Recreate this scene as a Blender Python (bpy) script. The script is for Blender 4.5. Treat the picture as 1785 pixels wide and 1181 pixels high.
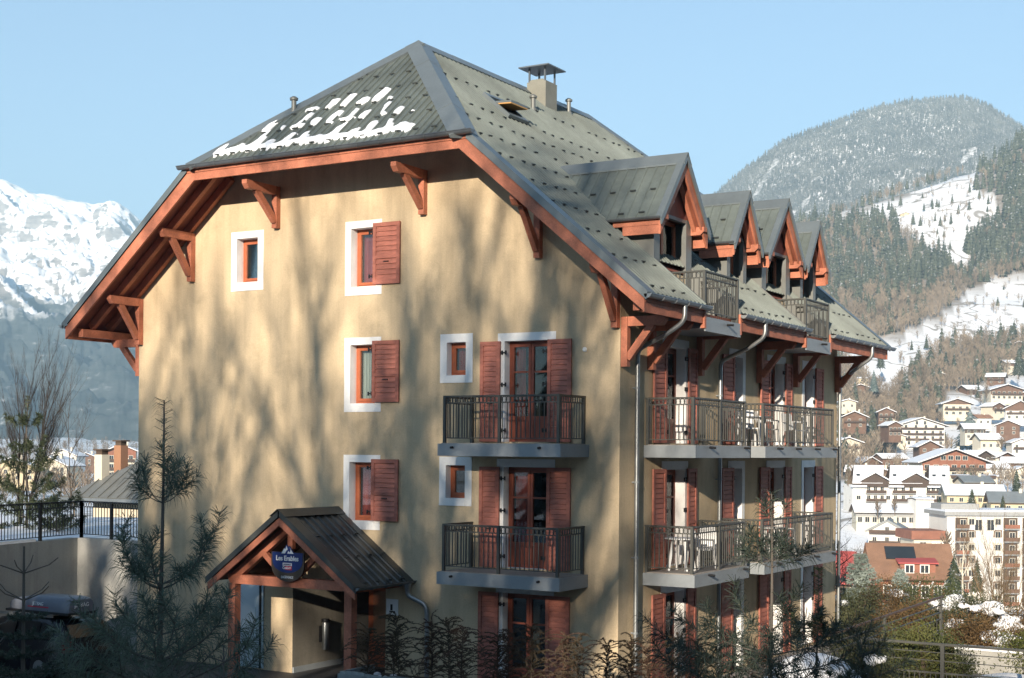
import bpy, bmesh, math, random
import numpy as np
from mathutils import Vector, Matrix

for o in list(bpy.data.objects):
    bpy.data.objects.remove(o)
scene = bpy.context.scene
COL = scene.collection
random.seed(7)
RNG = np.random.default_rng(11)

# ------------------------------------------------------------------ camera
CAM = np.array([13.53, -26.818, 4.862])
YAW, ROLL, FPX = 0.542, 0.008, 2501.8
FW = np.array([-math.sin(YAW), math.cos(YAW), 0.0])
R0 = np.array([math.cos(YAW), math.sin(YAW), 0.0])
U0 = np.array([0.0, 0.0, 1.0])
RT = R0 * math.cos(ROLL) + U0 * math.sin(ROLL)
UP = -R0 * math.sin(ROLL) + U0 * math.cos(ROLL)
cam_data = bpy.data.cameras.new("camera")
cam = bpy.data.objects.new("camera", cam_data)
COL.objects.link(cam)
cam_data.sensor_width = 36.0
cam_data.lens = FPX / 1785.0 * 36.0
cam_data.shift_y = (783.96 - 590.5) / 1785.0
cam_data.clip_start = 0.1
cam_data.clip_end = 20000.0
cam.matrix_world = Matrix(((RT[0], UP[0], -FW[0], CAM[0]),
                           (RT[1], UP[1], -FW[1], CAM[1]),
                           (RT[2], UP[2], -FW[2], CAM[2]),
                           (0, 0, 0, 1)))
scene.camera = cam


def place(u, v, t):
    """world point that lies t metres ahead of the viewpoint, by bearing (u) and height (v)"""
    return CAM + t * (FW + RT * (u - 892.5) / FPX + UP * (783.96 - v) / FPX)


# ------------------------------------------------------------------ sky and sun
SUN_TO = np.array([-0.28, 1.0, -0.27])          # direction in which the light travels
SUN_TO = SUN_TO / np.linalg.norm(SUN_TO)
sun_el = math.asin(-SUN_TO[2])
sun_az = math.atan2(-SUN_TO[0], -SUN_TO[1])      # clockwise from +Y
world = bpy.data.worlds.new("World")
scene.world = world
world.use_nodes = True
wn = world.node_tree
sky = wn.nodes.new("ShaderNodeTexSky")
sky.sky_type = 'NISHITA'
sky.sun_disc = False
sky.sun_elevation = sun_el
sky.sun_rotation = sun_az
sky.altitude = 900.0
sky.air_density = 1.0
sky.dust_density = 0.3
sky.ozone_density = 2.2
bg = wn.nodes["Background"]
bg.inputs["Strength"].default_value = 0.053
wn.links.new(sky.outputs[0], bg.inputs["Color"])

sun_data = bpy.data.lights.new("sun", 'SUN')
sun_data.energy = 5.0
sun_data.angle = math.radians(0.53)
sun_data.color = (1.0, 0.87, 0.70)
sun = bpy.data.objects.new("sun", sun_data)
COL.objects.link(sun)
sun.rotation_euler = Vector(SUN_TO).to_track_quat('-Z', 'Y').to_euler()
sun.location = (20, -60, 40)

scene.view_settings.view_transform = 'Standard'
scene.view_settings.look = 'None'
scene.view_settings.exposure = 1.93
scene.view_settings.gamma = 1.0
scene.view_settings.use_curve_mapping = False
scene.render.engine = 'CYCLES'
scene.cycles.max_bounces = 7
scene.cycles.diffuse_bounces = 3
scene.cycles.glossy_bounces = 3
scene.cycles.transparent_max_bounces = 12
scene.cycles.volume_bounces = 0
scene.cycles.use_denoising = True

# ------------------------------------------------------------------ mesh and object helpers
def V(*a):
    return np.array(a, float)


def nrm(a):
    a = np.asarray(a, float)
    return a / (np.linalg.norm(a) + 1e-12)


class MB:
    """collects shapes that are linked as ONE mesh object"""

    def __init__(self):
        self.v = []
        self.f = []

    def add(self, vs, fs):
        k = len(self.v)
        self.v.extend([tuple(map(float, p)) for p in vs])
        self.f.extend([tuple(i + k for i in q) for q in fs])
        return self

    def box(self, x0, x1, y0, y1, z0, z1):
        return self.add([(x0, y0, z0), (x1, y0, z0), (x1, y1, z0), (x0, y1, z0),
                         (x0, y0, z1), (x1, y0, z1), (x1, y1, z1), (x0, y1, z1)],
                        [(0, 3, 2, 1), (4, 5, 6, 7), (0, 1, 5, 4), (1, 2, 6, 5), (2, 3, 7, 6), (3, 0, 4, 7)])

    def beam(self, a, b, w, h, up=(0, 0, 1)):
        """square timber from a to b; w across, h along up"""
        a = np.asarray(a, float); b = np.asarray(b, float)
        d = nrm(b - a)
        s = np.cross(d, up)
        if np.linalg.norm(s) < 1e-6:
            s = np.cross(d, (1, 0, 0))
        s = nrm(s); u = np.cross(s, d)
        s = s * w / 2; u = u * h / 2
        vs = [a - s - u, a + s - u, a + s + u, a - s + u, b - s - u, b + s - u, b + s + u, b - s + u]
        return self.add(vs, [(0, 1, 2, 3), (7, 6, 5, 4), (0, 4, 5, 1), (1, 5, 6, 2), (2, 6, 7, 3), (3, 7, 4, 0)])

    def prism(self, poly, vec):
        """a flat polygon pushed along vec into a solid"""
        n = len(poly)
        p = [np.asarray(q, float) for q in poly]
        nn = sum((np.cross(p[i] - p[0], p[i + 1] - p[0]) for i in range(1, n - 1)), np.zeros(3))
        vec = np.asarray(vec, float)
        if np.dot(nn, vec) > 0:
            p = p[::-1]
        vs = p + [q + vec for q in p]
        fs = [tuple(range(n)), tuple(range(2 * n - 1, n - 1, -1))]
        for i in range(n):
            j = (i + 1) % n
            fs.append((j, i, n + i, n + j))
        return self.add(vs, fs)

    def tube(self, pts, r, n=8, cap=True):
        pts = [np.asarray(p, float) for p in pts]
        m = len(pts)
        rs = [r] * m if np.isscalar(r) else list(r)
        d0 = nrm(pts[1] - pts[0])
        s = np.cross(d0, (0, 0, 1))
        if np.linalg.norm(s) < 1e-3:
            s = np.cross(d0, (0, 1, 0))
        s = nrm(s)
        vs = []
        for i in range(m):
            d = nrm(pts[min(i + 1, m - 1)] - pts[max(i - 1, 0)])
            s = nrm(s - d * np.dot(s, d))
            u = np.cross(d, s)
            for k in range(n):
                a = 2 * math.pi * k / n
                vs.append(pts[i] + rs[i] * (s * math.cos(a) + u * math.sin(a)))
        fs = []
        for i in range(m - 1):
            for k in range(n):
                a = i * n + k; b = i * n + (k + 1) % n
                fs.append((a, b, b + n, a + n))
        if cap:
            fs.append(tuple(range(n - 1, -1, -1)))
            fs.append(tuple(range((m - 1) * n, m * n)))
        return self.add(vs, fs)

    def ring(self, c, ax1, ax2, R, r, n=12, m=4):
        """a thin round hoop in the plane of ax1 and ax2"""
        c = np.asarray(c, float); ax1 = nrm(ax1); ax2 = nrm(ax2); ax3 = np.cross(ax1, ax2)
        vs = []
        for i in range(n):
            a = 2 * math.pi * i / n
            d = ax1 * math.cos(a) + ax2 * math.sin(a)
            for k in range(m):
                b = 2 * math.pi * (k + .5) / m
                vs.append(c + d * (R + r * math.cos(b)) + ax3 * r * math.sin(b))
        fs = []
        for i in range(n):
            j = (i + 1) % n
            for k in range(m):
                l = (k + 1) % m
                fs.append((i * m + k, j * m + k, j * m + l, i * m + l))
        return self.add(vs, fs)

    def lathe(self, prof, c, n=16):
        c = np.asarray(c, float)
        vs = []; fs = []
        for (r, z) in prof:
            for k in range(n):
                a = 2 * math.pi * k / n
                vs.append(c + V(r * math.cos(a), r * math.sin(a), z))
        for i in range(len(prof) - 1):
            for k in range(n):
                a = i * n + k; b = i * n + (k + 1) % n
                fs.append((a, b, b + n, a + n))
        fs.append(tuple(range(n - 1, -1, -1)))
        fs.append(tuple(range((len(prof) - 1) * n, len(prof) * n)))
        return self.add(vs, fs)

    def mesh(self, name, mat, smooth=False, angle=40):
        me = bpy.data.meshes.new(name)
        me.from_pydata(self.v, [], self.f)
        if mat is not None:
            for m_ in (mat if isinstance(mat, (list, tuple)) else [mat]):
                me.materials.append(m_)
        if smooth:
            me.polygons.foreach_set("use_smooth", [True] * len(me.polygons))
            me.set_sharp_from_angle(angle=math.radians(angle))
        me.update()
        return me

    def build(self, name, mat, parent=None, smooth=False, angle=40, **kw):
        return put(name, self.mesh(name, mat, smooth, angle), parent, **kw)


def put(name, me, parent=None, loc=None, rot=None, scale=None, label=None, cat=None, group=None, kind=None):
    o = bpy.data.objects.new(name, me)
    COL.objects.link(o)
    if loc is not None: o.location = tuple(map(float, loc))
    if rot is not None: o.rotation_euler = rot
    if scale is not None: o.scale = scale
    if parent is not None:
        o.parent = parent
        o.matrix_parent_inverse = base_matrix(parent).inverted()
    if label: o["label"] = label
    if cat: o["category"] = cat
    if group: o["group"] = group
    if kind: o["kind"] = kind
    return o


def base_matrix(o):
    m = Matrix.LocRotScale(o.location, o.rotation_euler, o.scale)
    if o.parent is not None:
        m = base_matrix(o.parent) @ o.matrix_parent_inverse @ m
    return m


def thing(name, loc, label, cat, group=None, rotz=0.0):
    o = bpy.data.objects.new(name, None)
    o.empty_display_size = 0.3
    COL.objects.link(o)
    o.location = tuple(map(float, loc))
    o.rotation_euler = (0, 0, rotz)
    o["label"] = label
    o["category"] = cat
    if group: o["group"] = group
    return o


def local(name, me, parent, loc=(0, 0, 0), rot=(0, 0, 0), label=None, kind=None, scale=None):
    """a part given in the coordinates of its parent"""
    o = bpy.data.objects.new(name, me)
    COL.objects.link(o)
    o.parent = parent
    o.location = tuple(map(float, loc)); o.rotation_euler = rot
    if scale is not None: o.scale = scale
    if label: o["label"] = label
    if kind: o["kind"] = kind
    return o


def tri_mesh(name, verts, tris, mat, smooth=False):
    """fast mesh from arrays of vertices and triangles"""
    verts = np.ascontiguousarray(verts, np.float32); tris = np.ascontiguousarray(tris, np.int32)
    me = bpy.data.meshes.new(name)
    me.vertices.add(len(verts)); me.vertices.foreach_set("co", verts.ravel())
    me.loops.add(tris.size); me.loops.foreach_set("vertex_index", tris.ravel())
    k = tris.shape[1]
    me.polygons.add(len(tris))
    me.polygons.foreach_set("loop_start", np.arange(0, tris.size, k, dtype=np.int32))
    if smooth:
        me.polygons.foreach_set("use_smooth", np.ones(len(tris), bool))
    if mat is not None:
        me.materials.append(mat)
    me.update(calc_edges=True)
    me.validate()
    return me


def text_mesh(s, size, mat, name="lettering", align='CENTER', extrude=0.004, squeeze=1.0, bold=0.0):
    c = bpy.data.curves.new(name, 'FONT')
    c.body = s; c.size = size; c.align_x = align; c.align_y = 'CENTER'; c.extrude = extrude; c.offset = bold
    o = bpy.data.objects.new(name + "_tmp", c)
    COL.objects.link(o)
    dg = bpy.context.evaluated_depsgraph_get()
    me = bpy.data.meshes.new_from_object(o.evaluated_get(dg))
    bpy.data.objects.remove(o)
    me.materials.clear(); me.materials.append(mat)
    for v in me.vertices:
        v.co.x *= squeeze
    return me


# smooth value noise, used for terrain and snow
_P = np.random.default_rng(5).random((256, 256))


def vnoise(x, y):
    x = np.asarray(x, float); y = np.asarray(y, float)
    xi = np.floor(x).astype(int); yi = np.floor(y).astype(int)
    fx = x - xi; fy = y - yi
    fx = fx * fx * (3 - 2 * fx); fy = fy * fy * (3 - 2 * fy)
    a = _P[xi % 256, yi % 256]; b = _P[(xi + 1) % 256, yi % 256]
    c = _P[xi % 256, (yi + 1) % 256]; d = _P[(xi + 1) % 256, (yi + 1) % 256]
    return (a * (1 - fx) + b * fx) * (1 - fy) + (c * (1 - fx) + d * fx) * fy - 0.5


def fbm(x, y, o=5, gain=0.5):
    s = 0; a = 1.0
    for i in range(o):
        s = s + a * vnoise(x + 17.3 * i, y - 9.1 * i); a *= gain; x = x * 2.03; y = y * 2.03
    return s


# ------------------------------------------------------------------ materials
def nt(name):
    m = bpy.data.materials.new(name); m.use_nodes = True
    t = m.node_tree
    return m, t, t.nodes["Principled BSDF"]


def noise(t, scale, detail=5, rough=0.55, vec=None, dist=0.0):
    n = t.nodes.new("ShaderNodeTexNoise")
    n.inputs["Scale"].default_value = scale; n.inputs["Detail"].default_value = detail
    n.inputs["Roughness"].default_value = rough; n.inputs["Distortion"].default_value = dist
    if vec is not None: t.links.new(vec, n.inputs["Vector"])
    return n


def coords(t, stretch=(1, 1, 1), rot=(0, 0, 0), kind="Object"):
    tc = t.nodes.new("ShaderNodeTexCoord"); mp = t.nodes.new("ShaderNodeMapping")
    mp.inputs["Scale"].default_value = stretch; mp.inputs["Rotation"].default_value = rot
    t.links.new(tc.outputs[kind], mp.inputs["Vector"])
    return mp.outputs[0]


def ramp(t, fac, stops):
    r = t.nodes.new("ShaderNodeValToRGB")
    e = r.color_ramp.elements
    while len(e) < len(stops): e.new(0.5)
    for el, (p, c) in zip(e, stops):
        el.position = p; el.color = (c[0], c[1], c[2], 1) if not np.isscalar(c) else (c, c, c, 1)
    t.links.new(fac, r.inputs["Fac"])
    return r.outputs["Color"]


def mixc(t, fac, a, b, mode='MIX'):
    m = t.nodes.new("ShaderNodeMix"); m.data_type = 'RGBA'; m.blend_type = mode
    for s, val in ((m.inputs[0], fac), (m.inputs[6], a), (m.inputs[7], b)):
        if hasattr(val, "is_linked") or hasattr(val, "links"):
            t.links.new(val, s)
        elif np.isscalar(val):
            s.default_value = val
        else:
            s.default_value = (val[0], val[1], val[2], 1)
    return m.outputs[2]


def math_(t, op, a, b=0.5, clamp=False):
    m = t.nodes.new("ShaderNodeMath"); m.operation = op; m.use_clamp = clamp
    for s, val in ((m.inputs[0], a), (m.inputs[1], b)):
        if np.isscalar(val): s.default_value = val
        else: t.links.new(val, s)
    return m.outputs[0]


def bumpn(t, b, height, strength, distance=0.02):
    n = t.nodes.new("ShaderNodeBump")
    n.inputs["Strength"].default_value = strength; n.inputs["Distance"].default_value = distance
    t.links.new(height, n.inputs["Height"]); t.links.new(n.outputs[0], b.inputs["Normal"])


def mat(name, col, rough=0.7, metal=0.0, var=0.15, vs=2.0, stretch=(1, 1, 1), bump=0.0, bs=60, bd=0.01,
        spec=0.4, rand=0.0, col2=None, fine=0.0):
    m, t, b = nt(name)
    c = np.array(col, float)
    vec = coords(t, stretch)
    n = noise(t, vs, 6, 0.6, vec)
    lo = c * (1 - var); hi = np.minimum(c * (1 + var), 1) if col2 is None else np.array(col2, float)
    out = ramp(t, n.outputs[0], [(0.3, lo), (0.7, hi)])
    if fine:
        n2 = noise(t, vs * 14, 4, 0.6, vec)
        g = ramp(t, n2.outputs[0], [(0.25, 1 - fine), (0.75, 1 + fine * .3)])
        out = mixc(t, 1.0, out, g, 'MULTIPLY')
    if rand:
        oi = t.nodes.new("ShaderNodeObjectInfo")
        f = t.nodes.new("ShaderNodeMapRange")
        f.inputs["To Min"].default_value = 1 - rand; f.inputs["To Max"].default_value = 1 + rand
        t.links.new(oi.outputs["Random"], f.inputs["Value"])
        hs = t.nodes.new("ShaderNodeHueSaturation")
        t.links.new(f.outputs[0], hs.inputs["Value"]); t.links.new(out, hs.inputs["Color"])
        out = hs.outputs[0]
    t.links.new(out, b.inputs["Base Color"])
    b.inputs["Roughness"].default_value = rough
    b.inputs["Metallic"].default_value = metal
    b.inputs["Specular IOR Level"].default_value = spec
    if bump:
        nb = noise(t, bs, 4, 0.6, vec)
        bumpn(t, b, nb.outputs[0], bump, bd)
    return m


def glass_mat(name, tint=(0.9, 0.95, 0.95)):
    m, t, b = nt(name)
    t.nodes.remove(b)
    out = t.nodes["Material Output"]
    tr = t.nodes.new("ShaderNodeBsdfTransparent"); tr.inputs[0].default_value = (*tint, 1)
    gl = t.nodes.new("ShaderNodeBsdfGlossy"); gl.inputs["Roughness"].default_value = 0.02
    gl.inputs["Color"].default_value = (0.95, 0.97, 1, 1)
    lw = t.nodes.new("ShaderNodeFresnel"); lw.inputs["IOR"].default_value = 1.5
    mx = t.nodes.new("ShaderNodeMixShader")
    t.links.new(lw.outputs[0], mx.inputs[0]); t.links.new(tr.outputs[0], mx.inputs[1]); t.links.new(gl.outputs[0], mx.inputs[2])
    t.links.new(mx.outputs[0], out.inputs[0])
    return m


def leaf_mat(name, c1, c2, rough=0.6, vs=1.5, trans=0.25, snow=0.0):
    m, t, b = nt(name)
    vec = coords(t)
    n = noise(t, vs, 4, 0.6, vec)
    col = ramp(t, n.outputs[0], [(0.32, c1), (0.68, c2)])
    if snow:
        ge = t.nodes.new("ShaderNodeNewGeometry")
        sx = t.nodes.new("ShaderNodeSeparateXYZ"); t.links.new(ge.outputs["Normal"], sx.inputs[0])
        n2 = noise(t, vs * 6, 3, 0.6, vec)
        s = math_(t, 'ADD', math_(t, 'MULTIPLY', math_(t, 'ABSOLUTE', sx.outputs[2]), .5), n2.outputs[0])
        f = ramp(t, math_(t, 'MULTIPLY', s, .7), [((1.02 - snow * .55) * .7, 0.0), ((1.12 - snow * .55) * .7, 1.0)])
        col = mixc(t, math_(t, 'MULTIPLY', f, .8), col, (0.7, 0.73, 0.78))
    t.links.new(col, b.inputs["Base Color"])
    b.inputs["Roughness"].default_value = rough
    b.inputs["Specular IOR Level"].default_value = 0.25
    if trans:
        out = t.nodes["Material Output"]
        tl = t.nodes.new("ShaderNodeBsdfTranslucent"); t.links.new(col, tl.inputs[0])
        mx = t.nodes.new("ShaderNodeMixShader"); mx.inputs[0].default_value = trans
        t.links.new(b.outputs[0], mx.inputs[1]); t.links.new(tl.outputs[0], mx.inputs[2])
        t.links.new(mx.outputs[0], out.inputs[0])
    return m


def plaster_mat(name, col):
    m, t, b = nt(name)
    c = np.array(col)
    vec = coords(t)
    big = noise(t, 0.35, 5, 0.6, vec)
    base = ramp(t, big.outputs[0], [(0.3, c * 0.86), (0.7, c * 1.06)])
    streak = noise(t, 1.0, 4, 0.6, coords(t, (2.6, 2.6, 0.18)))
    s = ramp(t, streak.outputs[0], [(0.33, 0.82), (0.6, 1.0)])
    base = mixc(t, 1.0, base, s, 'MULTIPLY')
    grain = noise(t, 28, 5, 0.75, vec)
    g = ramp(t, grain.outputs[0], [(0.3, 0.84), (0.7, 1.06)])
    blot = noise(t, 1.6, 5, 0.7, vec, .4)
    g = mixc(t, 1.0, g, ramp(t, blot.outputs[0], [(0.34, 0.88), (0.5, 1.0)]), 'MULTIPLY')
    base = mixc(t, 1.0, base, g, 'MULTIPLY')
    t.links.new(base, b.inputs["Base Color"])
    b.inputs["Roughness"].default_value = 0.92
    b.inputs["Specular IOR Level"].default_value = 0.15
    bumpn(t, b, grain.outputs[0], 0.35, 0.012)
    return m


def snow_mat(name, dirty=0.12):
    m, t, b = nt(name)
    vec = coords(t)
    n = noise(t, 2.5, 6, 0.6, vec)
    c = ramp(t, n.outputs[0], [(0.3, (0.86 - dirty, 0.87 - dirty, 0.9 - dirty)), (0.62, (0.86, 0.88, 0.92))])
    t.links.new(c, b.inputs["Base Color"])
    b.inputs["Roughness"].default_value = 0.75
    b.inputs["Specular IOR Level"].default_value = 0.3
    n2 = noise(t, 14, 5, 0.65, vec)
    bumpn(t, b, n2.outputs[0], 0.4, 0.04)
    return m


M = dict(
    wall=plaster_mat("ochre_plaster", (0.64, 0.505, 0.335)),
    white=mat("white_paint", (0.82, 0.82, 0.81), .8, var=.06, vs=3, fine=.06, bump=.2, bs=50),
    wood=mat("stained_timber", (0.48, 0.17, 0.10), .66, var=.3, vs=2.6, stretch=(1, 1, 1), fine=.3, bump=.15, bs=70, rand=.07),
    shutter=mat("shutter_wood", (0.42, 0.15, 0.108), .68, var=.3, vs=3, stretch=(1, 1, 3), fine=.3, bump=.15, bs=60, rand=.1),
    doorframe=mat("door_wood", (0.26, 0.07, 0.04), .5, var=.2, vs=4, fine=.15),
    frame=mat("window_wood", (0.42, 0.12, 0.055), .45, var=.15, vs=4, fine=.1),
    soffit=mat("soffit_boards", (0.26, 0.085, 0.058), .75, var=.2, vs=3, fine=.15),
    roof=mat("roof_steel", (0.145, 0.165, 0.15), .45, metal=.25, var=.3, vs=.55, fine=.16, rand=.06, bump=.05, bs=9),
    roofcap=mat("roof_flashing", (0.165, 0.19, 0.20), .42, metal=.3, var=.14, vs=.7, fine=.08),
    zinc=mat("zinc", (0.34, 0.36, 0.37), .38, metal=.75, var=.15, vs=3, fine=.12),
    zincdark=mat("dark_gutter_zinc", (0.17, 0.185, 0.2), .42, metal=.6, var=.15, vs=3, fine=.1),
    slab=mat("grey_slab_cladding", (0.27, 0.295, 0.315), .5, metal=.25, var=.1, vs=1.3, fine=.06),
    iron=mat("painted_iron", (0.075, 0.076, 0.07), .5, metal=.2, var=.12, vs=5),
    black=mat("black_iron", (0.012, 0.012, 0.014), .5, var=.1),
    glass=glass_mat("window_glass"),
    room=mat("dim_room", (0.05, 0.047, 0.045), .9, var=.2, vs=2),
    curtain=mat("red_curtain", (0.30, 0.06, 0.05), .9, var=.2, vs=6, stretch=(8, 8, .5)),
    curtain2=mat("pale_curtain", (0.45, 0.43, 0.38), .9, var=.15, vs=6, stretch=(8, 8, .5)),
    greywall=mat("grey_cladding", (0.19, 0.195, 0.185), .5, metal=.3, var=.12, vs=1.5, fine=.05),
    snow=snow_mat("snow"),
    plastic=mat("white_plastic", (0.68, 0.69, 0.7), .4, var=.04),
    lamp=mat("lamp_glass", (0.5, 0.5, 0.52), .25, var=.05),
    concrete=plaster_mat("concrete", (0.42, 0.415, 0.39)),
    tiles=mat("balcony_tiles", (0.30, 0.27, 0.24), .7, var=.12, vs=4, fine=.1),
)

# ------------------------------------------------------------------ the apartment house
W, D = 13.9, 14.05
RX, RZ, RS = -6.95, 14.95, 0.85            # ridge line and roof pitch
RY1, RY2 = 2.54, 11.45                     # ridge ends
YF, YB = -1.42, 15.05                      # front and back roof edges
XE = 1.24                                  # right eave
NR = nrm((RS, 0, 1)); NF = nrm((0, -RS, 1))
FLOOR = (-0.5, 2.25, 5.0, 7.75)
H = 2.75


def zroof(x):
    return RZ - RS * abs(x - RX)


house = thing("apartment_building", (-6.95, 7.0, -0.5),
              "large ochre plastered apartment house with grey metal hip roof and orange timber eaves", "building")


def wall_cells(mb, us, zs, holes, clip, mapf):
    """flat wall of rectangles between the break lines us, zs; holes left out, clipped by half planes"""
    for i in range(len(us) - 1):
        for j in range(len(zs) - 1):
            u0, u1, z0, z1 = us[i], us[i + 1], zs[j], zs[j + 1]
            cu, cz = (u0 + u1) / 2, (z0 + z1) / 2
            if any(a < cu < b and c < cz < d for a, b, c, d in holes):
                continue
            poly = [(u0, z0), (u1, z0), (u1, z1), (u0, z1)]
            for (na, nb, k) in clip:
                out = []
                for q in range(len(poly)):
                    p, r = poly[q], poly[(q + 1) % len(poly)]
                    dp, dr = na * p[0] + nb * p[1] - k, na * r[0] + nb * r[1] - k
                    if dp <= 0: out.append(p)
                    if (dp < 0 < dr) or (dr < 0 < dp):
                        f = dp / (dp - dr)
                        out.append((p[0] + f * (r[0] - p[0]), p[1] + f * (r[1] - p[1])))
                poly = out
                if len(poly) < 3: break
            if len(poly) >= 3:
                mb.add([mapf(a, b) for a, b in poly], [tuple(range(len(poly)))])


# openings: (u0, u1, z0, z1) of the masonry hole
F_WIN = [(-10.58, -9.905, 8.93, 10.01, 'plain')] + [(-7.05, -6.33, z + .20, z + 1.565, 'shut') for z in (8.44, 5.72, 2.985)] + \
        [(-4.34, -3.83, z + .17, z + .905, 'small') for z in (6.353, 3.606)]
F_DOOR = [(-2.82, -1.71, fl + .04, fl + 2.24) for fl in FLOOR[:3]]
ENTRY = (-8.73, -5.98, -0.7, 1.75)
R_DOOR1 = [(2.2, 3.3, fl + .04, fl + 2.2) for fl in FLOOR[:3]]
R_WIN2 = [(6.0, 6.75, fl + .04, fl + 2.2) for fl in FLOOR[:3]]
R_DOOR3 = [(8.55, 9.6, fl + .04, fl + 2.2) for fl in FLOOR[:3]]
R_WIN4 = [(11.25, 12.0, fl + .04, fl + 2.2) for fl in FLOOR[:3]]

holes = [w[:4] for w in F_WIN] + F_DOOR + [ENTRY]
us = sorted(set([-W, 0.0] + [h[0] for h in holes] + [h[1] for h in holes]))
zs = sorted(set([-0.7, 12.6] + [h[2] for h in holes] + [h[3] for h in holes]))
mb = MB()
zc = RZ - .12
clip = [(RS, 1, zc + RS * RX), (-RS, 1, zc - RS * RX)]
wall_cells(mb, us, zs, holes, clip, lambda a, b: (a, 0, b))
front_wall = mb.build("front_wall", M['wall'], house)
holes = R_DOOR1 + R_WIN2 + R_DOOR3 + R_WIN4
us = sorted(set([0.0, D] + [h[0] for h in holes] + [h[1] for h in holes]))
zs = sorted(set([-0.7, 8.85] + [h[2] for h in holes] + [h[3] for h in holes]))
mb = MB()
wall_cells(mb, us, zs, holes, [], lambda a, b: (0, a, b))
right_wall = mb.build("side_wall", M['wall'], house)
mb = MB()
mb.add([(-W, 0, -.7), (-W, D, -.7), (-W, D, 8.85), (-W, 0, 8.85)], [(0, 3, 2, 1)])
mb.build("side_wall", M['wall'], house)
mb = MB()
mb.add([(-W, D, -.7), (0, D, -.7), (0, D, 8.85), (-3.9, D, 12.2), (-10, D, 12.2), (-W, D, 8.85)], [(0, 5, 4, 3, 2, 1)])
mb.build("back_wall", M['wall'], house)


# ---- windows, doors and shutters
class Face:
    """maps (along, height, out) on a wall face to the world"""

    def __init__(self, A, N, O=(0, 0, 0)):
        self.A, self.N, self.O = V(*A), V(*N), V(*O)

    def p(self, a, z, n):
        return self.O + self.A * a + V(0, 0, z) + self.N * n

    def box(self, mb, a0, a1, z0, z1, n0, n1):
        poly = [self.p(a0, z0, n0), self.p(a1, z0, n0), self.p(a1, z1, n0), self.p(a0, z1, n0)]
        return mb.prism(poly, self.N * (n1 - n0))


FF = Face((1, 0, 0), (0, -1, 0))
FR = Face((0, 1, 0), (1, 0, 0))


def opening(face, a0, a1, z0, z1, trim=(.17, .17, .17, .17), depth=.24, door=False, curtain=None, leaves=1, room=True, casing='white'):
    """window or balcony door set back in the wall; trim = left, right, top, bottom"""
    nm = "balcony_door" if door else "window"
    mb = MB()
    f = .055; n0, n1 = -depth - .05, -depth + .01
    face.box(mb, a0, a0 + f, z0, z1, n0, n1); face.box(mb, a1 - f, a1, z0, z1, n0, n1)
    face.box(mb, a0 + f, a1 - f, z1 - f, z1, n0, n1); face.box(mb, a0 + f, a1 - f, z0, z0 + f, n0, n1)
    fm = M['doorframe' if door else 'frame']
    win = mb.build(nm, fm, house)
    # casing strip on the wall and painted reveal
    l, r, t, b = trim
    mb = MB()
    if l: face.box(mb, a0 - l, a0, z0 - b, z1 + t, 0.002, .014)
    if r: face.box(mb, a1, a1 + r, z0 - b, z1 + t, 0.002, .014)
    if t: face.box(mb, a0, a1, z1, z1 + t, 0.002, .014)
    if b: face.box(mb, a0, a1, z0 - b, z0, 0.002, .02)
    for q in ([(a0, z0), (a0, z1)], [(a1, z1), (a1, z0)], [(a0, z1), (a1, z1)], [(a1, z0), (a0, z0)]):
        (u, s), (u2, s2) = q
        mb.add([face.p(u, s, .002), face.p(u2, s2, .002), face.p(u2, s2, -depth - .06), face.p(u, s, -depth - .06)], [(0, 1, 2, 3)])
    mb.build("casing", M[casing], win)
    # leaves with panes
    w = (a1 - a0 - 2 * f) / leaves
    for k in range(leaves):
        b0 = a0 + f + k * w + .006; b1 = b0 + w - .012
        c0, c1 = z0 + f + .006, z1 - f - .006
        s = .06; m0, m1 = -depth - .035, -depth + .025
        mb = MB()
        face.box(mb, b0, b0 + s, c0, c1, m0, m1); face.box(mb, b1 - s, b1, c0, c1, m0, m1)
        face.box(mb, b0 + s, b1 - s, c1 - s, c1, m0, m1)
        if door:
            face.box(mb, b0 + s, b1 - s, c0, c0 + .42, m0, m1 - .012)
            face.box(mb, b0 + s, b1 - s, c0 + .42, c0 + .5, m0, m1)
            face.box(mb, b0 + s, b1 - s, c0 + 1.45, c0 + 1.49, m0, m1)
            g = c0 + .5
        else:
            face.box(mb, b0 + s, b1 - s, c0, c0 + s, m0, m1)
            g = c0 + s
        mb.build("leaf", fm, win)
        mb = MB()
        face.box(mb, b0 + s, b1 - s, g, c1 - s, -depth - .012, -depth - .004)
        mb.build("pane", M['glass'], win)
    if curtain:
        n = 26
        mb = MB(); A0, A1 = a0 + f + .03, a0 + f + .03 + (a1 - a0 - 2 * f) * curtain[1]
        vs = []
        for k in range(n + 1):
            a = A0 + (A1 - A0) * k / n
            for zz in (z0 + .08, z1 - .06):
                vs.append(face.p(a, zz, -depth - .16 + .025 * math.sin(k * 1.9)))
        mb.add(vs, [(2 * k, 2 * k + 2, 2 * k + 3, 2 * k + 1) for k in range(n)])
        mb.build("curtain", M[curtain[0]], win, smooth=True)
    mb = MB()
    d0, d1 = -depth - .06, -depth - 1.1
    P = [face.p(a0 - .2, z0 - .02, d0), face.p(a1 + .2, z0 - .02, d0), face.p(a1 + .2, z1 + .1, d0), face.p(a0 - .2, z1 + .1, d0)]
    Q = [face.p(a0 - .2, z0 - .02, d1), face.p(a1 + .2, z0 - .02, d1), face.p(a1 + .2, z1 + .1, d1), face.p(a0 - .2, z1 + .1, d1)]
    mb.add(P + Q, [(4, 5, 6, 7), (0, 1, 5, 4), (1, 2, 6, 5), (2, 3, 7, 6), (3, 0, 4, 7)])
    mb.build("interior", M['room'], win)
    return win


SLAT = {}


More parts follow.
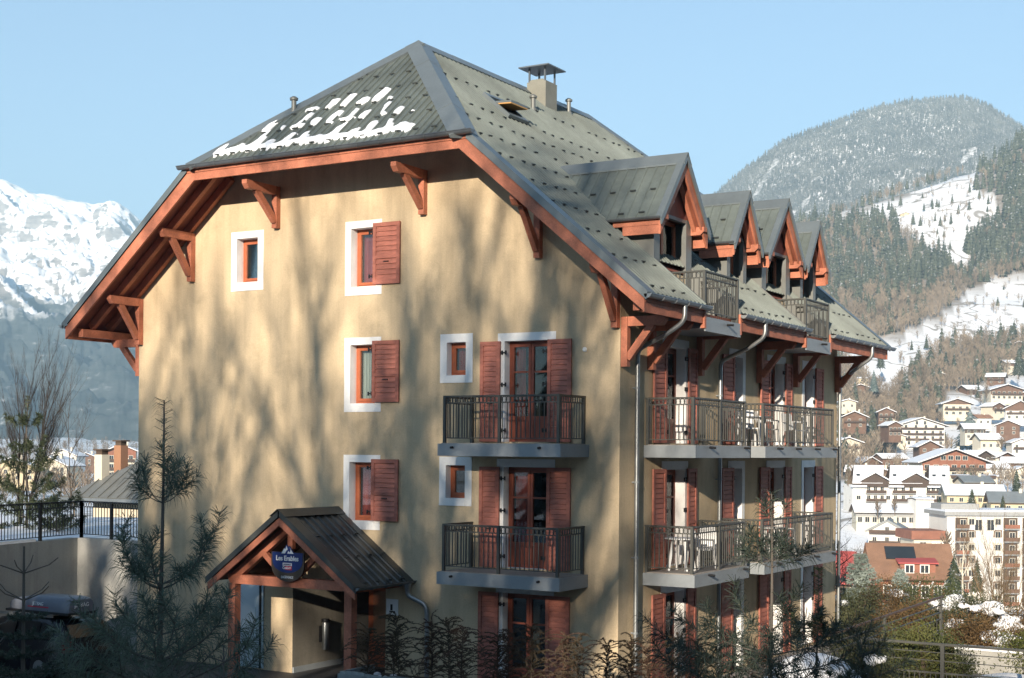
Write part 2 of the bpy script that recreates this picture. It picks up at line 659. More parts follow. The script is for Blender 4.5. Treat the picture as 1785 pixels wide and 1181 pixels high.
def shutter(face, a0, a1, z0, z1, hinge, mid=None, tilt=0.0):
    """open wooden shutter lying against the wall; hinge = +1 when hung on its right edge, -1 on its left"""
    n0, n1 = .035, .075
    s = .085
    mb = MB()
    face.box(mb, a0, a0 + s, z0, z1, n0, n1); face.box(mb, a1 - s, a1, z0, z1, n0, n1)
    face.box(mb, a0 + s, a1 - s, z1 - .09, z1, n0, n1); face.box(mb, a0 + s, a1 - s, z0, z0 + .1, n0, n1)
    zm = z0 + (z1 - z0) * .44 if mid is None else mid
    face.box(mb, a0 + s, a1 - s, zm - .035, zm + .035, n0, n1)
    sh = mb.build("shutter", M['shutter'], house)
    w = a1 - a0 - 2 * s
    key = (round(w, 3), face is FF)
    if key not in SLAT:
        m2 = MB(); h = .1
        prof = [(0.0, 0.0), (0.0, .026), (h * .9, .014), (h, .006), (h, 0.0)]
        A, N = face.A, face.N
        m2.prism([V(0, 0, q) + N * n for q, n in prof], A * w)
        SLAT[key] = m2.mesh("slat", M['shutter'])
    for lo, hi in ((z0 + .1, zm - .035), (zm + .035, z1 - .09)):
        k = max(1, int((hi - lo) / .104)); st = (hi - lo) / k
        for i in range(k):
            o = put("slat", SLAT[key], sh, loc=face.p(a0 + s, lo + i * st, n0 + .004), scale=(1, 1, st / .104))
    # latch and strap pins
    mb = MB()
    ac = (a0 + a1) / 2
    face.box(mb, ac - .07, ac + .07, zm - .115, zm - .095, n1 - .01, n1 + .012)
    ah = a1 if hinge > 0 else a0
    m = 1 if hinge > 0 else -1
    for zz in ((z0 + .2, z1 - .2) if z1 - z0 < 1.7 else (z0 + .25, (z0 + z1) / 2 + .15, z1 - .25)):
        face.box(mb, min(ah, ah + m * .13), max(ah, ah + m * .13), zz - .014, zz + .014, .02, .045)
        for e in (.02, .11):
            face.box(mb, min(ah + m * e, ah + m * (e + .03)), max(ah + m * e, ah + m * (e + .03)), zz - .045, zz + .045, .018, .05)
    mb.build("ironwork", M['black'], sh, kind="stuff")
    return sh


for i, (a0, a1, z0, z1, k) in enumerate(F_WIN):
    if k == 'plain':
        opening(FF, a0, a1, z0, z1, (.18, .185, .17, .21))
    elif k == 'shut':
        opening(FF, a0, a1, z0, z1, (.17, .17, .17, .20), curtain=(('curtain', .6), ('curtain2', .35), ('curtain', .8))[i - 1])
        shutter(FF, a1 - .045, a1 + .71, z0 + .02, z1 + .075, -1)
    else:
        opening(FF, a0, a1, z0, z1, (.176, .18, .19, .17), depth=.2, curtain=('curtain', .9) if i == 4 else None)
for i, (a0, a1, z0, z1) in enumerate(F_DOOR):
    opening(FF, a0, a1, z0, z1, (.174, .174, .175, 0), depth=.22, door=True, leaves=2,
            curtain=(None, ('curtain', .35), ('curtain', .22))[i])
    shutter(FF, a0 - .60, a0 - .085, z0, z1 + .0, 1, mid=z0 + .95)
    shutter(FF, a1 + .0, a1 + .58, z0, z1 + .0, -1, mid=z0 + .95)
for i, (a0, a1, z0, z1) in enumerate(R_DOOR1 + R_DOOR3):
    opening(FR, a0, a1, z0, z1, (.14, .16, .19, 0), door=True, leaves=2, curtain=('curtain2', .25) if i == 1 else None)
    shutter(FR, a0 - .68, a0 - .02, z0, z1 + .02, 1, mid=z0 + .95)
    shutter(FR, a1 + .06, a1 + .56, z0, z1 + .02, -1, mid=z0 + .95)
for i, (a0, a1, z0, z1) in enumerate(R_WIN2):
    opening(FR, a0, a1, z0, z1, (.14, .17, .19, 0), door=True)
    shutter(FR, a0 - .62, a0 + .1, z0, z1 + .02, 1, mid=z0 + .95)
for i, (a0, a1, z0, z1) in enumerate(R_WIN4):
    opening(FR, a0, a1, z0, z1, (.18, .17, .19, 0), door=True)
    shutter(FR, a1 + .06, a1 + .7, z0, z1 + .02, -1, mid=z0 + .95)


# ---- balcony slabs and railings
def slab(x0, x1, y0, y1, z, th=.275):
    mb = MB(); mb.box(x0, x1, y0, y1, z - th, z - .012)
    s = mb.build("balcony_slab", M['slab'], house)
    mb = MB(); mb.box(x0 + .06, x1 - .06, y0 + .06, y1 - .06, z - .012, z + .004)
    mb.build("floor_tiles", M['tiles'], s)
    return s


def spout(par, a, b):
    mb = MB(); mb.tube([a, b], .026, 8)
    mb.build("drain_spout", M['black'], par, smooth=True)


def railing(pts, z, posts, h=1.0, name="railing"):
    """iron balcony railing along a plan polyline; posts = list of plan points"""
    pts = [V(*p) for p in pts]
    mb = MB()
    for a, b in zip(pts[:-1], pts[1:]):
        d = nrm(b - a) * .025
        A, B = np.append(a - d, 0), np.append(b + d, 0)
        mb.beam(A + V(0, 0, z + h), B + V(0, 0, z + h), .055, .035)
        mb.beam(A + V(0, 0, z + h - .145), B + V(0, 0, z + h - .145), .026, .016)
        mb.beam(A + V(0, 0, z + .11), B + V(0, 0, z + .11), .026, .02)
    rail = mb.build(name, M['iron'], house)
    bal = MB(); hoop = MB()
    for a, b in zip(pts[:-1], pts[1:]):
        L = np.linalg.norm(b - a); d = nrm(b - a); D3 = np.append(d, 0)
        n = max(2, int(L / .108)); st = L / n
        for i in range(n + 1):
            p = a + d * st * i
            P = np.append(p, 0)
            bal.beam(P + V(0, 0, z + .12), P + V(0, 0, z + h - .15), .017, .017, up=D3)
        n = max(2, int(L / .094)); st = L / n
        for i in range(n):
            P = np.append(a + d * st * (i + .5), z + h - .078)
            hoop.ring(P, D3, (0, 0, 1), .06, .0105, 14, 4)
    bal.build("balusters", M['iron'], rail, kind="stuff")
    hoop.build("hoop_band", M['iron'], rail, kind="stuff")
    for p in posts:
        mb = MB(); mb.box(p[0] - .03, p[0] + .03, p[1] - .03, p[1] + .03, z, z + h)
        mb.build("post", M['iron'], rail)
    return rail


for fl in (5.0, 2.25):
    s = slab(-3.74, -0.72, -1.24, 0.0, fl)
    for x in (-3.35, -1.2):
        spout(s, (x, -1.2, fl - .09), (x, -1.32, fl - .095))
    x0, x1, y0 = -3.63, -0.83, -1.13
    railing([(x0, -.02), (x0, y0), (x1, y0), (x1, -.02)], fl,
            [(x0, y0), ((x0 + x1) / 2 - .02, y0), (x1, y0), (x0, -.05), (x1, -.05)])
    s = slab(0.0, 1.212, 1.156, 4.23, fl)
    for y in (1.9, 3.9):
        spout(s, (1.2, y, fl - .05), (1.36, y, fl - .06))
    railing([(.02, 1.24), (1.11, 1.24), (1.11, 4.14), (.02, 4.14)], fl,
            [(1.11, 1.24), (1.11, 2.69), (1.11, 4.14), (.05, 1.24), (.05, 4.14)])
    s = slab(0.0, 1.212, 5.2, 10.43, fl)
    for y in (6.0, 7.3, 8.7, 10.1):
        spout(s, (1.2, y, fl - .05), (1.36, y, fl - .06))
    railing([(.02, 5.28), (1.11, 5.28), (1.11, 10.34), (.02, 10.34)], fl,
            [(1.11, 5.28), (1.11, 6.97), (1.11, 8.65), (1.11, 10.34), (.05, 5.28), (.05, 10.34)])

# ---- roof
NOTCH = [(1.58, 3.6), (7.93, 9.85)]
deck = MB()
# closed under-roof just below the sheets
lift = .03
def rp(x, y, dz=0.0):
    return V(x, y, zroof(x) + dz)
def strip_right(mb, y0, y1, xa, dz, flip=False):
    xt0 = xtop(y0); xt1 = xtop(y1)
    q = [rp(xa, y0, dz), rp(xa, y1, dz), rp(xt1, y1, dz), rp(xt0, y0, dz)]
    mb.add(q, [(3, 2, 1, 0) if flip else (0, 1, 2, 3)])
def xtop(y):
    if y < RY1: return RX + (RY1 - y)
    if y > RY2: return RX + (y - RY2)
    return RX
edges = [YF + .06, NOTCH[0][0], NOTCH[0][1], RY1, NOTCH[1][0], NOTCH[1][1], RY2, YB - .06]
for y0, y1 in zip(sorted(edges)[:-1], sorted(edges)[1:]):
    yc = (y0 + y1) / 2
    xa = 0.0 if any(a < yc < b for a, b in NOTCH) else XE - .05
    strip_right(deck, y0, y1, xa, -.15, True)
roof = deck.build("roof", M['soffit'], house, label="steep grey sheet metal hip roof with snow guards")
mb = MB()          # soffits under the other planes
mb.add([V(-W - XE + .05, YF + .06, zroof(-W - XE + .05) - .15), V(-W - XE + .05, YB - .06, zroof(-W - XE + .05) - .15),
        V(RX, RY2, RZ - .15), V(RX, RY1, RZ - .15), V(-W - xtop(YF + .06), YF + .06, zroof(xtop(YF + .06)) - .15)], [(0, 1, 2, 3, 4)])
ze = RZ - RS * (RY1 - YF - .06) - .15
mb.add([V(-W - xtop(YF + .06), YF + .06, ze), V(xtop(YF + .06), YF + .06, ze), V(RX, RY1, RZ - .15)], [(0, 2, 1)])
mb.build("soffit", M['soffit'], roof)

RIB = [(0.0, 0.0), (.15, 0.0), (.162, .034), (.188, .034), (.2, 0.0)]


def ribbed(u0, u1, lo, hi, pt, normal, name, parent, width=1.0, period=.2, material='roof', breaks=()):
    """ribbed steel sheets; pt(u, s) gives the plane point, lo/hi the span along the slope"""
    u = u0
    while u < u1 - 1e-4:
        ue = min(u + width, u1)
        for br in breaks:
            if u + 1e-4 < br < ue - 1e-4: ue = br
        lines = []
        k = math.floor((u - u0) / period + 1e-6)
        while True:
            for (du, h) in RIB:
                q = u0 + k * period + du * period / .2
                if u - 1e-6 <= q <= ue + 1e-6:
                    lines.append((q, h))
            k += 1
            if u0 + k * period > ue + 1e-6: break
        if not lines or lines[0][0] > u + 1e-4: lines.insert(0, (u, 0))
        if lines[-1][0] < ue - 1e-4: lines.append((ue, 0))
        vs = []; fs = []
        mid = (u + ue) / 2
        for (q, h) in lines:
            qq = min(max(q, u + 1e-4), ue - 1e-4)
            a, b = lo(qq), hi(qq)
            vs += [pt(q, a) + normal * h, pt(q, b) + normal * h]
        for i in range(len(lines) - 1):
            if abs(lines[i][0] - lines[i + 1][0]) < 1e-5: continue
            fs.append((2 * i, 2 * i + 2, 2 * i + 3, 2 * i + 1))
        m2 = MB(); m2.add(vs, fs)
        o = m2.build(name, M[material], parent)
        u = ue


ribbed(YF, YB, lambda y: (0.0 if any(a < y < b for a, b in NOTCH) else XE), xtop, lambda y, x: rp(x, y), NR,
       "roof_sheet", roof, breaks=[q for n_ in NOTCH for q in n_])
ribbed(-W - xtop(YF), xtop(YF), lambda x: YF, lambda x: RY1 - abs(x - RX), lambda x, y: V(x, y, RZ - RS * (RY1 - y)), NF,
       "roof_sheet", roof)
mb = MB()
mb.add([rp(-W - XE, YF), rp(-W - XE, YB), V(RX, RY2, RZ), V(RX, RY1, RZ), V(-W - xtop(YF), YF, zroof(xtop(YF)))], [(4, 3, 2, 1, 0)])
mb.build("roof_sheet", M['roof'], roof)
mb = MB()
mb.add([rp(XE, YB), rp(xtop(YB), YB), V(RX, RY2, RZ)], [(0, 1, 2)])
mb.add([V(xtop(YB), YB, zroof(xtop(YB))), V(-W - xtop(YB), YB, zroof(xtop(YB))), V(RX, RY2, RZ)], [(0, 1, 2)])
mb.build("roof_sheet", M['roof'], roof)


# hip and ridge flashings in overlapping lengths
def cap(a, b, n1, n2, w, segs, side1, side2, name):
    a = np.asarray(a, float); b = np.asarray(b, float)
    h = nrm(b - a)
    p1 = nrm(np.cross(n1, h)); p1 = p1 if np.dot(p1, side1) > 0 else -p1
    p2 = nrm(np.cross(n2, h)); p2 = p2 if np.dot(p2, side2) > 0 else -p2
    up_ = nrm(n1 + n2)
    for i in range(segs):
        s = a + (b - a) * (i / segs); e = a + (b - a) * ((i + 1) / segs) + h * .04
        l = .05 + .005 * (i % 2)
        m2 = MB()
        c0, c1 = s + up_ * (l + .03), e + up_ * (l + .03)
        m2.add([c0, c1, e + p1 * w + n1 * l, s + p1 * w + n1 * l, e + p2 * w + n2 * l, s + p2 * w + n2 * l,
                s + p1 * w - n1 * .01, e + p1 * w - n1 * .01, s + p2 * w - n2 * .01, e + p2 * w - n2 * .01],
               [(0, 3, 2, 1), (0, 1, 4, 5), (3, 6, 7, 2), (5, 4, 9, 8), (0, 5, 8, 6, 3), (1, 2, 7, 9, 4)])
        m2.build(name, M['roofcap'], roof)


NL = nrm((-RS, 0, 1)); NB = nrm((0, RS, 1))
cap((xtop(YF), YF, zroof(xtop(YF))), (RX, RY1, RZ), NF, NR, .34, 4, (-1, 0, 0), (1, 1, 0), "hip_cap")
cap((-W - xtop(YF), YF, zroof(xtop(YF))), (RX, RY1, RZ), NF, NL, .3, 4, (1, 0, 0), (-1, 1, 0), "hip_cap")
cap((xtop(YB), YB, zroof(xtop(YB))), (RX, RY2, RZ), NB, NR, .3, 4, (-1, 0, 0), (1, -1, 0), "hip_cap")
cap((RX, RY1, RZ), (RX, RY2, RZ), NR, NL, .28, 6, (1, 0, -1), (-1, 0, -1), "ridge_cap")
# verge flashing along the front right rake and the back one
for yv, s in ((YF, 1), (YB, -1)):
    for i in range(3):
        a = rp(XE + .03, yv); b = rp(xtop(YF) + .02, yv)
        p = a + (b - a) * i / 3; q = a + (b - a) * (i + 1) / 3
        m2 = MB(); l = NR * (.045 + .004 * (i % 2)); w = V(0, .36 * s, 0)
        m2.add([p + l, q + l, q + l + w, p + l + w, p - V(0, 0, .13), q - V(0, 0, .13)], [(0, 3, 2, 1), (0, 1, 5, 4), (3, 0, 4), (1, 2, 5)])
        m2.build("verge_flashing", M['roofcap'], roof)
m2 = MB()
p, q = V(-W - XE - .03, YF, zroof(XE + .03)), V(-W - xtop(YF) - .02, YF, zroof(xtop(YF)))
l = NL * .045
m2.add([p + l, q + l, q + l + V(0, .3, 0), p + l + V(0, .3, 0), p - V(0, 0, .13), q - V(0, 0, .13)], [(0, 1, 2, 3), (0, 4, 5, 1)])
m2.build("verge_flashing", M['roofcap'], roof)

# snow guards, little upstands clipped over the ribs
gm = MB(); gm.box(-.065, .065, -.007, .007, 0, .03); gm.box(-.065, .065, -.007, .04, -.004, .006)
GUARD = gm.mesh("snow_guard", M['black'])
GUARD.materials.clear(); GUARD.materials.append(mat("guard_steel", (.09, .10, .098), .5, metal=.3, var=.1))
pitch = math.atan(RS)
guard_rows_front = [-1.16, -.5, .12, .68, 1.25]
n_g = 0
for r, y in enumerate(guard_rows_front):
    half = RY1 - y - .35
    k = int(2 * half / .48)
    for i in range(k + 1):
        x = RX - half + .12 + (r % 2) * .2 + i * .48
        if abs(x - RX) > half: continue
        z = RZ - RS * (RY1 - y)
        put("snow_guard", GUARD, roof, loc=V(x, y, z) + NF * .034, rot=(pitch, 0, 0))
DORM = [(2.55, 1.0, 1.25, 11.45, True), (6.28, .62, .84, 11.2, False), (8.98, 1.02, 1.25, 11.42, True), (11.45, .62, .84, 11.18, False)]
for r, x in enumerate([-5.6, -4.42, -3.79, -3.1, -2.44, -1.76, -1.09, -.42, .28, 1.08]):
    y = YF + .45 + (.24 if r % 2 else 0)
    if x < -2.9: y = max(y, RY1 - (x - RX) + .45)
    while y < YB - .4:
        ok = True
        if x < -3.3 and y > RY2 - .35 + (x - RX): ok = False
        for (yc, hw, hr, za, big) in DORM:
            xb = RX + (RZ - za + 1.2 * abs(y - yc)) / RS
            if abs(y - yc) < hr + .1 and x > xb - .1 and (x < 0.05 or big): ok = False
        if -5.6 < x < -4.3 and 2.6 < y < 4.1: ok = False
        if ok:
            if RNG.random() > .05:
                put("snow_guard", GUARD, roof, loc=rp(x + RNG.uniform(-.035, .035), y + RNG.uniform(-.04, .04)) + NR * .034, rot=(pitch, 0, math.pi / 2 + RNG.uniform(-.06, .06)))
            n_g += 1
        y += .49

# ---- eaves timber
def board(poly_xz, y0, y1, name="bargeboard", m='wood', parent=house):
    b = MB(); b.prism([V(x, y0, z) for x, z in poly_xz], V(0, y1 - y0, 0))
    return b.build(name, M[m], parent)


rake = [(1.21, 7.60), (-3.17, 11.25), (-2.95, 11.47), (1.21, 7.90)]
board(rake, -1.37, -1.31)
board([(-13.9 - x, z) for x, z in rake], -1.37, -1.31)
board([(-10.73, 11.25), (-3.17, 11.25), (-2.98, 11.43), (-10.92, 11.43)], -1.368, -1.312, "fascia_board")
board([(-10.94, 11.435), (-2.96, 11.435), (-2.9, 11.52), (-11.0, 11.52)], -1.39, -1.31, "fascia_board")
board(rake, YB - .12, YB - .06)
for (y0, y1) in ((-1.31, NOTCH[0][0]), (NOTCH[0][1], NOTCH[1][0]), (NOTCH[1][1], YB - .12)):
    m2 = MB(); m2.box(1.14, 1.195, y0, y1, 7.6, 7.80); m2.build("fascia_board", M['wood'], house)
    m2 = MB(); m2.box(1.14, 1.215, y0, y1, 7.805, 7.93); m2.build("fascia_board", M['wood'], house)
m2 = MB(); m2.box(-15.1, -15.04, -1.31, YB - .12, 7.6, 7.9); m2.build("fascia_board", M['wood'], house)
# rafters seen from below on both rakes, eave purlins
for yy in (-.70, -.1):
    for s in (1, -1):
        a = V(1.0, yy, zroof(1.0) - .25); b = V(-3.2, yy, zroof(-3.2) - .25)
        if s < 0: a[0] = -13.9 - a[0]; b[0] = -13.9 - b[0]
        m2 = MB(); m2.beam(a, b, .13, .2, up=(RS * s, 0, 1)); m2.build("rafter", M['wood'], house)
for x in (.92, -14.82):
    m2 = MB(); m2.box(x - .08, x + .08, -1.12, D + .7, 7.66, 7.86); m2.build("purlin", M['wood'], house)


def bracket(p, N, zb, zt, reach, w=.15, post=True):
    """timber knee bracket on a wall: post, out-reaching beam with a cut end, slanting strut"""
    p = V(*p, 0); N = V(*N, 0); S = np.cross((0, 0, 1), N) * w / 2
    m2 = MB()
    c = p + N * .08
    m2.prism([c - S - N * .075 + V(0, 0, zb), c + S - N * .075 + V(0, 0, zb), c + S + N * .07 + V(0, 0, zb), c - S + N * .07 + V(0, 0, zb)], V(0, 0, zt - zb))
    br = m2.build("bracket", M['wood'], house)
    m2 = MB(); h = .2
    prof = [(0.16, zt - h), (reach - .09, zt - h), (reach, zt - h * .45), (reach, zt), (0.16, zt)]
    m2.prism([p + N * a + V(0, 0, z) - S for a, z in prof], 2 * S)
    m2.build("beam", M['wood'], br)
    m2 = MB()
    m2.beam(p + N * .14 + V(0, 0, zb + .17), p + N * (reach * .68) + V(0, 0, zt - h + .03), w * .8, .15, up=N)
    m2.build("strut", M['wood'], br)
    return br


for x, zb, zt, rr in ((-9.28, 10.17, 11.17, 1.22), (-4.98, 10.17, 11.17, 1.22), (-12.04, 9.03, 10.24, 1.15), (-1.96, 9.0, 10.2, 1.15),
                      (-13.83, 7.5, 8.68, 1.12), (-.08, 7.43, 8.68, 1.12)):
    bracket((x, 0), (0, -1), zb, zt, rr)
for y in (.09, 1.36, 3.98, 7.74, 10.4, 13.9):
    bracket((0, y), (1, 0), 6.62, 7.66, 1.02)
bracket((-13.9, .09), (-1, 0), 6.7, 7.66, 1.02)
bracket((-13.9, 13.9), (-1, 0), 6.7, 7.66, 1.02)


# ---- gutters and downpipes
def gutter(a, b, r, m='zincdark', out=(0, -1, 0), parent=house, name="gutter"):
    a = np.asarray(a, float); b = np.asarray(b, float); out = nrm(out)
    n = 9; m2 = MB(); vs = []
    for P in (a, b):
        for rr in (r, r - .008):
            for k in range(n):
                t = math.pi * k / (n - 1)
                vs.append(P - out * rr * math.cos(t) - V(0, 0, rr * math.sin(t)))
    fs = []
    for k in range(n - 1):
        fs.append((k, k + 1, 2 * n + k + 1, 2 * n + k)); fs.append((n + k + 1, n + k, 3 * n + k, 3 * n + k + 1))
    for o in (0, 2 * n):
        fs.append(tuple(range(o, o + n)))
    for k in (0, n - 1):
        fs.append((k, 2 * n + k, 3 * n + k, n + k))
    m2.add(vs, fs)
    m2.tube([a + out * (r + .006), b + out * (r + .006)], .012, 6)
    L = np.linalg.norm(b - a); c = int(L / .62)
    g = m2.build(name, M[m], parent, smooth=True)
    hook = MB()
    for i in range(1, c + 1):
        q = a + (b - a) * i / (c + 1)
        ring = [q - out * (r + .006) * math.cos(t) - V(0, 0, (r + .006) * math.sin(t)) for t in np.linspace(.2, math.pi, 7)]
        hook.tube(ring, .011, 4)
    hook.build("gutter_hooks", M['zincdark'] if m == 'zincdark' else M['slab'], g, kind="stuff")
    return g


gutter((-11.12, YF - .07, 11.585), (-2.74, YF - .07, 11.585), .085)
G_SEG = ((YF, 1.62), (3.56, 7.98), (9.8, YB + .25))
for y0, y1 in G_SEG:
    gutter((XE + .06, y0, 7.945), (XE + .06, y1, 7.945), .08, 'zinc', out=(1, 0, 0))
gutter((-W - XE - .06, YF, 7.945), (-W - XE - .06, YB, 7.945), .08, 'zinc', out=(-1, 0, 0))


def bend(pts, n=5, rad=.16):
    """round the corners of a pipe path"""
    pts = [np.asarray(p, float) for p in pts]
    out = [pts[0]]
    for i in range(1, len(pts) - 1):
        a, b, c = pts[i - 1], pts[i], pts[i + 1]
        r = min(rad, np.linalg.norm(a - b) * .45, np.linalg.norm(c - b) * .45)
        p, q = b + nrm(a - b) * r, b + nrm(c - b) * r
        for k in range(n + 1):
            t = k / n
            out.append(p * (1 - t) ** 2 + b * 2 * t * (1 - t) + q * t * t)
    out.append(pts[-1])
    return out


for yg, yw in ((.35, .60), (4.9, 5.09), (13.2, 14.0)):
    m2 = MB()
    path = bend([(XE + .06, yg, 7.88), (XE + .06, yg, 7.55), (XE - .3, yg, 7.32), (.35, yw, 7.12), (.11, yw, 7.0), (.11, yw, 6.7), (.11, yw, -.5)])
    m2.tube(path, .05, 12)
    pipe = m2.build("downpipe", M['zinc'], house, smooth=True)
    m2 = MB()
    for z in (6.2, 4.2, 2.6, 1.0):
        m2.tube([(.11, yw, z - .02), (.11, yw, z + .02)], .06, 12); m2.box(0, .08, yw - .012, yw + .012, z - .012, z + .012)
    m2.build("pipe_clips", M['slab'], pipe, kind="stuff")

# small wall fittings
m2 = MB(); m2.lathe([(.05, 0), (.055, .02), (.03, .05)], (0, 0, 0), 12)
o = m2.build("wall_vent", M['white'], house, smooth=True, loc=(-.83, -.002, 7.0)); o.rotation_euler = (math.pi / 2, 0, 0)

# ---- notch balconies cut into the roof
for (y0, y1) in NOTCH:
    m2 = MB(); m2.box(-.02, 1.19, y0, y1, 7.5, 7.73)
    sl = m2.build("balcony_slab", M['slab'], house)
    m2 = MB(); m2.box(1.192, 1.225, y0 + .02, y1 - .02, 7.44, 7.75); m2.build("apron", M['slab'], sl)
    spout(sl, (1.2, (y0 + y1) / 2 + .2, 7.66), (1.38, (y0 + y1) / 2 + .2, 7.65))
    for yy, s in ((y0, 1), (y1, -1)):
        m2 = MB()
        poly = [(0.0, 7.73), (XE - .02, 7.73), (XE - .02, zroof(XE - .02) + .05), (0.0, zroof(0) + .05)]
        m2.prism([V(x, yy - .03, z) for x, z in poly], V(0, .06, 0))
        m2.build("notch_cheek", M['greywall'], house)
        m2 = MB(); m2.box(1.135, 1.23, yy - .045, yy + .045, 7.5, 7.96); m2.build("corner_board", M['wood'], house)
    railing([(.3, y0 + .09), (1.16, y0 + .09), (1.16, y1 - .09), (.3, y1 - .09)], 7.76,
            [(1.16, y0 + .09), (1.16, y1 - .09)], h=.98)
    # carpentry behind the balcony opening
    m2 = MB(); m2.box(-2.2, 0.0, y0 - .3, y1 + .3, 7.5, 7.72); m2.build("attic_floor", M['tiles'], house)


# ---- dormers
def dormer(yc, hw, hr, za, big):
    x0 = .3
    zl = za - (za - 9.93) * 1.0
    sl = (za - zl) / hr                     # slope of the little roof
    zb = 7.74 if big else zroof(0) - .1
    zt = za - sl * hw - .12                 # wall top at the cheeks
    # cheeks and front posts
    m2 = MB()
    for s in (-1, 1):
        y = yc + s * hw
        ylo, yhi = (y, y + .06) if s < 0 else (y - .06, y)
        m2.box(-2.4, 0.0, ylo, yhi, 8.2 if not big else 7.74, zt)
    pw = .3 if big else .2
    for s in (-1, 1):
        y = yc + s * hw
        ylo, yhi = (y - .002, y + pw) if s < 0 else (y - pw, y + .002)
        m2.box(-.1, .015, ylo, yhi, zb, zt + .02)
    m2.box(-.1, .012, yc - hw + .01, yc + hw - .01, zt - .06, zt + .015)
    dm = m2.build("dormer", M['greywall'], house)
    # gable panel
    m2 = MB()
    m2.prism([V(-.06, yc - hw, zt), V(-.06, yc + hw, zt), V(-.06, yc, za - .12)], V(.05, 0, 0))
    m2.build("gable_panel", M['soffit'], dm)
    # window or balcony door
    a0, a1 = yc - hw + pw, yc + hw - pw
    m2 = MB(); f = .06
    f0 = Face((0, 1, 0), (1, 0, 0), (-.28, 0, 0))
    f0.box(m2, a0, a0 + f, zb, zt - .05, -.05, .03); f0.box(m2, a1 - f, a1, zb, zt - .05, -.05, .03)
    f0.box(m2, a0 + f, a1 - f, zt - .13, zt - .05, -.05, .03)
    f0.box(m2, a0 + f, a1 - f, zb, zb + .1, -.05, .03)
    ym = (a0 + a1) / 2
    f0.box(m2, ym - .05, ym + .05, zb + .1, zt - .13, -.045, .025)
    m2.build("door_frame", M['frame'], dm)
    for b0, b1 in ((a0 + f, ym - .05), (ym + .05, a1 - f)):
        m2 = MB(); f0.box(m2, b0, b1, zb + .1, zt - .13, -.02, -.012); m2.build("pane", M['glass'], dm)
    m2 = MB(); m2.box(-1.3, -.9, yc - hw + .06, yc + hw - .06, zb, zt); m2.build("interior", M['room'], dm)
    m2 = MB(); m2.box(-2.4, -.02, yc - hw + .06, yc + hw - .06, zt - .02, zt); m2.build("ceiling", M['soffit'], dm)
    # roof slopes with ribs along the fall
    for s in (-1, 1):
        n = nrm((0, s * sl, 1))
        back_r = RX + (RZ - za) / RS - .1

        def pt(u, q, s=s, n=n):
            return V(u, yc + s * q, za - sl * q)
        lines = []
        x = x0 + .06
        xs = [x]
        k = 0
        while x0 - .1 - k * .24 > -3.2:
            b = x0 - .1 - k * .24
            xs += [b, b - .02, b - .045, b - .065]; k += 1
        xs.append(-3.2)
        hts = []
        for i, xx in enumerate(xs):
            hts.append(0 if i == 0 or i == len(xs) - 1 else (0, .03, .03, 0)[(i - 1) % 4])
        vs = []; fs = []
        for xx, hh in zip(xs, hts):
            # clip the slope where it dives into the main roof: zroof(x) = za - sl q  ->  q max
            qmax = hr + .06
            qm = (za - (RZ - RS * (xx - RX))) / sl if xx < 0 else 99
            qh = min(qmax, max(0.0, qm + .12)) if xx < -.9 else qmax
            vs += [pt(xx, 0) + n * hh, pt(xx, qh) + n * hh]
        for i in range(len(xs) - 1):
            fs.append((2 * i, 2 * i + 1, 2 * i + 3, 2 * i + 2) if s > 0 else (2 * i, 2 * i + 2, 2 * i + 3, 2 * i + 1))
        m2 = MB(); m2.add(vs, fs); m2.build("dormer_sheet", M['roof'], dm)
        # soffit and boards
        m2 = MB()
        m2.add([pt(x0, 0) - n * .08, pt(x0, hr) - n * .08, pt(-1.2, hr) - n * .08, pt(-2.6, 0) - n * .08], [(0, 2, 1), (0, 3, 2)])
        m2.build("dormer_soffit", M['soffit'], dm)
        bw = .24 if big else .2
        e = V(0, 0, 1)
        P0, P1 = pt(x0, 0), pt(x0, hr + .02)
        m2 = MB()
        m2.prism([P0 - e * .05, P1 - e * .05, P1 - e * (.05 + bw * 1.3), P0 - e * (.05 + bw * 1.55)], V(-.05, 0, 0))
        m2.build("bargeboard", M['wood'], dm)
        m2 = MB()
        Q0, Q1 = pt(x0 + .06, 0), pt(x0 + .06, hr + .07)
        m2.prism([Q0 + n * .035, Q1 + n * .035, Q1 - e * .1, Q0 - e * .1], V(-.045, 0, 0))
        m2.prism([Q0 + n * .035 - V(.002, 0, 0), Q1 + n * .035 - V(.002, 0, 0), Q1 + n * .05 - V(.002, 0, 0), Q0 + n * .05 - V(.002, 0, 0)], V(-.16, 0, 0))
        m2.build("verge_flashing", M['roofcap'], dm)
        # inner rafter under the overhang
        m2 = MB(); m2.beam(pt(.1, .05) - n * .18, pt(.1, hr - .1) - n * .18, .1, .16, up=n); m2.build("rafter", M['wood'], dm)
        # eave fascia, purlin end, gutter
        ye = yc + s * (hr + .01); zE = za - sl * (hr + .01)
        m2 = MB(); m2.box(-.62, x0 - .052, min(ye, ye - s * .04), max(ye, ye - s * .04), zE - .36, zE - .17)
        m2.build("fascia_board", M['wood'], dm)
        m2 = MB(); m2.box(-.85, x0 - .052, min(ye + s * .012, ye - s * .045), max(ye + s * .012, ye - s * .045), zE - .165, zE - .05)
        m2.build("fascia_board", M['wood'], dm)
        yp = yc + s * (hw + .04)
        m2 = MB(); prof = [(0, zt - .3), (.25, zt - .3), (.34, zt - .22), (.34, zt - .12), (0, zt - .12)]
        m2.prism([V(x, yp - .09, z) for x, z in prof], V(0, .18, 0)); m2.build("purlin_end", M['wood'], dm)
        gutter((-1.15, ye + s * .075, zE - .0), (x0 + .04, ye + s * .075, zE - .0), .06, 'zincdark', out=(0, s, 0), parent=dm) if False else None
        m2 = MB()
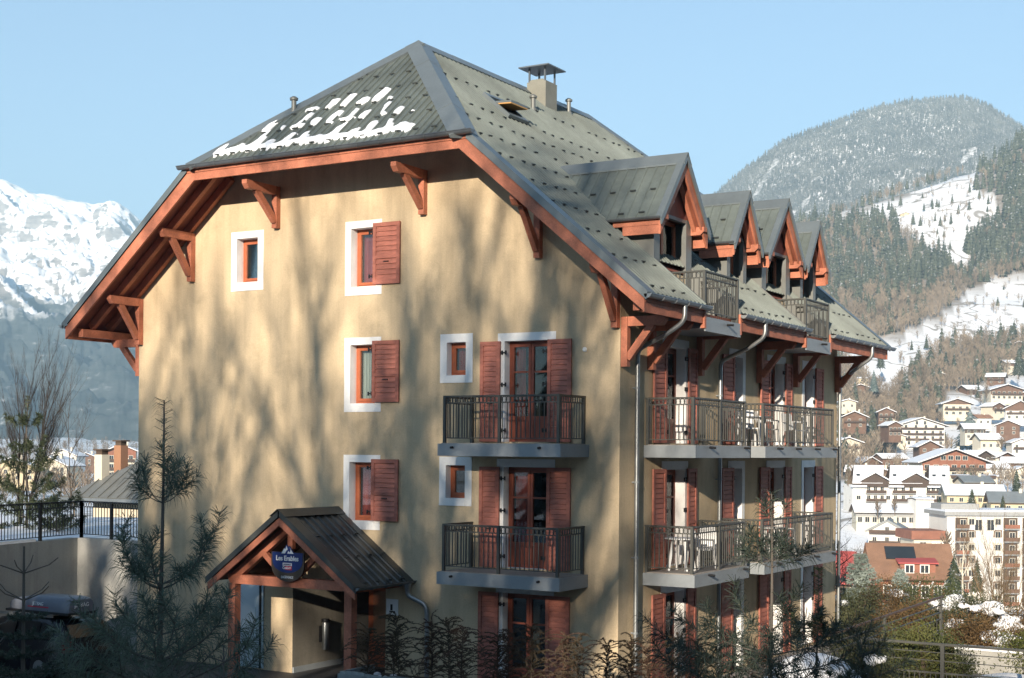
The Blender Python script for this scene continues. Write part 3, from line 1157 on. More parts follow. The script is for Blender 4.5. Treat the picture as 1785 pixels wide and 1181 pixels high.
        arc = [V(0, s * (.075 - .062 * math.cos(t)), -.062 * math.sin(t)) for t in np.linspace(0, math.pi, 8)]
        base0, base1 = V(-1.25, ye, zE), V(x0 + .02, ye, zE)
        vs = [base0 + a for a in arc] + [base1 + a for a in arc]
        fs = [(k, k + 1, 9 + k, 8 + k) if s > 0 else (k + 1, k, 8 + k, 9 + k) for k in range(7)]
        fs += [tuple(range(8)), tuple(range(8, 16))]
        m2.add(vs, fs); m2.build("gutter", M['zincdark'], dm, smooth=True)
    # ridge cap
    m2 = MB()
    for s in (-1, 1):
        n = nrm((0, s * sl, 1))
        a0_, a1_ = V(x0 + .07, yc, za + .075), V(RX + (RZ - za) / RS - .25, yc, za + .075)
        w = V(0, s * .2, -sl * .2)
        m2.add([a0_, a1_, a1_ + w - V(0, 0, .015), a0_ + w - V(0, 0, .015), a0_ + w - V(0, 0, .05), a1_ + w - V(0, 0, .05)],
               [(0, 1, 2, 3) if s > 0 else (3, 2, 1, 0), (3, 2, 5, 4) if s > 0 else (4, 5, 2, 3)])
    m2.build("ridge_cap", M['roofcap'], dm)
    # guards on the slope that faces the front
    for q, xs_ in ((hr * .55, (-.15, -.65, -1.15, -1.65)), (hr * .93, (-.2, -.7))):
        for x in xs_:
            if zroof(x) < za - sl * q - .1:
                put("snow_guard", GUARD, dm, loc=V(x, yc - q, za - sl * q) + nrm((0, -sl, 1)) * .03, rot=(math.atan(sl), 0, 0))
    if big:
        m2 = MB(); m2.lathe([(.09, 0), (.11, .02), (.1, .05), (.06, .085), (0.01, .095)], (0, 0, 0), 14)
        o = m2.build("bulkhead_lamp", M['lamp'], dm, smooth=True, loc=(0.0, yc - .14, zt + .35)); o.rotation_euler = (0, math.pi / 2, 0)


for d_ in DORM:
    dormer(*d_)

# ---- chimney, vents, roof window
ch = MB()
cx0, cx1, cy0, cy1 = -6.86, -6.26, 7.7, 8.34
ch.box(cx0, cx1, cy0, cy1, 13.6, 15.12)
ch.prism([V(cx0 + .0, cy0 + .03, 15.12), V(cx1 - .0, cy0 + .03, 15.12), V(cx1 - .12, cy0 + .03, 15.19), V(cx0 + .12, cy0 + .03, 15.19)], V(0, cy1 - cy0 - .06, 0))
chim = ch.build("chimney", mat("chimney_render", (.23, .225, .19), .85, var=.12, vs=2, fine=.1), house)
for x in (cx0 + .05, cx1 - .05):
    for y in (cy0 + .05, cy1 - .05):
        m2 = MB(); m2.box(x - .022, x + .022, y - .022, y + .022, 15.0, 15.5); m2.build("cap_post", M['zincdark'], chim)
m2 = MB()
c = V((cx0 + cx1) / 2, (cy0 + cy1) / 2, 0)
P = [c + V(sx * .48, sy * .5, 15.5) for sx, sy in ((-1, -1), (1, -1), (1, 1), (-1, 1))]
m2.add(P + [p + V(0, 0, .035) for p in P] + [c + V(0, 0, 15.62)],
       [(3, 2, 1, 0), (0, 1, 5, 4), (1, 2, 6, 5), (2, 3, 7, 6), (3, 0, 4, 7), (4, 5, 8), (5, 6, 8), (6, 7, 8), (7, 4, 8)])
m2.build("chimney_cap", M['zincdark'], chim)
for x, y, z, h in ((-5.75, 6.15, 13.88, .42), (-6.6, 9.65, 14.6, .45), (-9.04, .27, 12.98, .4)):
    m2 = MB(); m2.lathe([(.11, -.1), (.1, .06), (.062, .08), (.062, h - .08), (.1, h - .07), (.105, h - .02), (.05, h + .02)], (x, y, z), 14)
    m2.build("vent_pipe", M['greywall'], house, smooth=True)
sk = MB()
skx0, skx1, sky0, sky1 = -5.25, -4.5, 2.8, 3.75
for (xa, xb, ya, yb) in ((skx0, skx0 + .1, sky0, sky1), (skx1 - .1, skx1, sky0, sky1), (skx0 + .1, skx1 - .1, sky0, sky0 + .09), (skx0 + .1, skx1 - .1, sky1 - .09, sky1)):
    sk.prism([rp(xa, ya, .03), rp(xb, ya, .03), rp(xb, yb, .03), rp(xa, yb, .03)], NR * .09)
skl = sk.build("roof_window", M['roofcap'], house)
m2 = MB(); m2.prism([rp(skx0, sky0 + .05, .02), rp(skx1, sky0 + .05, .02), rp(skx1, sky1 - .05, .02), rp(skx0, sky1 - .05, .02)], NR * .03); m2.build("opening", M['black'], skl)
# tilted open sash pivoting at its middle
mid = rp((skx0 + skx1) / 2, (sky0 + sky1) / 2, .12)
dn = nrm((1, 0, -RS)); dn = nrm(dn * math.cos(.65) + NR * math.sin(.65)); nn = np.cross(V(0, 1, 0), dn); nn = nn if nn[2] > 0 else -nn
m2 = MB(); hy = (sky1 - sky0) / 2 - .08
q = [mid - dn * .42 - V(0, hy, 0), mid + dn * .42 - V(0, hy, 0), mid + dn * .42 + V(0, hy, 0), mid - dn * .42 + V(0, hy, 0)]
m2.prism(q, nn * .05); m2.build("sash", M['roofcap'], skl)
m2 = MB(); m2.prism([p - nn * .03 for p in q], nn * .028); m2.build("sash_wood", mat("pine_wood", (.5, .27, .09), .6), skl)

# ---- snow left on the front hip
def hip_snow():
    st = .03
    xs = np.arange(-10.5, -4.3, st); ys = np.arange(-1.28, .75, st)
    X, Y = np.meshgrid(xs, ys, indexing='ij')
    # rows of guards hold snow; between them it thins in bands along the fall line
    f = np.full(X.shape, -1.0)
    top = np.interp(X, [-10.4, -9.6, -8.6, -7.5, -6.6, -5.8, -4.6], [-.95, -.55, .1, .55, .45, -.2, -.85])
    for r, y in enumerate(guard_rows_front[:4]):
        half = RY1 - y - .35; k = int(2 * half / .48)
        for i in range(k + 1):
            gx = RX - half + .12 + (r % 2) * .2 + i * .48
            wob = .03 * np.sin(Y * 9 + gx * 7) + .02 * np.sin(X * 13)
            tl = .52 + .2 * np.sin(gx * 5.3 + r * 2)
            # a tongue running up the fall line above the guard, and a low bank joining it to the next
            a = np.minimum(1 - np.abs(X - gx + wob) / .12, np.minimum((Y - y - .02) * 7, (y + tl - Y) * 3.2))
            b = np.minimum(1 - np.abs(Y - y - .13 + wob) / (.075 + .03 * np.sin(gx * 11)), ((.3 if r == 0 else .16 + .1 * math.sin(gx * 8)) - np.abs(X - gx)) * 6)
            f = np.maximum(f, np.maximum(a, b))
    f = f + fbm(X * 4.2, Y * 4.2, 4) * .75 + .22
    f = f + np.clip((-.9 - Y) * 1.4, -.35, .12)
    f = np.minimum(f, (top + .25 - Y) * 5 + fbm(X * 1.7 + 9, Y * 1.7, 3) * 2.2)
    f = np.minimum(f, (X + 10.4) * 6); f = np.minimum(f, (-4.5 - X) * 6 + fbm(X * 4, Y * 4 + 3) * 2)
    gaps = np.full(X.shape, 9.0)
    h = np.clip(f * .9, -.02, .5); h = .045 * np.sqrt(np.clip(h, 0, .5) / .5) + .012 * fbm(X * 9, Y * 9, 3)
    keep = f > 0
    idx = -np.ones(X.shape, int); vs = []; fs = []
    cell = keep[:-1, :-1] & keep[1:, :-1] & keep[1:, 1:] & keep[:-1, 1:]
    need = np.zeros(X.shape, bool)
    need[:-1, :-1] |= cell; need[1:, :-1] |= cell; need[1:, 1:] |= cell; need[:-1, 1:] |= cell
    base = np.stack([X, Y, RZ - RS * (RY1 - Y)], -1)
    edge = np.zeros(X.shape, bool)
    inner = np.zeros(X.shape, bool); inner[1:-1, 1:-1] = cell[:-1, :-1] & cell[1:, :-1] & cell[1:, 1:] & cell[:-1, 1:]
    hh = np.where(inner, np.maximum(h, .03), .0)
    # soften the height
    for _ in range(2):
        g = hh.copy(); g[1:-1, 1:-1] = (hh[1:-1, 1:-1] * 2 + hh[:-2, 1:-1] + hh[2:, 1:-1] + hh[1:-1, :-2] + hh[1:-1, 2:]) / 6
        hh = np.where(inner, g, 0)
    pos = base + NF * (hh + np.where(inner, .03, -.005))[..., None]
    n = 0
    for i, j in np.argwhere(need):
        idx[i, j] = n; n += 1; vs.append(pos[i, j])
    for i, j in np.argwhere(cell):
        fs.append((idx[i, j], idx[i + 1, j], idx[i + 1, j + 1], idx[i, j + 1]))
    m2 = MB(); m2.add(vs, fs)
    return m2


hip_snow().build("roof_snow", M['snow'], None, smooth=True, angle=180, kind="stuff",
                 label="melting patch of white snow held by guards on the front roof slope", cat="snow")

# ------------------------------------------------------------------ ground, hillside and mountains
def sstep(a, b, x):
    t = np.clip((np.asarray(x, float) - a) / (b - a), 0, 1)
    return t * t * (3 - 2 * t)


def ts_of(x, y):
    dx, dy = x - CAM[0], y - CAM[1]
    t = dx * FW[0] + dy * FW[1]
    l = dx * R0[0] + dy * R0[1]
    return t, l


S_ = lambda u: (u - 892.5) / FPX
HILL_S = [S_(q) for q in (900, 1300, 1430, 1560, 1690, 1785, 2100)]
HILL_V = [480, 425, 378, 338, 297, 238, 200]
RIGHT_T = [40, 60, 100, 200, 330, 380, 420, 480, 740, 1000, 1300, 1800, 2150, 8000]
RIGHT_Z = [-.6, -3, -9, -20, -32, -20, -14, -8, 7, 62, 150, None, None, None]
LEFT_T = [42, 60, 120, 750, 1500, 2500, 8000]
LEFT_Z = [-.6, -2, -9, -14, -10, 15, 40]


def ground_z(x, y, rough=True):
    x = np.asarray(x, float); y = np.asarray(y, float)
    t, l = ts_of(x, y)
    s = l / np.maximum(t, 1.0)
    zc = 4.86 + 1800 * (783.96 - np.interp(s, HILL_S, HILL_V)) / FPX
    low = np.interp(t, RIGHT_T[:11], RIGHT_Z[:11])
    k = np.interp(t, [1300, 1800, 2150, 8000], [0, 1, .9, .4])
    zr = np.where(t < 1300, low, 150 + (zc - 150) * k)
    zl = np.interp(t, LEFT_T, LEFT_Z)
    w = sstep(-.12, .16, s)
    z = zl * (1 - w) + zr * w
    # all around the house the ground is levelled
    d = np.hypot(np.maximum(np.abs(x + 5) - 14, 0), np.maximum(np.abs(y - 2) - 16, 0))
    back = -.55 + np.clip(-t - 10, 0, 400) * .03
    z = np.where(t < 30, back, z)
    m = sstep(2, 22, d)
    z = -.55 * (1 - m) + z * m
    if rough:
        r = np.hypot(x, y)
        z = z + fbm(x * .05, y * .05, 4) * np.clip((d - 6) * .03, 0, 1.2) + fbm(x * .008 + 3, y * .008, 4) * np.clip((r - 300) * .02, 0, 16)
    return z


def ground_at(u, v, tmin=330.0, tmax=1850.0):
    """where the sight line of bearing u, height v meets the far slope (None when it does not)"""
    s = S_(u)
    ts = np.linspace(tmin, tmax, 500)
    x = CAM[0] + ts * (FW[0] + R0[0] * s); y = CAM[1] + ts * (FW[1] + R0[1] * s)
    z = ground_z(x, y)
    zz = CAM[2] + ts * ((783.96 - v) / FPX + ROLL * s)
    hit = np.nonzero(z >= zz)[0]
    if len(hit) == 0: return None
    i = hit[0]
    return V(x[i], y[i], z[i]), ts[i]


# zones of the far slope as (bearing, height) outlines
ZONES = dict(
    bareA=[(1430, 610), (1500, 655), (1545, 690), (1600, 640), (1650, 690), (1640, 735), (1560, 790), (1490, 830), (1430, 845)],
    bareB=[(1590, 665), (1640, 612), (1700, 600), (1800, 590), (1800, 655), (1720, 665), (1660, 690)],
    conC=[(1380, 385), (1480, 378), (1556, 382), (1570, 425), (1640, 445), (1662, 482), (1600, 522), (1400, 530)],
    bareC=[(1380, 400), (1470, 385), (1570, 400), (1640, 450), (1400, 520)],
    bareD=[(1400, 515), (1600, 508), (1660, 480), (1720, 468), (1800, 430), (1800, 470), (1700, 500), (1640, 552), (1560, 590), (1420, 600)],
    conE=[(1700, 300), (1730, 262), (1800, 232), (1800, 470), (1740, 480), (1690, 470), (1680, 440), (1760, 352), (1695, 330)],
    bareF=[(1430, 372), (1560, 330), (1690, 290), (1685, 300), (1560, 343), (1440, 380)],
)


def inside(poly, u, v):
    c = False
    for i in range(len(poly)):
        a, b = poly[i], poly[i - 1]
        if (a[1] > v) != (b[1] > v) and u < (b[0] - a[0]) * (v - a[1]) / (b[1] - a[1]) + a[0]:
            c = not c
    return c


def wood_mask(x, y, z):
    """1 where the slope is wooded"""
    t, l = ts_of(x, y)
    ok = (t > 380) & (t < 2200)
    u = 892.5 + FPX * l / np.maximum(t, 1); v = 783.96 - FPX * (z - CAM[2]) / np.maximum(t, 1) + ROLL * (u - 892.5)
    m = np.zeros(x.shape)
    sel = np.argwhere(ok & (u > 1300) & (u < 1850))
    for i, j in sel:
        if any(inside(p, u[i, j], v[i, j]) for p in ZONES.values()):
            m[i, j] = 1
    return m


def grid_faces(n, m, wrap=False):
    i, j = np.meshgrid(np.arange(n if wrap else n - 1), np.arange(m - 1), indexing='ij')
    i2 = (i + 1) % n
    return np.stack([i * m + j, i2 * m + j, i2 * m + j + 1, i * m + j + 1], -1).reshape(-1, 4)


def track_mask(t):
    """thin winding tracks and hedge lines across the fields"""
    n = noise(t, .0075, 3, .5, coords(t, (1, 1, 1)), .3)
    d = math_(t, 'ABSOLUTE', math_(t, 'SUBTRACT', n.outputs[0], .5))
    return ramp(t, math_(t, 'MULTIPLY', d, 20), [(.06, 1.0), (.14, 0.0)])


def ground_mat():
    m, t, b = nt("snowy_ground")
    vec = coords(t)
    at = t.nodes.new("ShaderNodeAttribute"); at.attribute_name = "wood"
    n1 = noise(t, .06, 8, .65, vec)
    n2 = noise(t, .9, 6, .65, vec)
    snow = ramp(t, n2.outputs[0], [(.3, (.72, .73, .76)), (.6, (.86, .87, .89))])
    earth = ramp(t, n2.outputs[0], [(.3, (.10, .075, .05)), (.7, (.21, .165, .115))])
    thin = ramp(t, math_(t, 'ADD', math_(t, 'MULTIPLY', n1.outputs[0], .75), math_(t, 'MULTIPLY', n2.outputs[0], .35)), [(.60, 0.0), (.68, 1.0)])
    thin = math_(t, 'MAXIMUM', thin, math_(t, 'MULTIPLY', track_mask(t), .75))
    f = math_(t, 'MAXIMUM', thin, math_(t, 'MULTIPLY', at.outputs["Fac"], ramp(t, n1.outputs[0], [(.3, .55), (.6, .95)])))
    t.links.new(mixc(t, f, snow, earth), b.inputs["Base Color"])
    b.inputs["Roughness"].default_value = .85; b.inputs["Specular IOR Level"].default_value = .2
    bumpn(t, b, n2.outputs[0], .5, .3)
    return m


# polar sheet: fine where the valley opens between house and hill
ang = []
a = -math.pi
base_ang = math.atan2(FW[1], FW[0])
while a < math.pi:
    ang.append(a)
    rel = abs(a)
    a += math.radians(.16 if rel < math.radians(25) else 3.0)
ang = np.array(ang) + base_ang
rad = np.concatenate([np.linspace(.0, 60, 50)[1:], np.geomspace(62, 6400, 150)])
A_, R_ = np.meshgrid(ang, rad, indexing='ij')
gx = CAM[0] + R_ * np.cos(A_); gy = CAM[1] + R_ * np.sin(A_)
gz = ground_z(gx, gy)
vs = np.stack([gx, gy, gz], -1).reshape(-1, 3)
fc = grid_faces(len(ang), len(rad), True)
c0 = np.array([[CAM[0], CAM[1], float(ground_z(CAM[0], CAM[1]))]])
vs2 = np.concatenate([vs, c0])
gm = tri_mesh("ground", vs2, fc, ground_mat(), smooth=True)
wm = np.maximum(wood_mask(gx, gy, gz), .9 * (1 - sstep(40, 75, np.hypot(gx + 2, gy - 5)))).reshape(-1)  # dark earth added around the house to cut snow bounce on the walls
at = gm.attributes.new("wood", 'FLOAT', 'POINT')
at.data.foreach_set("value", np.append(wm, 0).astype(np.float32))
ground = put("ground", gm, kind="structure", label="snowy ground falling to the valley and rising to the village slope")

# wooded mountain on the right
MR_S = [S_(q) for q in (500, 800, 1000, 1225, 1300, 1370, 1440, 1500, 1560, 1620, 1680, 1720, 1750, 1785, 1900, 2200)]
MR_V = [700, 600, 480, 338, 278, 233, 200, 183, 171, 163, 163, 175, 192, 213, 262, 330]
TM = 3000.0


def mtn_right(s, t):
    crest = 4.86 + TM * ((783.96 - np.interp(s, MR_S, MR_V)) / FPX + ROLL * s) - 16
    k = np.interp(t, [1700, 2000, 2500, 3000, 3300, 3900], [-.05, .16, .60, 1.0, .93, .3])
    k2 = np.where(t < 3000, k, k)
    x = s * 3000; n = fbm(x * .004 + 8, t * .004, 5)
    return crest * k2 + n * 75 * np.interp(t, [1700, 2200, 2850, 3000, 3300], [.4, 1, .7, .2, .5])


sg = np.linspace(S_(600), S_(2150), 330); tg = np.linspace(1700, 3900, 100)
SS, TT = np.meshgrid(sg, tg, indexing='ij')
zz = mtn_right(SS, TT)
mx = CAM[0] + TT * (FW[0] + R0[0] * SS); my = CAM[1] + TT * (FW[1] + R0[1] * SS)


def forest_floor():
    m, t, b = nt("forest_floor")
    vec = coords(t)
    n1 = noise(t, .012, 7, .7, coords(t, (1, 1, .35)))
    n2 = noise(t, .12, 5, .7, vec)
    s = math_(t, 'ADD', math_(t, 'MULTIPLY', n1.outputs[0], .6), math_(t, 'MULTIPLY', n2.outputs[0], .5))
    c = ramp(t, s, [(.44, (.09, .095, .09)), (.55, (.26, .27, .27)), (.66, (.70, .72, .75))])
    t.links.new(c, b.inputs["Base Color"]); b.inputs["Roughness"].default_value = .95
    b.inputs["Specular IOR Level"].default_value = .1
    return m


me = tri_mesh("wooded_mountain", np.stack([mx, my, zz], -1).reshape(-1, 3), grid_faces(*SS.shape), forest_floor(), True)
put("wooded_mountain", me, kind="structure", label="rounded wooded mountain dusted with snow on the right")

# snow and rock range on the left
ML_S = [S_(q) for q in (-700, -300, -60, 0, 30, 60, 100, 130, 160, 190, 205, 220, 245, 300, 450, 700, 900)]
ML_V = [420, 350, 308, 314, 328, 340, 345, 352, 358, 349, 352, 362, 383, 410, 440, 560, 640]
TL = 5600.0


def mtn_left(s, t):
    crest = 4.86 + TL * ((783.96 - np.interp(s, ML_S, ML_V)) / FPX + ROLL * s)
    k = np.interp(t, [2300, 2700, 3400, 4200, 4700, 5200, 5600, 6000, 6300], [-.02, .05, .26, .50, .60, .88, 1.0, .93, .6])
    x = s * 5000
    ridge = 1 - np.abs(fbm(x * .0035 + t * .0012, t * .0035, 6, .55)) * 2.2
    n = fbm(x * .0022, t * .002 + 4, 6, .55)
    amp = np.interp(t, [2300, 3000, 4000, 5300, 5600, 6000], [10, 60, 120, 90, 22, 60])
    return crest * k + amp * (n * 1.1 + (ridge - .75) * .9)


sg = np.linspace(S_(-500), S_(600), 420); tg = np.linspace(2300, 6250, 240)
SS, TT = np.meshgrid(sg, tg, indexing='ij')
zz = mtn_left(SS, TT)
mx = CAM[0] + TT * (FW[0] + R0[0] * SS); my = CAM[1] + TT * (FW[1] + R0[1] * SS)


def alp_mat():
    m, t, b = nt("alpine_rock_and_snow")
    vec = coords(t)
    ge = t.nodes.new("ShaderNodeNewGeometry")
    sx = t.nodes.new("ShaderNodeSeparateXYZ"); t.links.new(ge.outputs["Normal"], sx.inputs[0])
    px = t.nodes.new("ShaderNodeSeparateXYZ"); t.links.new(ge.outputs["Position"], px.inputs[0])
    n1 = noise(t, .006, 6, .58, coords(t, (1, 1, 2.0)), .4)
    n2 = noise(t, .022, 5, .62, coords(t, (1, 1, 3.5), (.25, .1, 0)))
    n3 = noise(t, .0035, 7, .65, vec)
    rock = ramp(t, n2.outputs[0], [(.3, (.16, .155, .155)), (.7, (.36, .345, .33))])
    snow = (.84, .86, .9)
    e = math_(t, 'ADD', math_(t, 'MULTIPLY', sx.outputs[2], .75), math_(t, 'MULTIPLY', n1.outputs[0], .9))
    e = math_(t, 'ADD', e, math_(t, 'MULTIPLY', n2.outputs[0], .35))
    c = mixc(t, ramp(t, e, [(1.02, 0.0), (1.10, 1.0)]) if False else ramp(t, math_(t, 'MULTIPLY', e, .6), [(.622, 0.0), (.665, 1.0)]), rock, snow)
    wood = ramp(t, n2.outputs[0], [(.35, (.03, .04, .04)), (.62, (.075, .085, .085)), (.78, (.5, .52, .55))])
    hz = math_(t, 'ADD', px.outputs[2], math_(t, 'MULTIPLY', math_(t, 'SUBTRACT', n3.outputs[0], .5), 620))
    hz = math_(t, 'ADD', hz, math_(t, 'MULTIPLY', math_(t, 'SUBTRACT', n1.outputs[0], .5), 260))
    fw = t.nodes.new("ShaderNodeMapRange"); fw.inputs["From Min"].default_value = 340; fw.inputs["From Max"].default_value = 430
    t.links.new(hz, fw.inputs["Value"])
    # a few snowy clearings in the wood
    t.links.new(mixc(t, fw.outputs[0], wood, c), b.inputs["Base Color"])
    b.inputs["Roughness"].default_value = .9; b.inputs["Specular IOR Level"].default_value = .15
    bumpn(t, b, n2.outputs[0], .5, 7)
    return m


me = tri_mesh("snow_mountain", np.stack([mx, my, zz], -1).reshape(-1, 3), grid_faces(*SS.shape), alp_mat(), True)
put("snow_mountain", me, kind="structure", label="rocky alpine range with snow fields above hazy forest on the left")

# valley air
hz = MB(); hz.box(-6700, 6700, -6700, 6700, -60, 1230)
hm = bpy.data.materials.new("valley_haze"); hm.use_nodes = True
ht = hm.node_tree; ht.nodes.remove(ht.nodes["Principled BSDF"])
pv = ht.nodes.new("ShaderNodeVolumePrincipled")
pv.inputs["Color"].default_value = (.48, .76, 1.0, 1)
pv.inputs["Density"].default_value = 2.0e-4
pv.inputs["Anisotropy"].default_value = 0.0
ht.links.new(pv.outputs[0], ht.nodes["Material Output"].inputs["Volume"])
hz.build("haze", hm, kind="stuff", label="thin blue haze filling the valley")

# ------------------------------------------------------------------ trees
def segs_to_mesh(segs, sides=4):
    """(p0, p1, r0, r1) limbs into prism arrays"""
    p0 = np.array([s[0] for s in segs]); p1 = np.array([s[1] for s in segs])
    r0 = np.array([s[2] for s in segs]); r1 = np.array([s[3] for s in segs])
    d = p1 - p0; d /= np.linalg.norm(d, axis=1, keepdims=True) + 1e-9
    ref = np.where(np.abs(d[:, 2:3]) > .9, np.array([[1., 0, 0]]), np.array([[0, 0, 1.]]))
    a = np.cross(d, ref); a /= np.linalg.norm(a, axis=1, keepdims=True); b = np.cross(d, a)
    vs = []
    for P, r in ((p0, r0), (p1, r1)):
        for k in range(sides):
            th = 2 * math.pi * k / sides
            vs.append(P + (a * math.cos(th) + b * math.sin(th)) * r[:, None])
    vs = np.stack(vs, 1)                      # n, 2*sides, 3
    n = len(segs)
    base = (np.arange(n) * 2 * sides)[:, None]
    fs = []
    for k in range(sides):
        k2 = (k + 1) % sides
        fs.append(np.concatenate([base + k, base + k2, base + sides + k2, base + sides + k], 1))
    return vs.reshape(-1, 3), np.concatenate(fs)


def bare_tree(h, rnd, levels=4, spread=.55, r=None, kids=4, up=.5, trunk=.35):
    """limbs of a leafless tree"""
    segs = []
    r = r or h * .014

    def grow(p, d, L, rad, lv):
        n = 3 if lv else 5
        q = p
        for i in range(n):
            d = nrm(d + V(rnd.uniform(-1, 1), rnd.uniform(-1, 1), rnd.uniform(-.3, .6)) * (.12 if lv else .05) + V(0, 0, .05 * lv))
            e = q + d * L / n
            ra, rb = rad * (1 - .55 * i / n), rad * (1 - .55 * (i + 1) / n)
            segs.append((q, e, ra, rb))
            if lv < levels and (lv > 0 or i >= n * trunk):
                for k in range(kids if lv == 0 else rnd.choice((1, 2, 2))):
                    th = rnd.uniform(0, 2 * math.pi)
                    side = nrm(np.cross(d, V(math.cos(th), math.sin(th), rnd.uniform(-.4, .4))))
                    nd = nrm(d * (1 - spread) + side * spread + V(0, 0, up * .4))
                    grow(e, nd, L * rnd.uniform(.38, .58) * (1.0 if lv else .9 - .35 * i / n), rb * .62, lv + 1)
            q = e
        if lv < levels:
            grow(q, d, L * .45, rad * .42, lv + 1)
    grow(V(0, 0, 0), V(0, 0, 1), h * .62, r, 0)
    return segs


bark_m = mat("bark", (.10, .085, .07), .9, var=.25, vs=4, stretch=(1, 1, .3), fine=.2)
twig_m = mat("twigs", (.085, .065, .05), .9, var=.2, vs=2)


def spruce_arrays(h, r, layers, sides, rnd, droop=.25, trunk=True):
    """conifer of ragged drooping skirts as vertex / triangle arrays"""
    vs = []; fs = []
    for i in range(layers):
        f = i / (layers - 1)
        zt = h * (.14 + .86 * (f + (1 - f) * 1.7 / layers)); zt = min(zt, h)
        zb = h * (.08 + .84 * f)
        rr = r * (1 - f) ** .8 + r * .06
        k = len(vs)
        vs.append((0, 0, zt))
        a0 = rnd.uniform(0, 6.28)
        for j in range(sides * 2):
            a = a0 + math.pi * j / sides
            q = rr * (rnd.uniform(.85, 1.15) if j % 2 == 0 else rnd.uniform(.45, .62))
            vs.append((q * math.cos(a), q * math.sin(a), zb - droop * q * (1 if j % 2 == 0 else .3) + rnd.uniform(-.02, .02) * h))
        for j in range(sides * 2):
            fs.append((k, k + 1 + j, k + 1 + (j + 1) % (sides * 2)))
    if trunk:
        k = len(vs); q = h * .014
        vs += [(q, 0, 0), (-q * .5, q, 0), (-q * .5, -q, 0), (0, 0, h * .6)]
        fs += [(k, k + 1, k + 3), (k + 1, k + 2, k + 3), (k + 2, k, k + 3)]
    return np.array(vs), np.array(fs)


def brush_arrays(h, rnd, n=26):
    """distant leafless tree: a stem and a fan of thin rising twigs"""
    vs = []; fs = []

    def sliver(a, b, w):
        k = len(vs)
        th = rnd.uniform(0, math.pi)
        o = V(math.cos(th), math.sin(th), 0) * w
        vs.extend([a - o, a + o, b]); fs.append((k, k + 1, k + 2))
    top = V(rnd.uniform(-.05, .05), rnd.uniform(-.05, .05), 1) * h
    sliver(V(0, 0, 0), top, h * .02); sliver(V(0, 0, 0), top, h * .02)
    for i in range(n):
        f = rnd.uniform(.22, .85); p = top * f
        th = rnd.uniform(0, 2 * math.pi); L = h * (.42 * (1 - f) + .12) * rnd.uniform(.7, 1.2)
        e = p + V(math.cos(th) * L * .62, math.sin(th) * L * .62, L * rnd.uniform(.55, 1.0))
        sliver(p, e, h * .017)
        for k in range(2):
            q = p + (e - p) * rnd.uniform(.35, .8); th2 = th + rnd.uniform(-1, 1); l2 = L * rnd.uniform(.25, .5)
            sliver(q, q + V(math.cos(th2) * l2 * .6, math.sin(th2) * l2 * .6, l2), h * .013)
    return np.array(vs), np.array(fs)


def joined(name, protos, items, material, **kw):
    """many transformed copies of small prototypes as one mesh; items: (proto, pos, scale, angle)"""
    VV = []; FF_ = []; k = 0
    for (pi, pos, sc, an) in items:
        v, f = protos[pi]
        c, s = math.cos(an), math.sin(an)
        w = np.stack([v[:, 0] * c - v[:, 1] * s, v[:, 0] * s + v[:, 1] * c, v[:, 2]], 1) * sc + np.asarray(pos)
        VV.append(w); FF_.append(f + k); k += len(v)
    return put(name, tri_mesh(name, np.concatenate(VV), np.concatenate(FF_), material), **kw)


rnd = random.Random(3)
# --- woods behind the viewpoint, towards the sun: they throw the shade over forecourt and facade
prot = []
for i in range(3):
    v, f = segs_to_mesh(bare_tree(1.0, rnd, levels=4, r=.0175, kids=3, spread=.45, up=.6), 3)
    prot.append((v, f))
items = []
tot = 0
for i, (xf, d, top) in enumerate(((-14.6, 44, 9.5), (-13.0, 50, 11.5), (-11.2, 40, 9.0), (-8.8, 46, 12.0), (-5.4, 42, 12.0), (-2.3, 38, 12.5),
                                  (-16.8, 48, 10), (-3.9, 52, 11.5), (-1.3, 50, 11))):
    x = xf + .28 * d; h = top + .27 * d + .6
    items.append((i % 3, (x, -d, -.6), h * 1.02, i * 1.3))
joined("bare_woodland", prot, items, bark_m, kind="stuff", label="leafless tall trees on the sunny side that dapple the facade with shade", cat="trees")
prot = [spruce_arrays(1, .2, 12, 9, rnd) for _ in range(3)]
items = []
for i in range(110):
    x = -36 + i * .95 + rnd.uniform(-.5, .5); d = rnd.uniform(58, 72)
    xf = x - .28 * d
    top = (3.4 + rnd.uniform(-1.5, 1.2) + .6 * math.sin(xf * .9)) if xf < .3 else 2.7 + rnd.uniform(-.8, .4)
    items.append((i % 3, (x, -d, -.5), top + .27 * d + .5, i * .7))
for i in range(17):                       # added row out of view on the right, blocks sky light from the side wall
    y = -14 + i * 1.6; edge = 13.5 - .2 * (y + 26.8)
    h = rnd.uniform(12, 17)
    items.append((i % 3, (edge + .2 * h + rnd.uniform(.6, 2.6), y, -.6), h, i * 1.1))
joined("spruce_wood_and_added_row", prot, items, leaf_mat("spruce_shade", (.02, .035, .02), (.05, .075, .04), snow=.2), kind="stuff",
       label="dark spruce wood on the sunny side that shades forecourt and lower walls, with an added unseen row on the right that blocks sky light", cat="trees")

# --- trees of the far slope
con_p = [spruce_arrays(1, rnd.uniform(.17, .23), 7, 7, rnd) for _ in range(6)]
bar_p = [brush_arrays(1, rnd, 26) for _ in range(8)]
con_i = []; bar_i = []


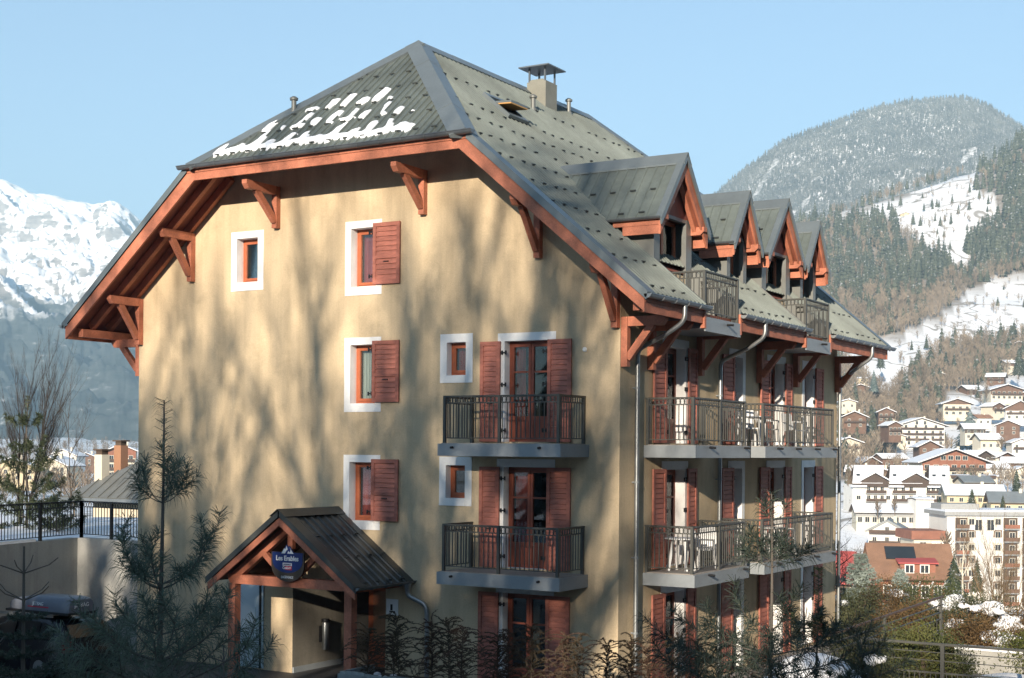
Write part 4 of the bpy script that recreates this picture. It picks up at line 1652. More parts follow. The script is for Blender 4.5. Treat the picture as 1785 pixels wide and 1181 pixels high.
def scatter(zone, n_con, n_bare, hc, hb):
    P = ZONES[zone]; us_ = [p[0] for p in P]; vs_ = [p[1] for p in P]
    for kind_, n in (('c', n_con), ('b', n_bare)):
        k = 0; tries = 0
        while k < n and tries < n * 8:
            tries += 1
            u, v = rnd.uniform(min(us_), max(us_)), rnd.uniform(min(vs_), max(vs_))
            if not inside(P, u, v): continue
            g = ground_at(u, v)
            if g is None: continue
            p, t = g
            k += 1
            if kind_ == 'c':
                con_i.append((rnd.randrange(6), p - V(0, 0, .5), rnd.uniform(*hc), rnd.uniform(0, 6.28)))
            else:
                bar_i.append((rnd.randrange(8), p - V(0, 0, .3), rnd.uniform(*hb), rnd.uniform(0, 6.28)))


scatter('bareA', 70, 900, (13, 20), (8, 14)); scatter('bareB', 60, 420, (12, 22), (9, 15))
scatter('conC', 420, 60, (15, 26), (9, 14)); scatter('bareC', 40, 260, (15, 24), (10, 16))
scatter('bareD', 110, 700, (14, 22), (10, 15)); scatter('conE', 330, 120, (15, 26), (10, 15)); scatter('bareF', 30, 90, (12, 20), (9, 14))
ZONES['field1'] = [(1530, 625), (1640, 560), (1700, 510), (1800, 480), (1800, 600), (1700, 605), (1600, 645)]
ZONES['field2'] = [(1440, 378), (1560, 345), (1690, 300), (1695, 335), (1755, 352), (1680, 440), (1640, 440), (1575, 400)]
ZONES['village'] = [(1470, 700), (1620, 700), (1800, 640), (1800, 860), (1680, 880), (1480, 900)]
scatter('field1', 10, 60, (6, 12), (5, 10)); scatter('field2', 35, 70, (8, 15), (6, 11)); scatter('village', 40, 380, (6, 11), (5, 9))
joined("hillside_conifers", con_p, con_i, leaf_mat("hill_conifer", (.06, .075, .055), (.145, .155, .105), vs=.05, trans=.15, snow=.05), kind="stuff",
       label="dark green conifers covering the slope above the village", cat="forest")
joined("hillside_woodland", bar_p, bar_i, mat("bare_wood", (.27, .215, .16), .9, var=.35, vs=.03, fine=.2), kind="stuff",
       label="brown leafless woodland covering the slope between the village houses", cat="forest")
# --- forest cover of the wooded mountain
mt_p = [spruce_arrays(1, rnd.uniform(.16, .21), 4, 4, rnd, trunk=False) for _ in range(6)]
mt_i = []
while len(mt_i) < 30000:
    u = rnd.uniform(1190, 1810); t = 1850 + 1160 * rnd.random() ** .8
    s = S_(u)
    z = float(mtn_right(np.array(s), np.array(t)))
    x = CAM[0] + t * (FW[0] + R0[0] * s); y = CAM[1] + t * (FW[1] + R0[1] * s)
    if vnoise(x * .03, z * .009) > .40: continue
    mt_i.append((rnd.randrange(6), (x, y, z - 1), rnd.choice((1, 1, 1, 1.3, .7)) * rnd.uniform(8, 15), rnd.uniform(0, 6.28)))
joined("mountain_forest", mt_p, mt_i, leaf_mat("mountain_conifer", (.09, .10, .098), (.19, .20, .19), vs=.02, trans=.1, snow=.06), kind="stuff",
       label="snow dusted conifer forest covering the rounded mountain", cat="forest")

# ------------------------------------------------------------------ forecourt and entrance canopy
pave = mat("wet_paving", (.075, .075, .078), .6, var=.3, vs=.7, fine=.25, bump=.3, bs=25)
mb = MB(); mb.add([(-17, -12, -.545), (9, -12, -.545), (9, -.0, -.545), (-17, -.0, -.545)], [(0, 1, 2, 3)])
mb.add([(-8.73, 0, -.545), (-5.98, 0, -.545), (-5.98, 2.05, -.545), (-8.73, 2.05, -.545)], [(0, 1, 2, 3)])
ob = mb.build("forecourt", pave, kind="structure", label="dark wet paving in front of the entrance"); ob.location.z = .012

# entrance recess inside the house, its shade put into darker wall colours
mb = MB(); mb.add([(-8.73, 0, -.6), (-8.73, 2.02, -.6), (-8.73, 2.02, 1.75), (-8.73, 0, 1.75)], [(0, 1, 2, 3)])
rec = mb.build("entrance_side_wall", plaster_mat("shade_darkened_plaster", (.30, .275, .23)), house)
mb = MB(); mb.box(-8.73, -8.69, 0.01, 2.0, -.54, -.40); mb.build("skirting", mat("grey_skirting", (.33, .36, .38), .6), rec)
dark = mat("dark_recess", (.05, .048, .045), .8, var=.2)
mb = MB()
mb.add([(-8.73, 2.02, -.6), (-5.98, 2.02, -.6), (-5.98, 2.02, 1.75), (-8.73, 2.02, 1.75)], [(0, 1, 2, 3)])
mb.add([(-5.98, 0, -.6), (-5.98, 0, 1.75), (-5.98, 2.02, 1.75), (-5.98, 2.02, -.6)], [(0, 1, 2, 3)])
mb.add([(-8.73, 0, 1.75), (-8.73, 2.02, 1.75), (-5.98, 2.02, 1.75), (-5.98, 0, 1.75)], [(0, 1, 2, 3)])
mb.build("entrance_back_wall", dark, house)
mb = MB(); mb.box(-7.9, -6.9, 1.93, 2.0, -.54, 1.5)
door = mb.build("entrance_door", M['frame'], house)
mb = MB(); mb.box(-7.75, -7.05, 1.915, 1.925, .1, 1.35); mb.build("pane", M['glass'], door)
# pale door with frosted glass in the front wall beside the recess
mb = MB(); mb.box(-10.70, -9.62, -.035, .0, -.5, 1.62)
gd = mb.build("service_door", mat("pale_blue_door", (.42, .52, .56), .45, var=.06), house)
mb = MB(); mb.box(-10.45, -9.75, -.05, -.036, -.35, 1.5)
mb.build("door_panel", mat("frosted_panel", (.50, .58, .62), .25, var=.05), gd)
mb = MB(); mb.box(-9.73, -9.68, -.055, -.037, -.5, 1.62); mb.build("door_edge", M['black'], gd)

canopy = thing("entrance_canopy", (-7.37, -1.0, -.53), "gabled timber entrance canopy with dark ribbed metal roof on two posts", "canopy")
KX, KZ, KS, KH = -7.37, 3.43, .74, 2.12
mb = MB()
for s in (-1, 1):
    n = nrm((s * KS, 0, 1))
    mb.add([V(KX, -2.1, KZ) - n * .09, V(KX + s * KH, -2.1, KZ - KS * KH) - n * .09, V(KX + s * KH, -.01, KZ - KS * KH) - n * .09, V(KX, -.01, KZ) - n * .09],
           [(0, 1, 2, 3) if s < 0 else (3, 2, 1, 0)])
croof = mb.build("canopy_roof", mat("canopy_lining", (.10, .05, .04), .8), canopy)
darkroof = mat("canopy_steel", (.075, .078, .075), .4, metal=.35, var=.2, vs=.9, fine=.12, rand=.05)
M['darkroof'] = darkroof
for s in (-1, 1):
    n = nrm((s * KS, 0, 1))
    if s > 0:
        ribbed(-1.98, -.02, lambda y: KH, lambda y: 0.0, lambda y, q: V(KX + q, y, KZ - KS * q), n, "roof_sheet", croof, width=.98, period=.25, material='darkroof')
    else:
        ribbed(.02, 1.98, lambda y: KH, lambda y: 0.0, lambda y, q: V(KX - q, -y, KZ - KS * q), n, "roof_sheet", croof, width=.98, period=.25, material='darkroof')
    for y0, y1 in ((-2.16, -1.82), (-.24, 0.0)):
        mb = MB(); a = V(KX, y0, KZ) + n * .035; b = V(KX + s * (KH + .02), y0, KZ - KS * (KH + .02)) + n * .035
        mb.prism([a, b, b + V(0, y1 - y0, 0), a + V(0, y1 - y0, 0)], n * .012)
        if y0 < -1: mb.prism([a - n * .001, b - n * .001, b - V(0, 0, .13), a - V(0, 0, .13)], V(0, .025, 0))
        mb.build("verge_flashing", darkroof, croof)
    mb = MB(); a = V(KX, -2.2, KZ + .07); w = V(s * .22, 0, -KS * .22)
    mb.prism([a, a + w, a + w + V(0, 2.2, 0), a + V(0, 2.2, 0)], n * .012); mb.build("ridge_cap", darkroof, croof)
    mb = MB(); a = V(KX, -2.13, KZ - .12); b = V(KX + s * KH, -2.13, KZ - KS * KH - .10)
    mb.prism([a, b, b - V(0, 0, .16), a - V(0, 0, .17)], V(0, .05, 0)); mb.build("bargeboard", M['wood'], canopy)
    mb = MB(); mb.beam(V(KX + s * .06, -1.70, KZ - .36), V(KX + s * 1.72, -1.70, KZ - .36 - KS * 1.66), .14, .2, up=n); mb.build("rafter", M['wood'], canopy)
    mb = MB(); mb.beam(V(KX + s * .12, -1.72, 1.93), V(KX + s * .86, -1.72, 2.56), .12, .13, up=(0, 0, 1)); mb.build("brace", M['wood'], canopy)
    x = KX + s * 1.68
    mb = MB(); mb.box(x - .1, x + .1, -1.80, -1.60, -.55, 1.74)
    mb.build("post", M['wood'], canopy)
    mb = MB(); mb.box(x - .09, x + .09, -1.60, -.0, 1.7, 1.9); mb.build("wall_plate", M['wood'], canopy)
mb = MB(); prof = [(-9.16, 1.86), (-9.08, 1.74), (-5.66, 1.74), (-5.58, 1.86), (-5.58, 1.95), (-9.16, 1.95)]
mb.prism([V(x, -1.81, z) for x, z in prof], V(0, .2, 0)); mb.build("tie_beam", M['wood'], canopy)
mb = MB(); mb.box(KX - .07, KX + .07, -1.75, -1.64, 2.6, 3.1); mb.build("king_post", M['wood'], canopy)
mb = MB(); mb.box(KX - .08, KX + .08, -2.05, 0, KZ - .34, KZ - .16); mb.build("ridge_beam", M['wood'], canopy)
for q in (.75, 1.35, 2.05):
    for i in range(4):
        put("snow_guard", GUARD, canopy, loc=V(KX + q, -1.7 + i * .46 + (.2 if q > 1 and q < 2 else 0), KZ - KS * q) + nrm((KS, 0, 1)) * .034, rot=(math.atan(KS), 0, math.pi / 2))
xe = KX + KH + .05; zE = KZ - KS * KH
gutter((xe, -2.16, zE + .01), (xe, .0, zE + .01), .07, 'zincdark', out=(1, 0, 0), parent=canopy)
mb = MB()
mb.lathe([(.05, -.12), (.09, 0.0), (.1, .04)], (xe + .02, -.28, zE - .07), 12)
mb.tube(bend([(xe + .02, -.28, zE - .1), (xe + .02, -.26, zE - .3), (-4.78, -.12, zE - .5), (-4.74, -.12, zE - .75), (-4.74, -.12, -.5)]), .055, 12)
mb.build("downpipe", M['zinc'], canopy, smooth=True)

# sign in the gable of the canopy
sx, sz, sy = -7.27, 2.30, -1.95
sign = thing("sign_board", (sx, sy, 1.95), "round bottomed blue and brown name board hanging in the canopy gable", "sign")
def half_round(w, top, bot, n=14, flat=.55):
    pts = [(-w, top), (w, top), (w, bot + (top - bot) * flat)]
    for k in range(1, n):
        a = math.pi * k / n
        pts.append((w * math.cos(a), bot + (top - bot) * flat - (top - bot) * flat * math.sin(a)))
    pts.append((-w, bot + (top - bot) * flat))
    return pts
brown = mat("sign_brown", (.06, .042, .03), .5, var=.1); blue = mat("sign_blue", (.008, .025, .14), .4, var=.1)
red = mat("sign_red", (.5, .02, .05), .5, var=.05); wht = mat("sign_white", (.8, .8, .8), .5, var=.03)
mb = MB(); mb.prism([V(sx + x, sy, sz + z) for x, z in half_round(.47, .24, -.42)], V(0, .04, 0)); mb.build("board", brown, sign)
mb = MB(); mb.prism([V(sx + x, sy - .006, sz + z) for x, z in half_round(.43, .235, -.22)], V(0, .006, 0)); mb.build("blue_field", blue, sign)
mb = MB()
mb.prism([V(sx + x, sy - .008, sz + z) for x, z in ((-.19, .2), (-.02, .41), (.02, .36), (.06, .38), (.2, .2))], V(0, .02, 0)); mb.build("mountain_emblem", blue, sign)
for poly in (((-.17, .21), (-.09, .33), (-.06, .30), (-.02, .385), (.01, .30), (-.03, .27), (-.07, .21)), ((.0, .21), (.03, .27), (.07, .23), (.1, .30), (.06, .355), (.18, .21))):
    mb = MB(); mb.prism([V(sx + x, sy - .012, sz + z) for x, z in poly], V(0, .004, 0)); mb.build("snow_mark", wht, sign)
RX90 = (math.pi / 2, 0, 0)
put("lettering", text_mesh("Les Erables", .155, wht, squeeze=.92, bold=.003), sign, loc=(sx, sy - .012, sz + .10), rot=RX90)
mb = MB(); mb.box(sx - .13, sx + .13, sy - .012, sy - .006, sz - .065, sz + .0); mb.build("label_panel", wht, sign)
put("lettering", text_mesh("LAGRANGE", .058, blue, squeeze=.75), sign, loc=(sx, sy - .016, sz - .034), rot=RX90)
mb = MB(); mb.box(sx - .06, sx + .13, sy - .012, sy - .006, sz - .155, sz - .07); mb.build("label_panel", red, sign)
put("lettering", text_mesh("Confort+", .09, wht, squeeze=.72), sign, loc=(sx, sy - .016, sz - .11), rot=RX90)
put("lettering", text_mesh("LAGRANGE", .085, wht, squeeze=.8), sign, loc=(sx, sy - .008, sz - .32), rot=RX90)
mb = MB()
for x in (-.3, .3):
    mb.box(sx + x - .015, sx + x + .015, sy + .04, -1.80, sz - .28, sz - .25)
mb.build("sign_arms", M['black'], sign, kind="stuff")

# ashtray bin and small wall fittings in the recess
ash = thing("ash_bin", (-8.64, 1.1, -.1), "slim steel ash bin on the shaded entrance wall", "bin")
mb = MB(); mb.lathe([(.085, 0), (.09, .02), (.09, .62), (.08, .66), (.02, .7)], (-8.6, 1.1, -.08), 18); mb.build("bin_body", M['zinc'], ash, smooth=True)
mb = MB(); mb.lathe([(.1, .0), (.1, .07)], (-8.6, 1.1, .60), 18); mb.build("bin_lid", M['black'], ash, smooth=True)
mb = MB(); mb.box(-8.72, -8.66, 1.0, 1.2, .1, .5); mb.build("bin_mount", M['black'], ash)
notice = thing("notice_sign", (-6.05, .01, 1.1), "small white pictogram notice beside the entrance opening", "sign")
mb = MB(); mb.box(-5.95, -5.62, -.02, -.002, 1.05, 1.42); mb.build("panel", wht, notice)
mb = MB()
mb.box(-5.83, -5.77, -.024, -.02, 1.16, 1.3); mb.box(-5.86, -5.7, -.024, -.02, 1.12, 1.15)
mb.build("pictogram", M['black'], notice, kind="stuff")

# ------------------------------------------------------------------ timber planter with thin hedge plants
plank_m = mat("grey_planter_wood", (.26, .29, .29), .8, var=.25, vs=3, stretch=(1, 1, .3), fine=.2, rand=.15)
planter = thing("planter", (-.5, -4.0, -.53), "long grey timber planter below the balconies", "planter")
mb = MB(); mb.box(-3.56, 6.0, -4.72, -3.7, -.53, .42); mb.build("soil", mat("planter_soil", (.05, .04, .03), .95, var=.4, vs=4, bump=.6, bs=12), planter)
pk = MB(); pk.box(0, .14, -.04, 0, 0, 1.09); PLK = pk.mesh("plank", plank_m)
for i in range(65):
    put("plank", PLK, planter, loc=(-3.6 + i * .148, -4.72 + .003 * (i % 3), -.53), scale=(1, 1, 1 + .015 * math.sin(i * 7.1)))
for i in range(7):
    put("plank", PLK, planter, loc=(-3.56, -4.7 + i * .148 + .14, -.53), rot=(0, 0, -math.pi / 2))
mb = MB(); mb.box(-3.62, 6.05, -4.8, -4.755, .40, .52); mb.build("rail", plank_m, planter)


def slivers(P, Dv, L, wd, droop=None):
    """thin bent needles: arrays of base points, directions, lengths -> verts, tris"""
    n = len(P)
    Dv = Dv / (np.linalg.norm(Dv, axis=1, keepdims=True) + 1e-9)
    r = RNG.normal(size=(n, 3)); S = np.cross(Dv, r); S /= np.linalg.norm(S, axis=1, keepdims=True) + 1e-9
    L = np.asarray(L).reshape(-1, 1); wd = np.broadcast_to(np.asarray(wd), (n,)).reshape(-1, 1)
    if droop is None:
        vs = np.stack([P - S * wd, P + S * wd, P + Dv * L], 1)
        f = np.arange(n * 3).reshape(-1, 3)
        return vs.reshape(-1, 3), f
    mid = P + Dv * L * .55
    end = P + Dv * L * .9 + np.array([0, 0, -1.]) * L * droop
    vs = np.stack([P - S * wd, P + S * wd, mid + S * wd * .8, mid - S * wd * .8, end], 1)
    b = np.arange(n)[:, None] * 5
    f = np.concatenate([b + np.array([[0, 1, 2]]), b + np.array([[0, 2, 3]]), b + np.array([[3, 2, 4]])])
    return vs.reshape(-1, 3), f


def stack(parts):
    VV, FF2, k = [], [], 0
    for v, f in parts:
        VV.append(v); FF2.append(f + k); k += len(v)
    return np.concatenate(VV), np.concatenate(FF2)


# hedge saplings: a thin stem, arching sprays of short scale leaves
sap_m = [leaf_mat("hedge_sap_%d" % i, a, b_, vs=2.5, trans=.2) for i, (a, b_) in enumerate((((.055, .045, .028), (.12, .085, .05)), ((.075, .045, .03), (.16, .09, .06))))]


def sapling(pos, h, label, i, wide=.42, dens=1.0, name="hedge_plant", cat="shrub", group="thin plants in the timber planter", mats=None):
    rr = random.Random(i * 13 + 5)
    t = thing(name, pos, label, cat, group)
    p = V(*pos)
    segs = []; P, Dv = [], []
    n = int(30 * dens * h)
    top = p + V(rr.uniform(-.06, .06), rr.uniform(-.06, .06), h)
    segs.append((p, top, .014, .004))
    for k in range(n):
        f = (k + .5) / n
        b = p + (top - p) * (.08 + .9 * f)
        th = k * 2.4 + rr.uniform(-.9, .9); L = wide * (1.05 - f * .6) * rr.uniform(.35, 1.3)
        d = V(math.cos(th), math.sin(th), .55)
        q = b
        for j in range(4):
            d = nrm(d + V(rr.uniform(-.45, .45), rr.uniform(-.45, .45), rr.uniform(-.3, .2) - .12 * j))
            e = q + d * L / 4
            segs.append((q, e, .005, .004))
            m = int(24 * dens)
            for l in range(m):
                P.append(q + (e - q) * rr.random())
                Dv.append(d * .7 + V(rr.uniform(-1, 1), rr.uniform(-1, 1), rr.uniform(-.7, .7)) * .8)
            q = e
    v, f = segs_to_mesh(segs, 3)
    put("stem", tri_mesh("stem", v, f, twig_m), t)
    P = np.array(P); Dv = np.array(Dv)
    v, f = slivers(P, Dv, RNG.uniform(.018, .05, len(P)), .0055)
    put("foliage", tri_mesh("foliage", v, f, (mats or sap_m)[i % 2]), t)
    return t


us_list = [632, 668, 700, 735, 768, 800, 836, 868, 905, 940, 975, 1010, 1040, 1075, 1105, 1140, 1172, 1200]
tops = [1095, 1100, 1070, 1085, 1078, 1092, 1105, 1098, 1090, 1104, 1110, 1120, 1112, 1125, 1108, 1112, 1120, 1126]
for i, (u, vt) in enumerate(zip(us_list, tops)):
    x = -3.35 + (u - 632) * (7.9 / 570); y = -4.2 + .25 * math.sin(i * 2.3)
    d = (np.array([x, y]) - CAM[:2]) @ FW[:2]
    zt = CAM[2] + d * (783.96 - vt) / FPX + ROLL * d * S_(u)
    sapling((x, y, .4), max(.7, zt - .4), "%s thin dark hedge plant from the left in the timber planter" % ("first second third fourth fifth sixth seventh eighth ninth tenth eleventh twelfth thirteenth fourteenth fifteenth sixteenth seventeenth eighteenth".split()[i]), i, dens=1.7, wide=.72)

# snow crumbs on the planter soil
mb = MB()
rr = random.Random(4)
for k in range(90):
    x = rr.uniform(-3.4, 5.6); y = rr.uniform(-4.65, -3.8); s = rr.uniform(.03, .1)
    mb.lathe([(s, 0), (s * .8, s * .35), (s * .3, s * .55)], (x, y, .415), 6)
mb.build("snow_crumbs", M['snow'], smooth=True, kind="stuff", label="scattered snow remains lying on the planter soil", cat="snow")

# ------------------------------------------------------------------ retaining wall, terrace and iron fence on the left
wallpts = [(-15.2, -8.0), (-15.7, -2.9), (-16.5, .35), (-13.93, .12)]
rw = thing("retaining_wall", (-15.8, -2, -.5), "grey concrete retaining wall behind the parked car", "wall")
for k, (a, b) in enumerate(zip(wallpts[:-1], wallpts[1:])):
    a, b = V(*a), V(*b); d = nrm(b - a); n = V(-d[1], d[0]) * .28
    q = [np.append(a, -.6), np.append(b, -.6), np.append(b + n, -.6), np.append(a + n, -.6)]
    mb = MB(); mb.prism(q, V(0, 0, 3.0)); mb.build("wall_panel", M['concrete'], rw)
tp = [(-15.5, -8.0), (-15.98, -2.9), (-16.6, .6), (-13.9, .4), (-13.9, 9), (-20, 12), (-32, 6), (-32, -8)]
mb = MB(); mb.add([(x, y, 2.36) for x, y in tp], [tuple(range(len(tp)))])
mb.build("terrace", M['snow'], kind="structure", label="snow covered terrace above the retaining wall")
mb = MB()
for a, b in zip(wallpts[1:-1], wallpts[2:]):
    pass
fence = thing("iron_fence", (-15.8, -2, 2.4), "black iron fence with hoops along the retaining wall", "fence")
def fence_run(par, pts, z, h, posts_every=1.6, step=.115, hoops=True, m='black'):
    bars = MB(); hp = MB()
    for a, b in zip(pts[:-1], pts[1:]):
        a3, b3 = np.append(V(*a), 0), np.append(V(*b), 0); L = np.linalg.norm(b3 - a3); d = nrm(b3 - a3)
        mb = MB()
        mb.beam(a3 + V(0, 0, z + h), b3 + V(0, 0, z + h), .05, .035); mb.beam(a3 + V(0, 0, z + h - .15), b3 + V(0, 0, z + h - .15), .025, .018)
        mb.beam(a3 + V(0, 0, z + .1), b3 + V(0, 0, z + .1), .025, .02)
        mb.build("rail", M[m], par)
        n = int(L / step)
        for i in range(n + 1):
            p = a3 + d * L * i / n
            bars.beam(p + V(0, 0, z + .1), p + V(0, 0, z + h - .15), .016, .016, up=d)
        if hoops:
            n = int(L / .1)
            for i in range(n):
                hp.ring(a3 + d * L * (i + .5) / n + V(0, 0, z + h - .08), d, (0, 0, 1), .058, .008, 10, 4)
        k = max(1, round(L / posts_every))
        for i in range(k + 1):
            p = a3 + d * L * i / k
            mb = MB(); mb.box(p[0] - .035, p[0] + .035, p[1] - .035, p[1] + .035, z, z + h + .02); mb.build("post", M[m], par)
    bars.build("bars", M[m], par, kind="stuff")
    if hoops: hp.build("hoop_band", M[m], par, kind="stuff")
fence_run(fence, [(-15.35, -8.0), (-15.84, -2.9), (-16.5, .48), (-14.0, .27)], 2.4, .98)
mb = MB(); mb.prism([V(-15.36, -7.9, 2.4), V(-15.78, -2.9, 2.4), V(-16.1, -1.4, 2.4), V(-16.3, -1.4, 2.4), V(-16.1, -2.9, 2.4), V(-15.7, -7.9, 2.4)], V(0, 0, .07))
mb.build("snow_ledge", M['snow'], kind="stuff", label="strip of snow lying on the top of the retaining wall", cat="snow")

# ------------------------------------------------------------------ parked car with roof box
paint = mat("dark_car_paint", (.016, .017, .022), .22, metal=.3, var=.05, spec=.6)
carglass = mat("car_glass", (.012, .014, .016), .15, var=.05, spec=.4)
rubber = mat("tyre_rubber", (.012, .012, .012), .9, var=.1)
car = thing("parked_car", (-13.9, -3.3, -.53), "dark hatchback car with a grey roof box parked below the wall", "car")
def car_section(xs, prof):
    """lofted body: xs along the car, prof(x) -> list of (y, z)"""
    rows = [[V(x, y, z) for y, z in prof(x)] for x in xs]
    m = MB(); n = len(rows[0]); vs = [p for r in rows for p in r]; fs = []
    for i in range(len(rows) - 1):
        for j in range(n - 1):
            a = i * n + j; fs.append((a, a + 1, a + n + 1, a + n))
    fs.append(tuple(range(n - 1, -1, -1))); fs.append(tuple(range((len(rows) - 1) * n, len(rows) * n)))
    m.add(vs, fs); return m
hwid = .88
hood = lambda x: np.interp(x, [-2.15, -2.05, -1.2, -.9, 1.6, 2.0, 2.1], [.6, .72, .92, .95, .98, .95, .7])
def body_prof(x):
    t = hood(x); w = hwid * np.interp(x, [-2.15, -1.8, 1.7, 2.1], [.8, 1, 1, .88])
    return [(-w * .93, .22), (-w, .35), (-w, .62), (-w * .95, t - .03), (-w * .85, t), (w * .85, t), (w * .95, t - .03), (w, .62), (w, .35), (w * .93, .22)]
C0 = V(-13.95, -3.35, -.53)
def shift(m, off=C0):
    m.v = [tuple(np.array(p) + off) for p in m.v]; return m
shift(car_section([-2.15, -2.05, -1.75, -1.2, -.9, 0, .9, 1.6, 2.0, 2.1], body_prof)).build("body", paint, car, smooth=True)
def cab_prof(x):
    t = np.interp(x, [-1.0, -.35, .2, 1.3, 1.75, 2.02], [.95, 1.36, 1.44, 1.42, 1.3, .98]); w = np.interp(t, [.95, 1.44], [.8, .64])
    return [(-.82, .93), (-w, t - .05), (-w + .07, t), (w - .07, t), (w, t - .05), (.82, .93)]
shift(car_section([-1.0, -.35, .2, 1.3, 1.75, 2.02], cab_prof)).build("cabin", paint, car, smooth=True)
for s in (-1, 1):
    for x0, x1 in ((-.45, .35), (.42, 1.15), (1.2, 1.62)):
        m = MB()
        zt0 = np.interp(x0, [-1, -.35, .2, 1.3, 1.75], [.98, 1.28, 1.36, 1.34, 1.22]); zt1 = np.interp(x1, [-1, -.35, .2, 1.3, 1.75], [.98, 1.28, 1.36, 1.34, 1.22])
        m.prism([V(x0, s * .825, .98), V(x1, s * .825, .98), V(x1, s * .70, zt1), V(x0, s * .70, zt0)], V(0, s * .012, 0))
        shift(m).build("side_window", carglass, car)
m = MB(); m.prism([V(2.03, -.62, 1.0), V(2.03, .62, 1.0), V(1.80, .56, 1.28), V(1.80, -.56, 1.28)], V(.02, 0, .012)); shift(m).build("rear_window", carglass, car)
tail = mat("tail_lamp", (.16, .008, .006), .25, var=.05)
for s in (-1, 1):
    m = MB(); m.box(1.98, 2.09, min(s * .62, s * .84), max(s * .62, s * .84), .7, .95); shift(m).build("tail_lamp", tail, car)
    m = MB(); m.box(-.4, 1.4, s * .6 - .02, s * .6 + .02, 1.44, 1.5); shift(m).build("roof_rail", M['zinc'], car)
for x in (-1.35, 1.3):
    for s in (-1, 1):
        m = MB(); m.tube([V(x, s * .7, .31), V(x, s * .9, .31)], .31, 20); w_ = shift(m).build("wheel", rubber, car, smooth=True)
        m = MB(); m.tube([V(x, s * .88, .31), V(x, s * .91, .31)], .19, 16); shift(m).build("rim", M['zinc'], w_, smooth=True)
m = MB(); m.box(2.09, 2.14, -.78, .78, .32, .58); shift(m).build("bumper", M['black'], car)
# roof box
box = thing("roof_box", (-13.6, -3.35, 1.0), "grey plastic roof box carried on the dark car", "roof box")
def box_prof(x):
    k = np.interp(x, [-1.1, -.9, -.3, .7, .98, 1.05], [.35, .62, .95, 1.0, .92, .8]); w = .40 * np.interp(x, [-1.1, -.7, .98, 1.05], [.6, 1, 1, .94])
    return [(-w, .08), (-w, .16), (-w * .9, .16 + .27 * k * .75), (-w * .7, .16 + .27 * k), (w * .7, .16 + .27 * k), (w * .9, .16 + .27 * k * .75), (w, .16), (w, .08)]
boxm = mat("box_plastic", (.13, .145, .18), .35, var=.05)
off = V(-13.15, -3.5, .95)
shift(car_section([-1.1, -.9, -.3, .7, .98, 1.05], box_prof), off).build("lid", boxm, box, smooth=True)
m = MB(); m.box(-1.05, 1.06, -.41, .41, .03, .085); shift(m, off).build("base", M['black'], box)
for x in (-.6, .55):
    m = MB(); m.box(x - .03, x + .03, -.6, .6, .0, .035); shift(m, off).build("cross_bar", M['zinc'], box)
put("lettering", text_mesh("JETBAG", .13, wht, squeeze=1.0), box, loc=off + V(1.062, .0, .25), rot=(math.pi / 2, 0, math.pi / 2))
put("lettering", text_mesh("JETBAG", .11, wht), box, loc=off + V(.05, -.405, .25), rot=(math.pi / 2 - .15, 0, 0))
m = MB(); m.box(-.3, .4, -.402, -.398, .165, .19); shift(m, off).build("red_stripe", red, box)

# ------------------------------------------------------------------ balcony furniture
def plastic_chair(pos, rz, label):
    t = thing("plastic_chair", pos, label, "chair", "white plastic chairs on the balconies", rz)
    m = MB(); m.box(-.22, .22, -.22, .2, .40, .43); local("seat", m.mesh("seat", M['plastic']), t)
    m = MB(); m.prism([V(-.2, .2, .42), V(.2, .2, .42), V(.19, .31, .86), V(-.19, .31, .86)], V(0, .025, 0)); local("backrest", m.mesh("backrest", M['plastic']), t)
    for x in (-.2, .2):
        for y in (-.2, .2):
            m = MB(); m.beam((x * 1.15, y * 1.15, 0), (x, y, .42), .045, .035); local("leg", m.mesh("leg", M['plastic']), t)
        m = MB(); m.beam((x * 1.1, -.2, .63), (x * 1.1, .25, .65), .05, .03); m.beam((x * 1.1, -.18, .42), (x * 1.1, -.19, .63), .04, .03); local("armrest", m.mesh("armrest", M['plastic']), t)
    return t


def plastic_table(pos, label):
    t = thing("plastic_table", pos, label, "table", "white plastic tables on the balconies")
    m = MB(); m.lathe([(.36, .0), (.38, .015), (.37, .035)], (0, 0, .68), 22); local("top", m.mesh("top", M['plastic'], True), t)
    for k in range(4):
        a = math.pi / 4 + k * math.pi / 2
        m = MB(); m.beam((.30 * math.cos(a), .30 * math.sin(a), 0), (.2 * math.cos(a), .2 * math.sin(a), .69), .05, .05); local("leg", m.mesh("leg", M['plastic']), t)
    return t


plastic_table((.55, 1.95, 2.26), "small white plastic table on the lower near side balcony")
plastic_chair((.62, 2.85, 2.26), 2.6, "white plastic chair behind the table on the lower near side balcony")
plastic_chair((.45, 3.6, 2.26), .4, "white plastic chair at the far end of the lower near side balcony")
plastic_table((.6, 6.2, 5.01), "small white plastic table on the upper long side balcony")
plastic_chair((.6, 5.65, 5.01), .6, "white plastic chair at the near end of the upper long side balcony")
plastic_chair((.55, 7.1, 5.01), 2.2, "white plastic chair beyond the table on the upper long side balcony")
plastic_chair((.6, 8.9, 5.01), 1.2, "white plastic chair at the far end of the upper long side balcony")
plastic_chair((.6, 8.3, 2.26), 2.0, "white plastic chair in the middle of the lower long side balcony")
plastic_table((.55, 7.5, 2.26), "small white plastic table on the lower long side balcony")

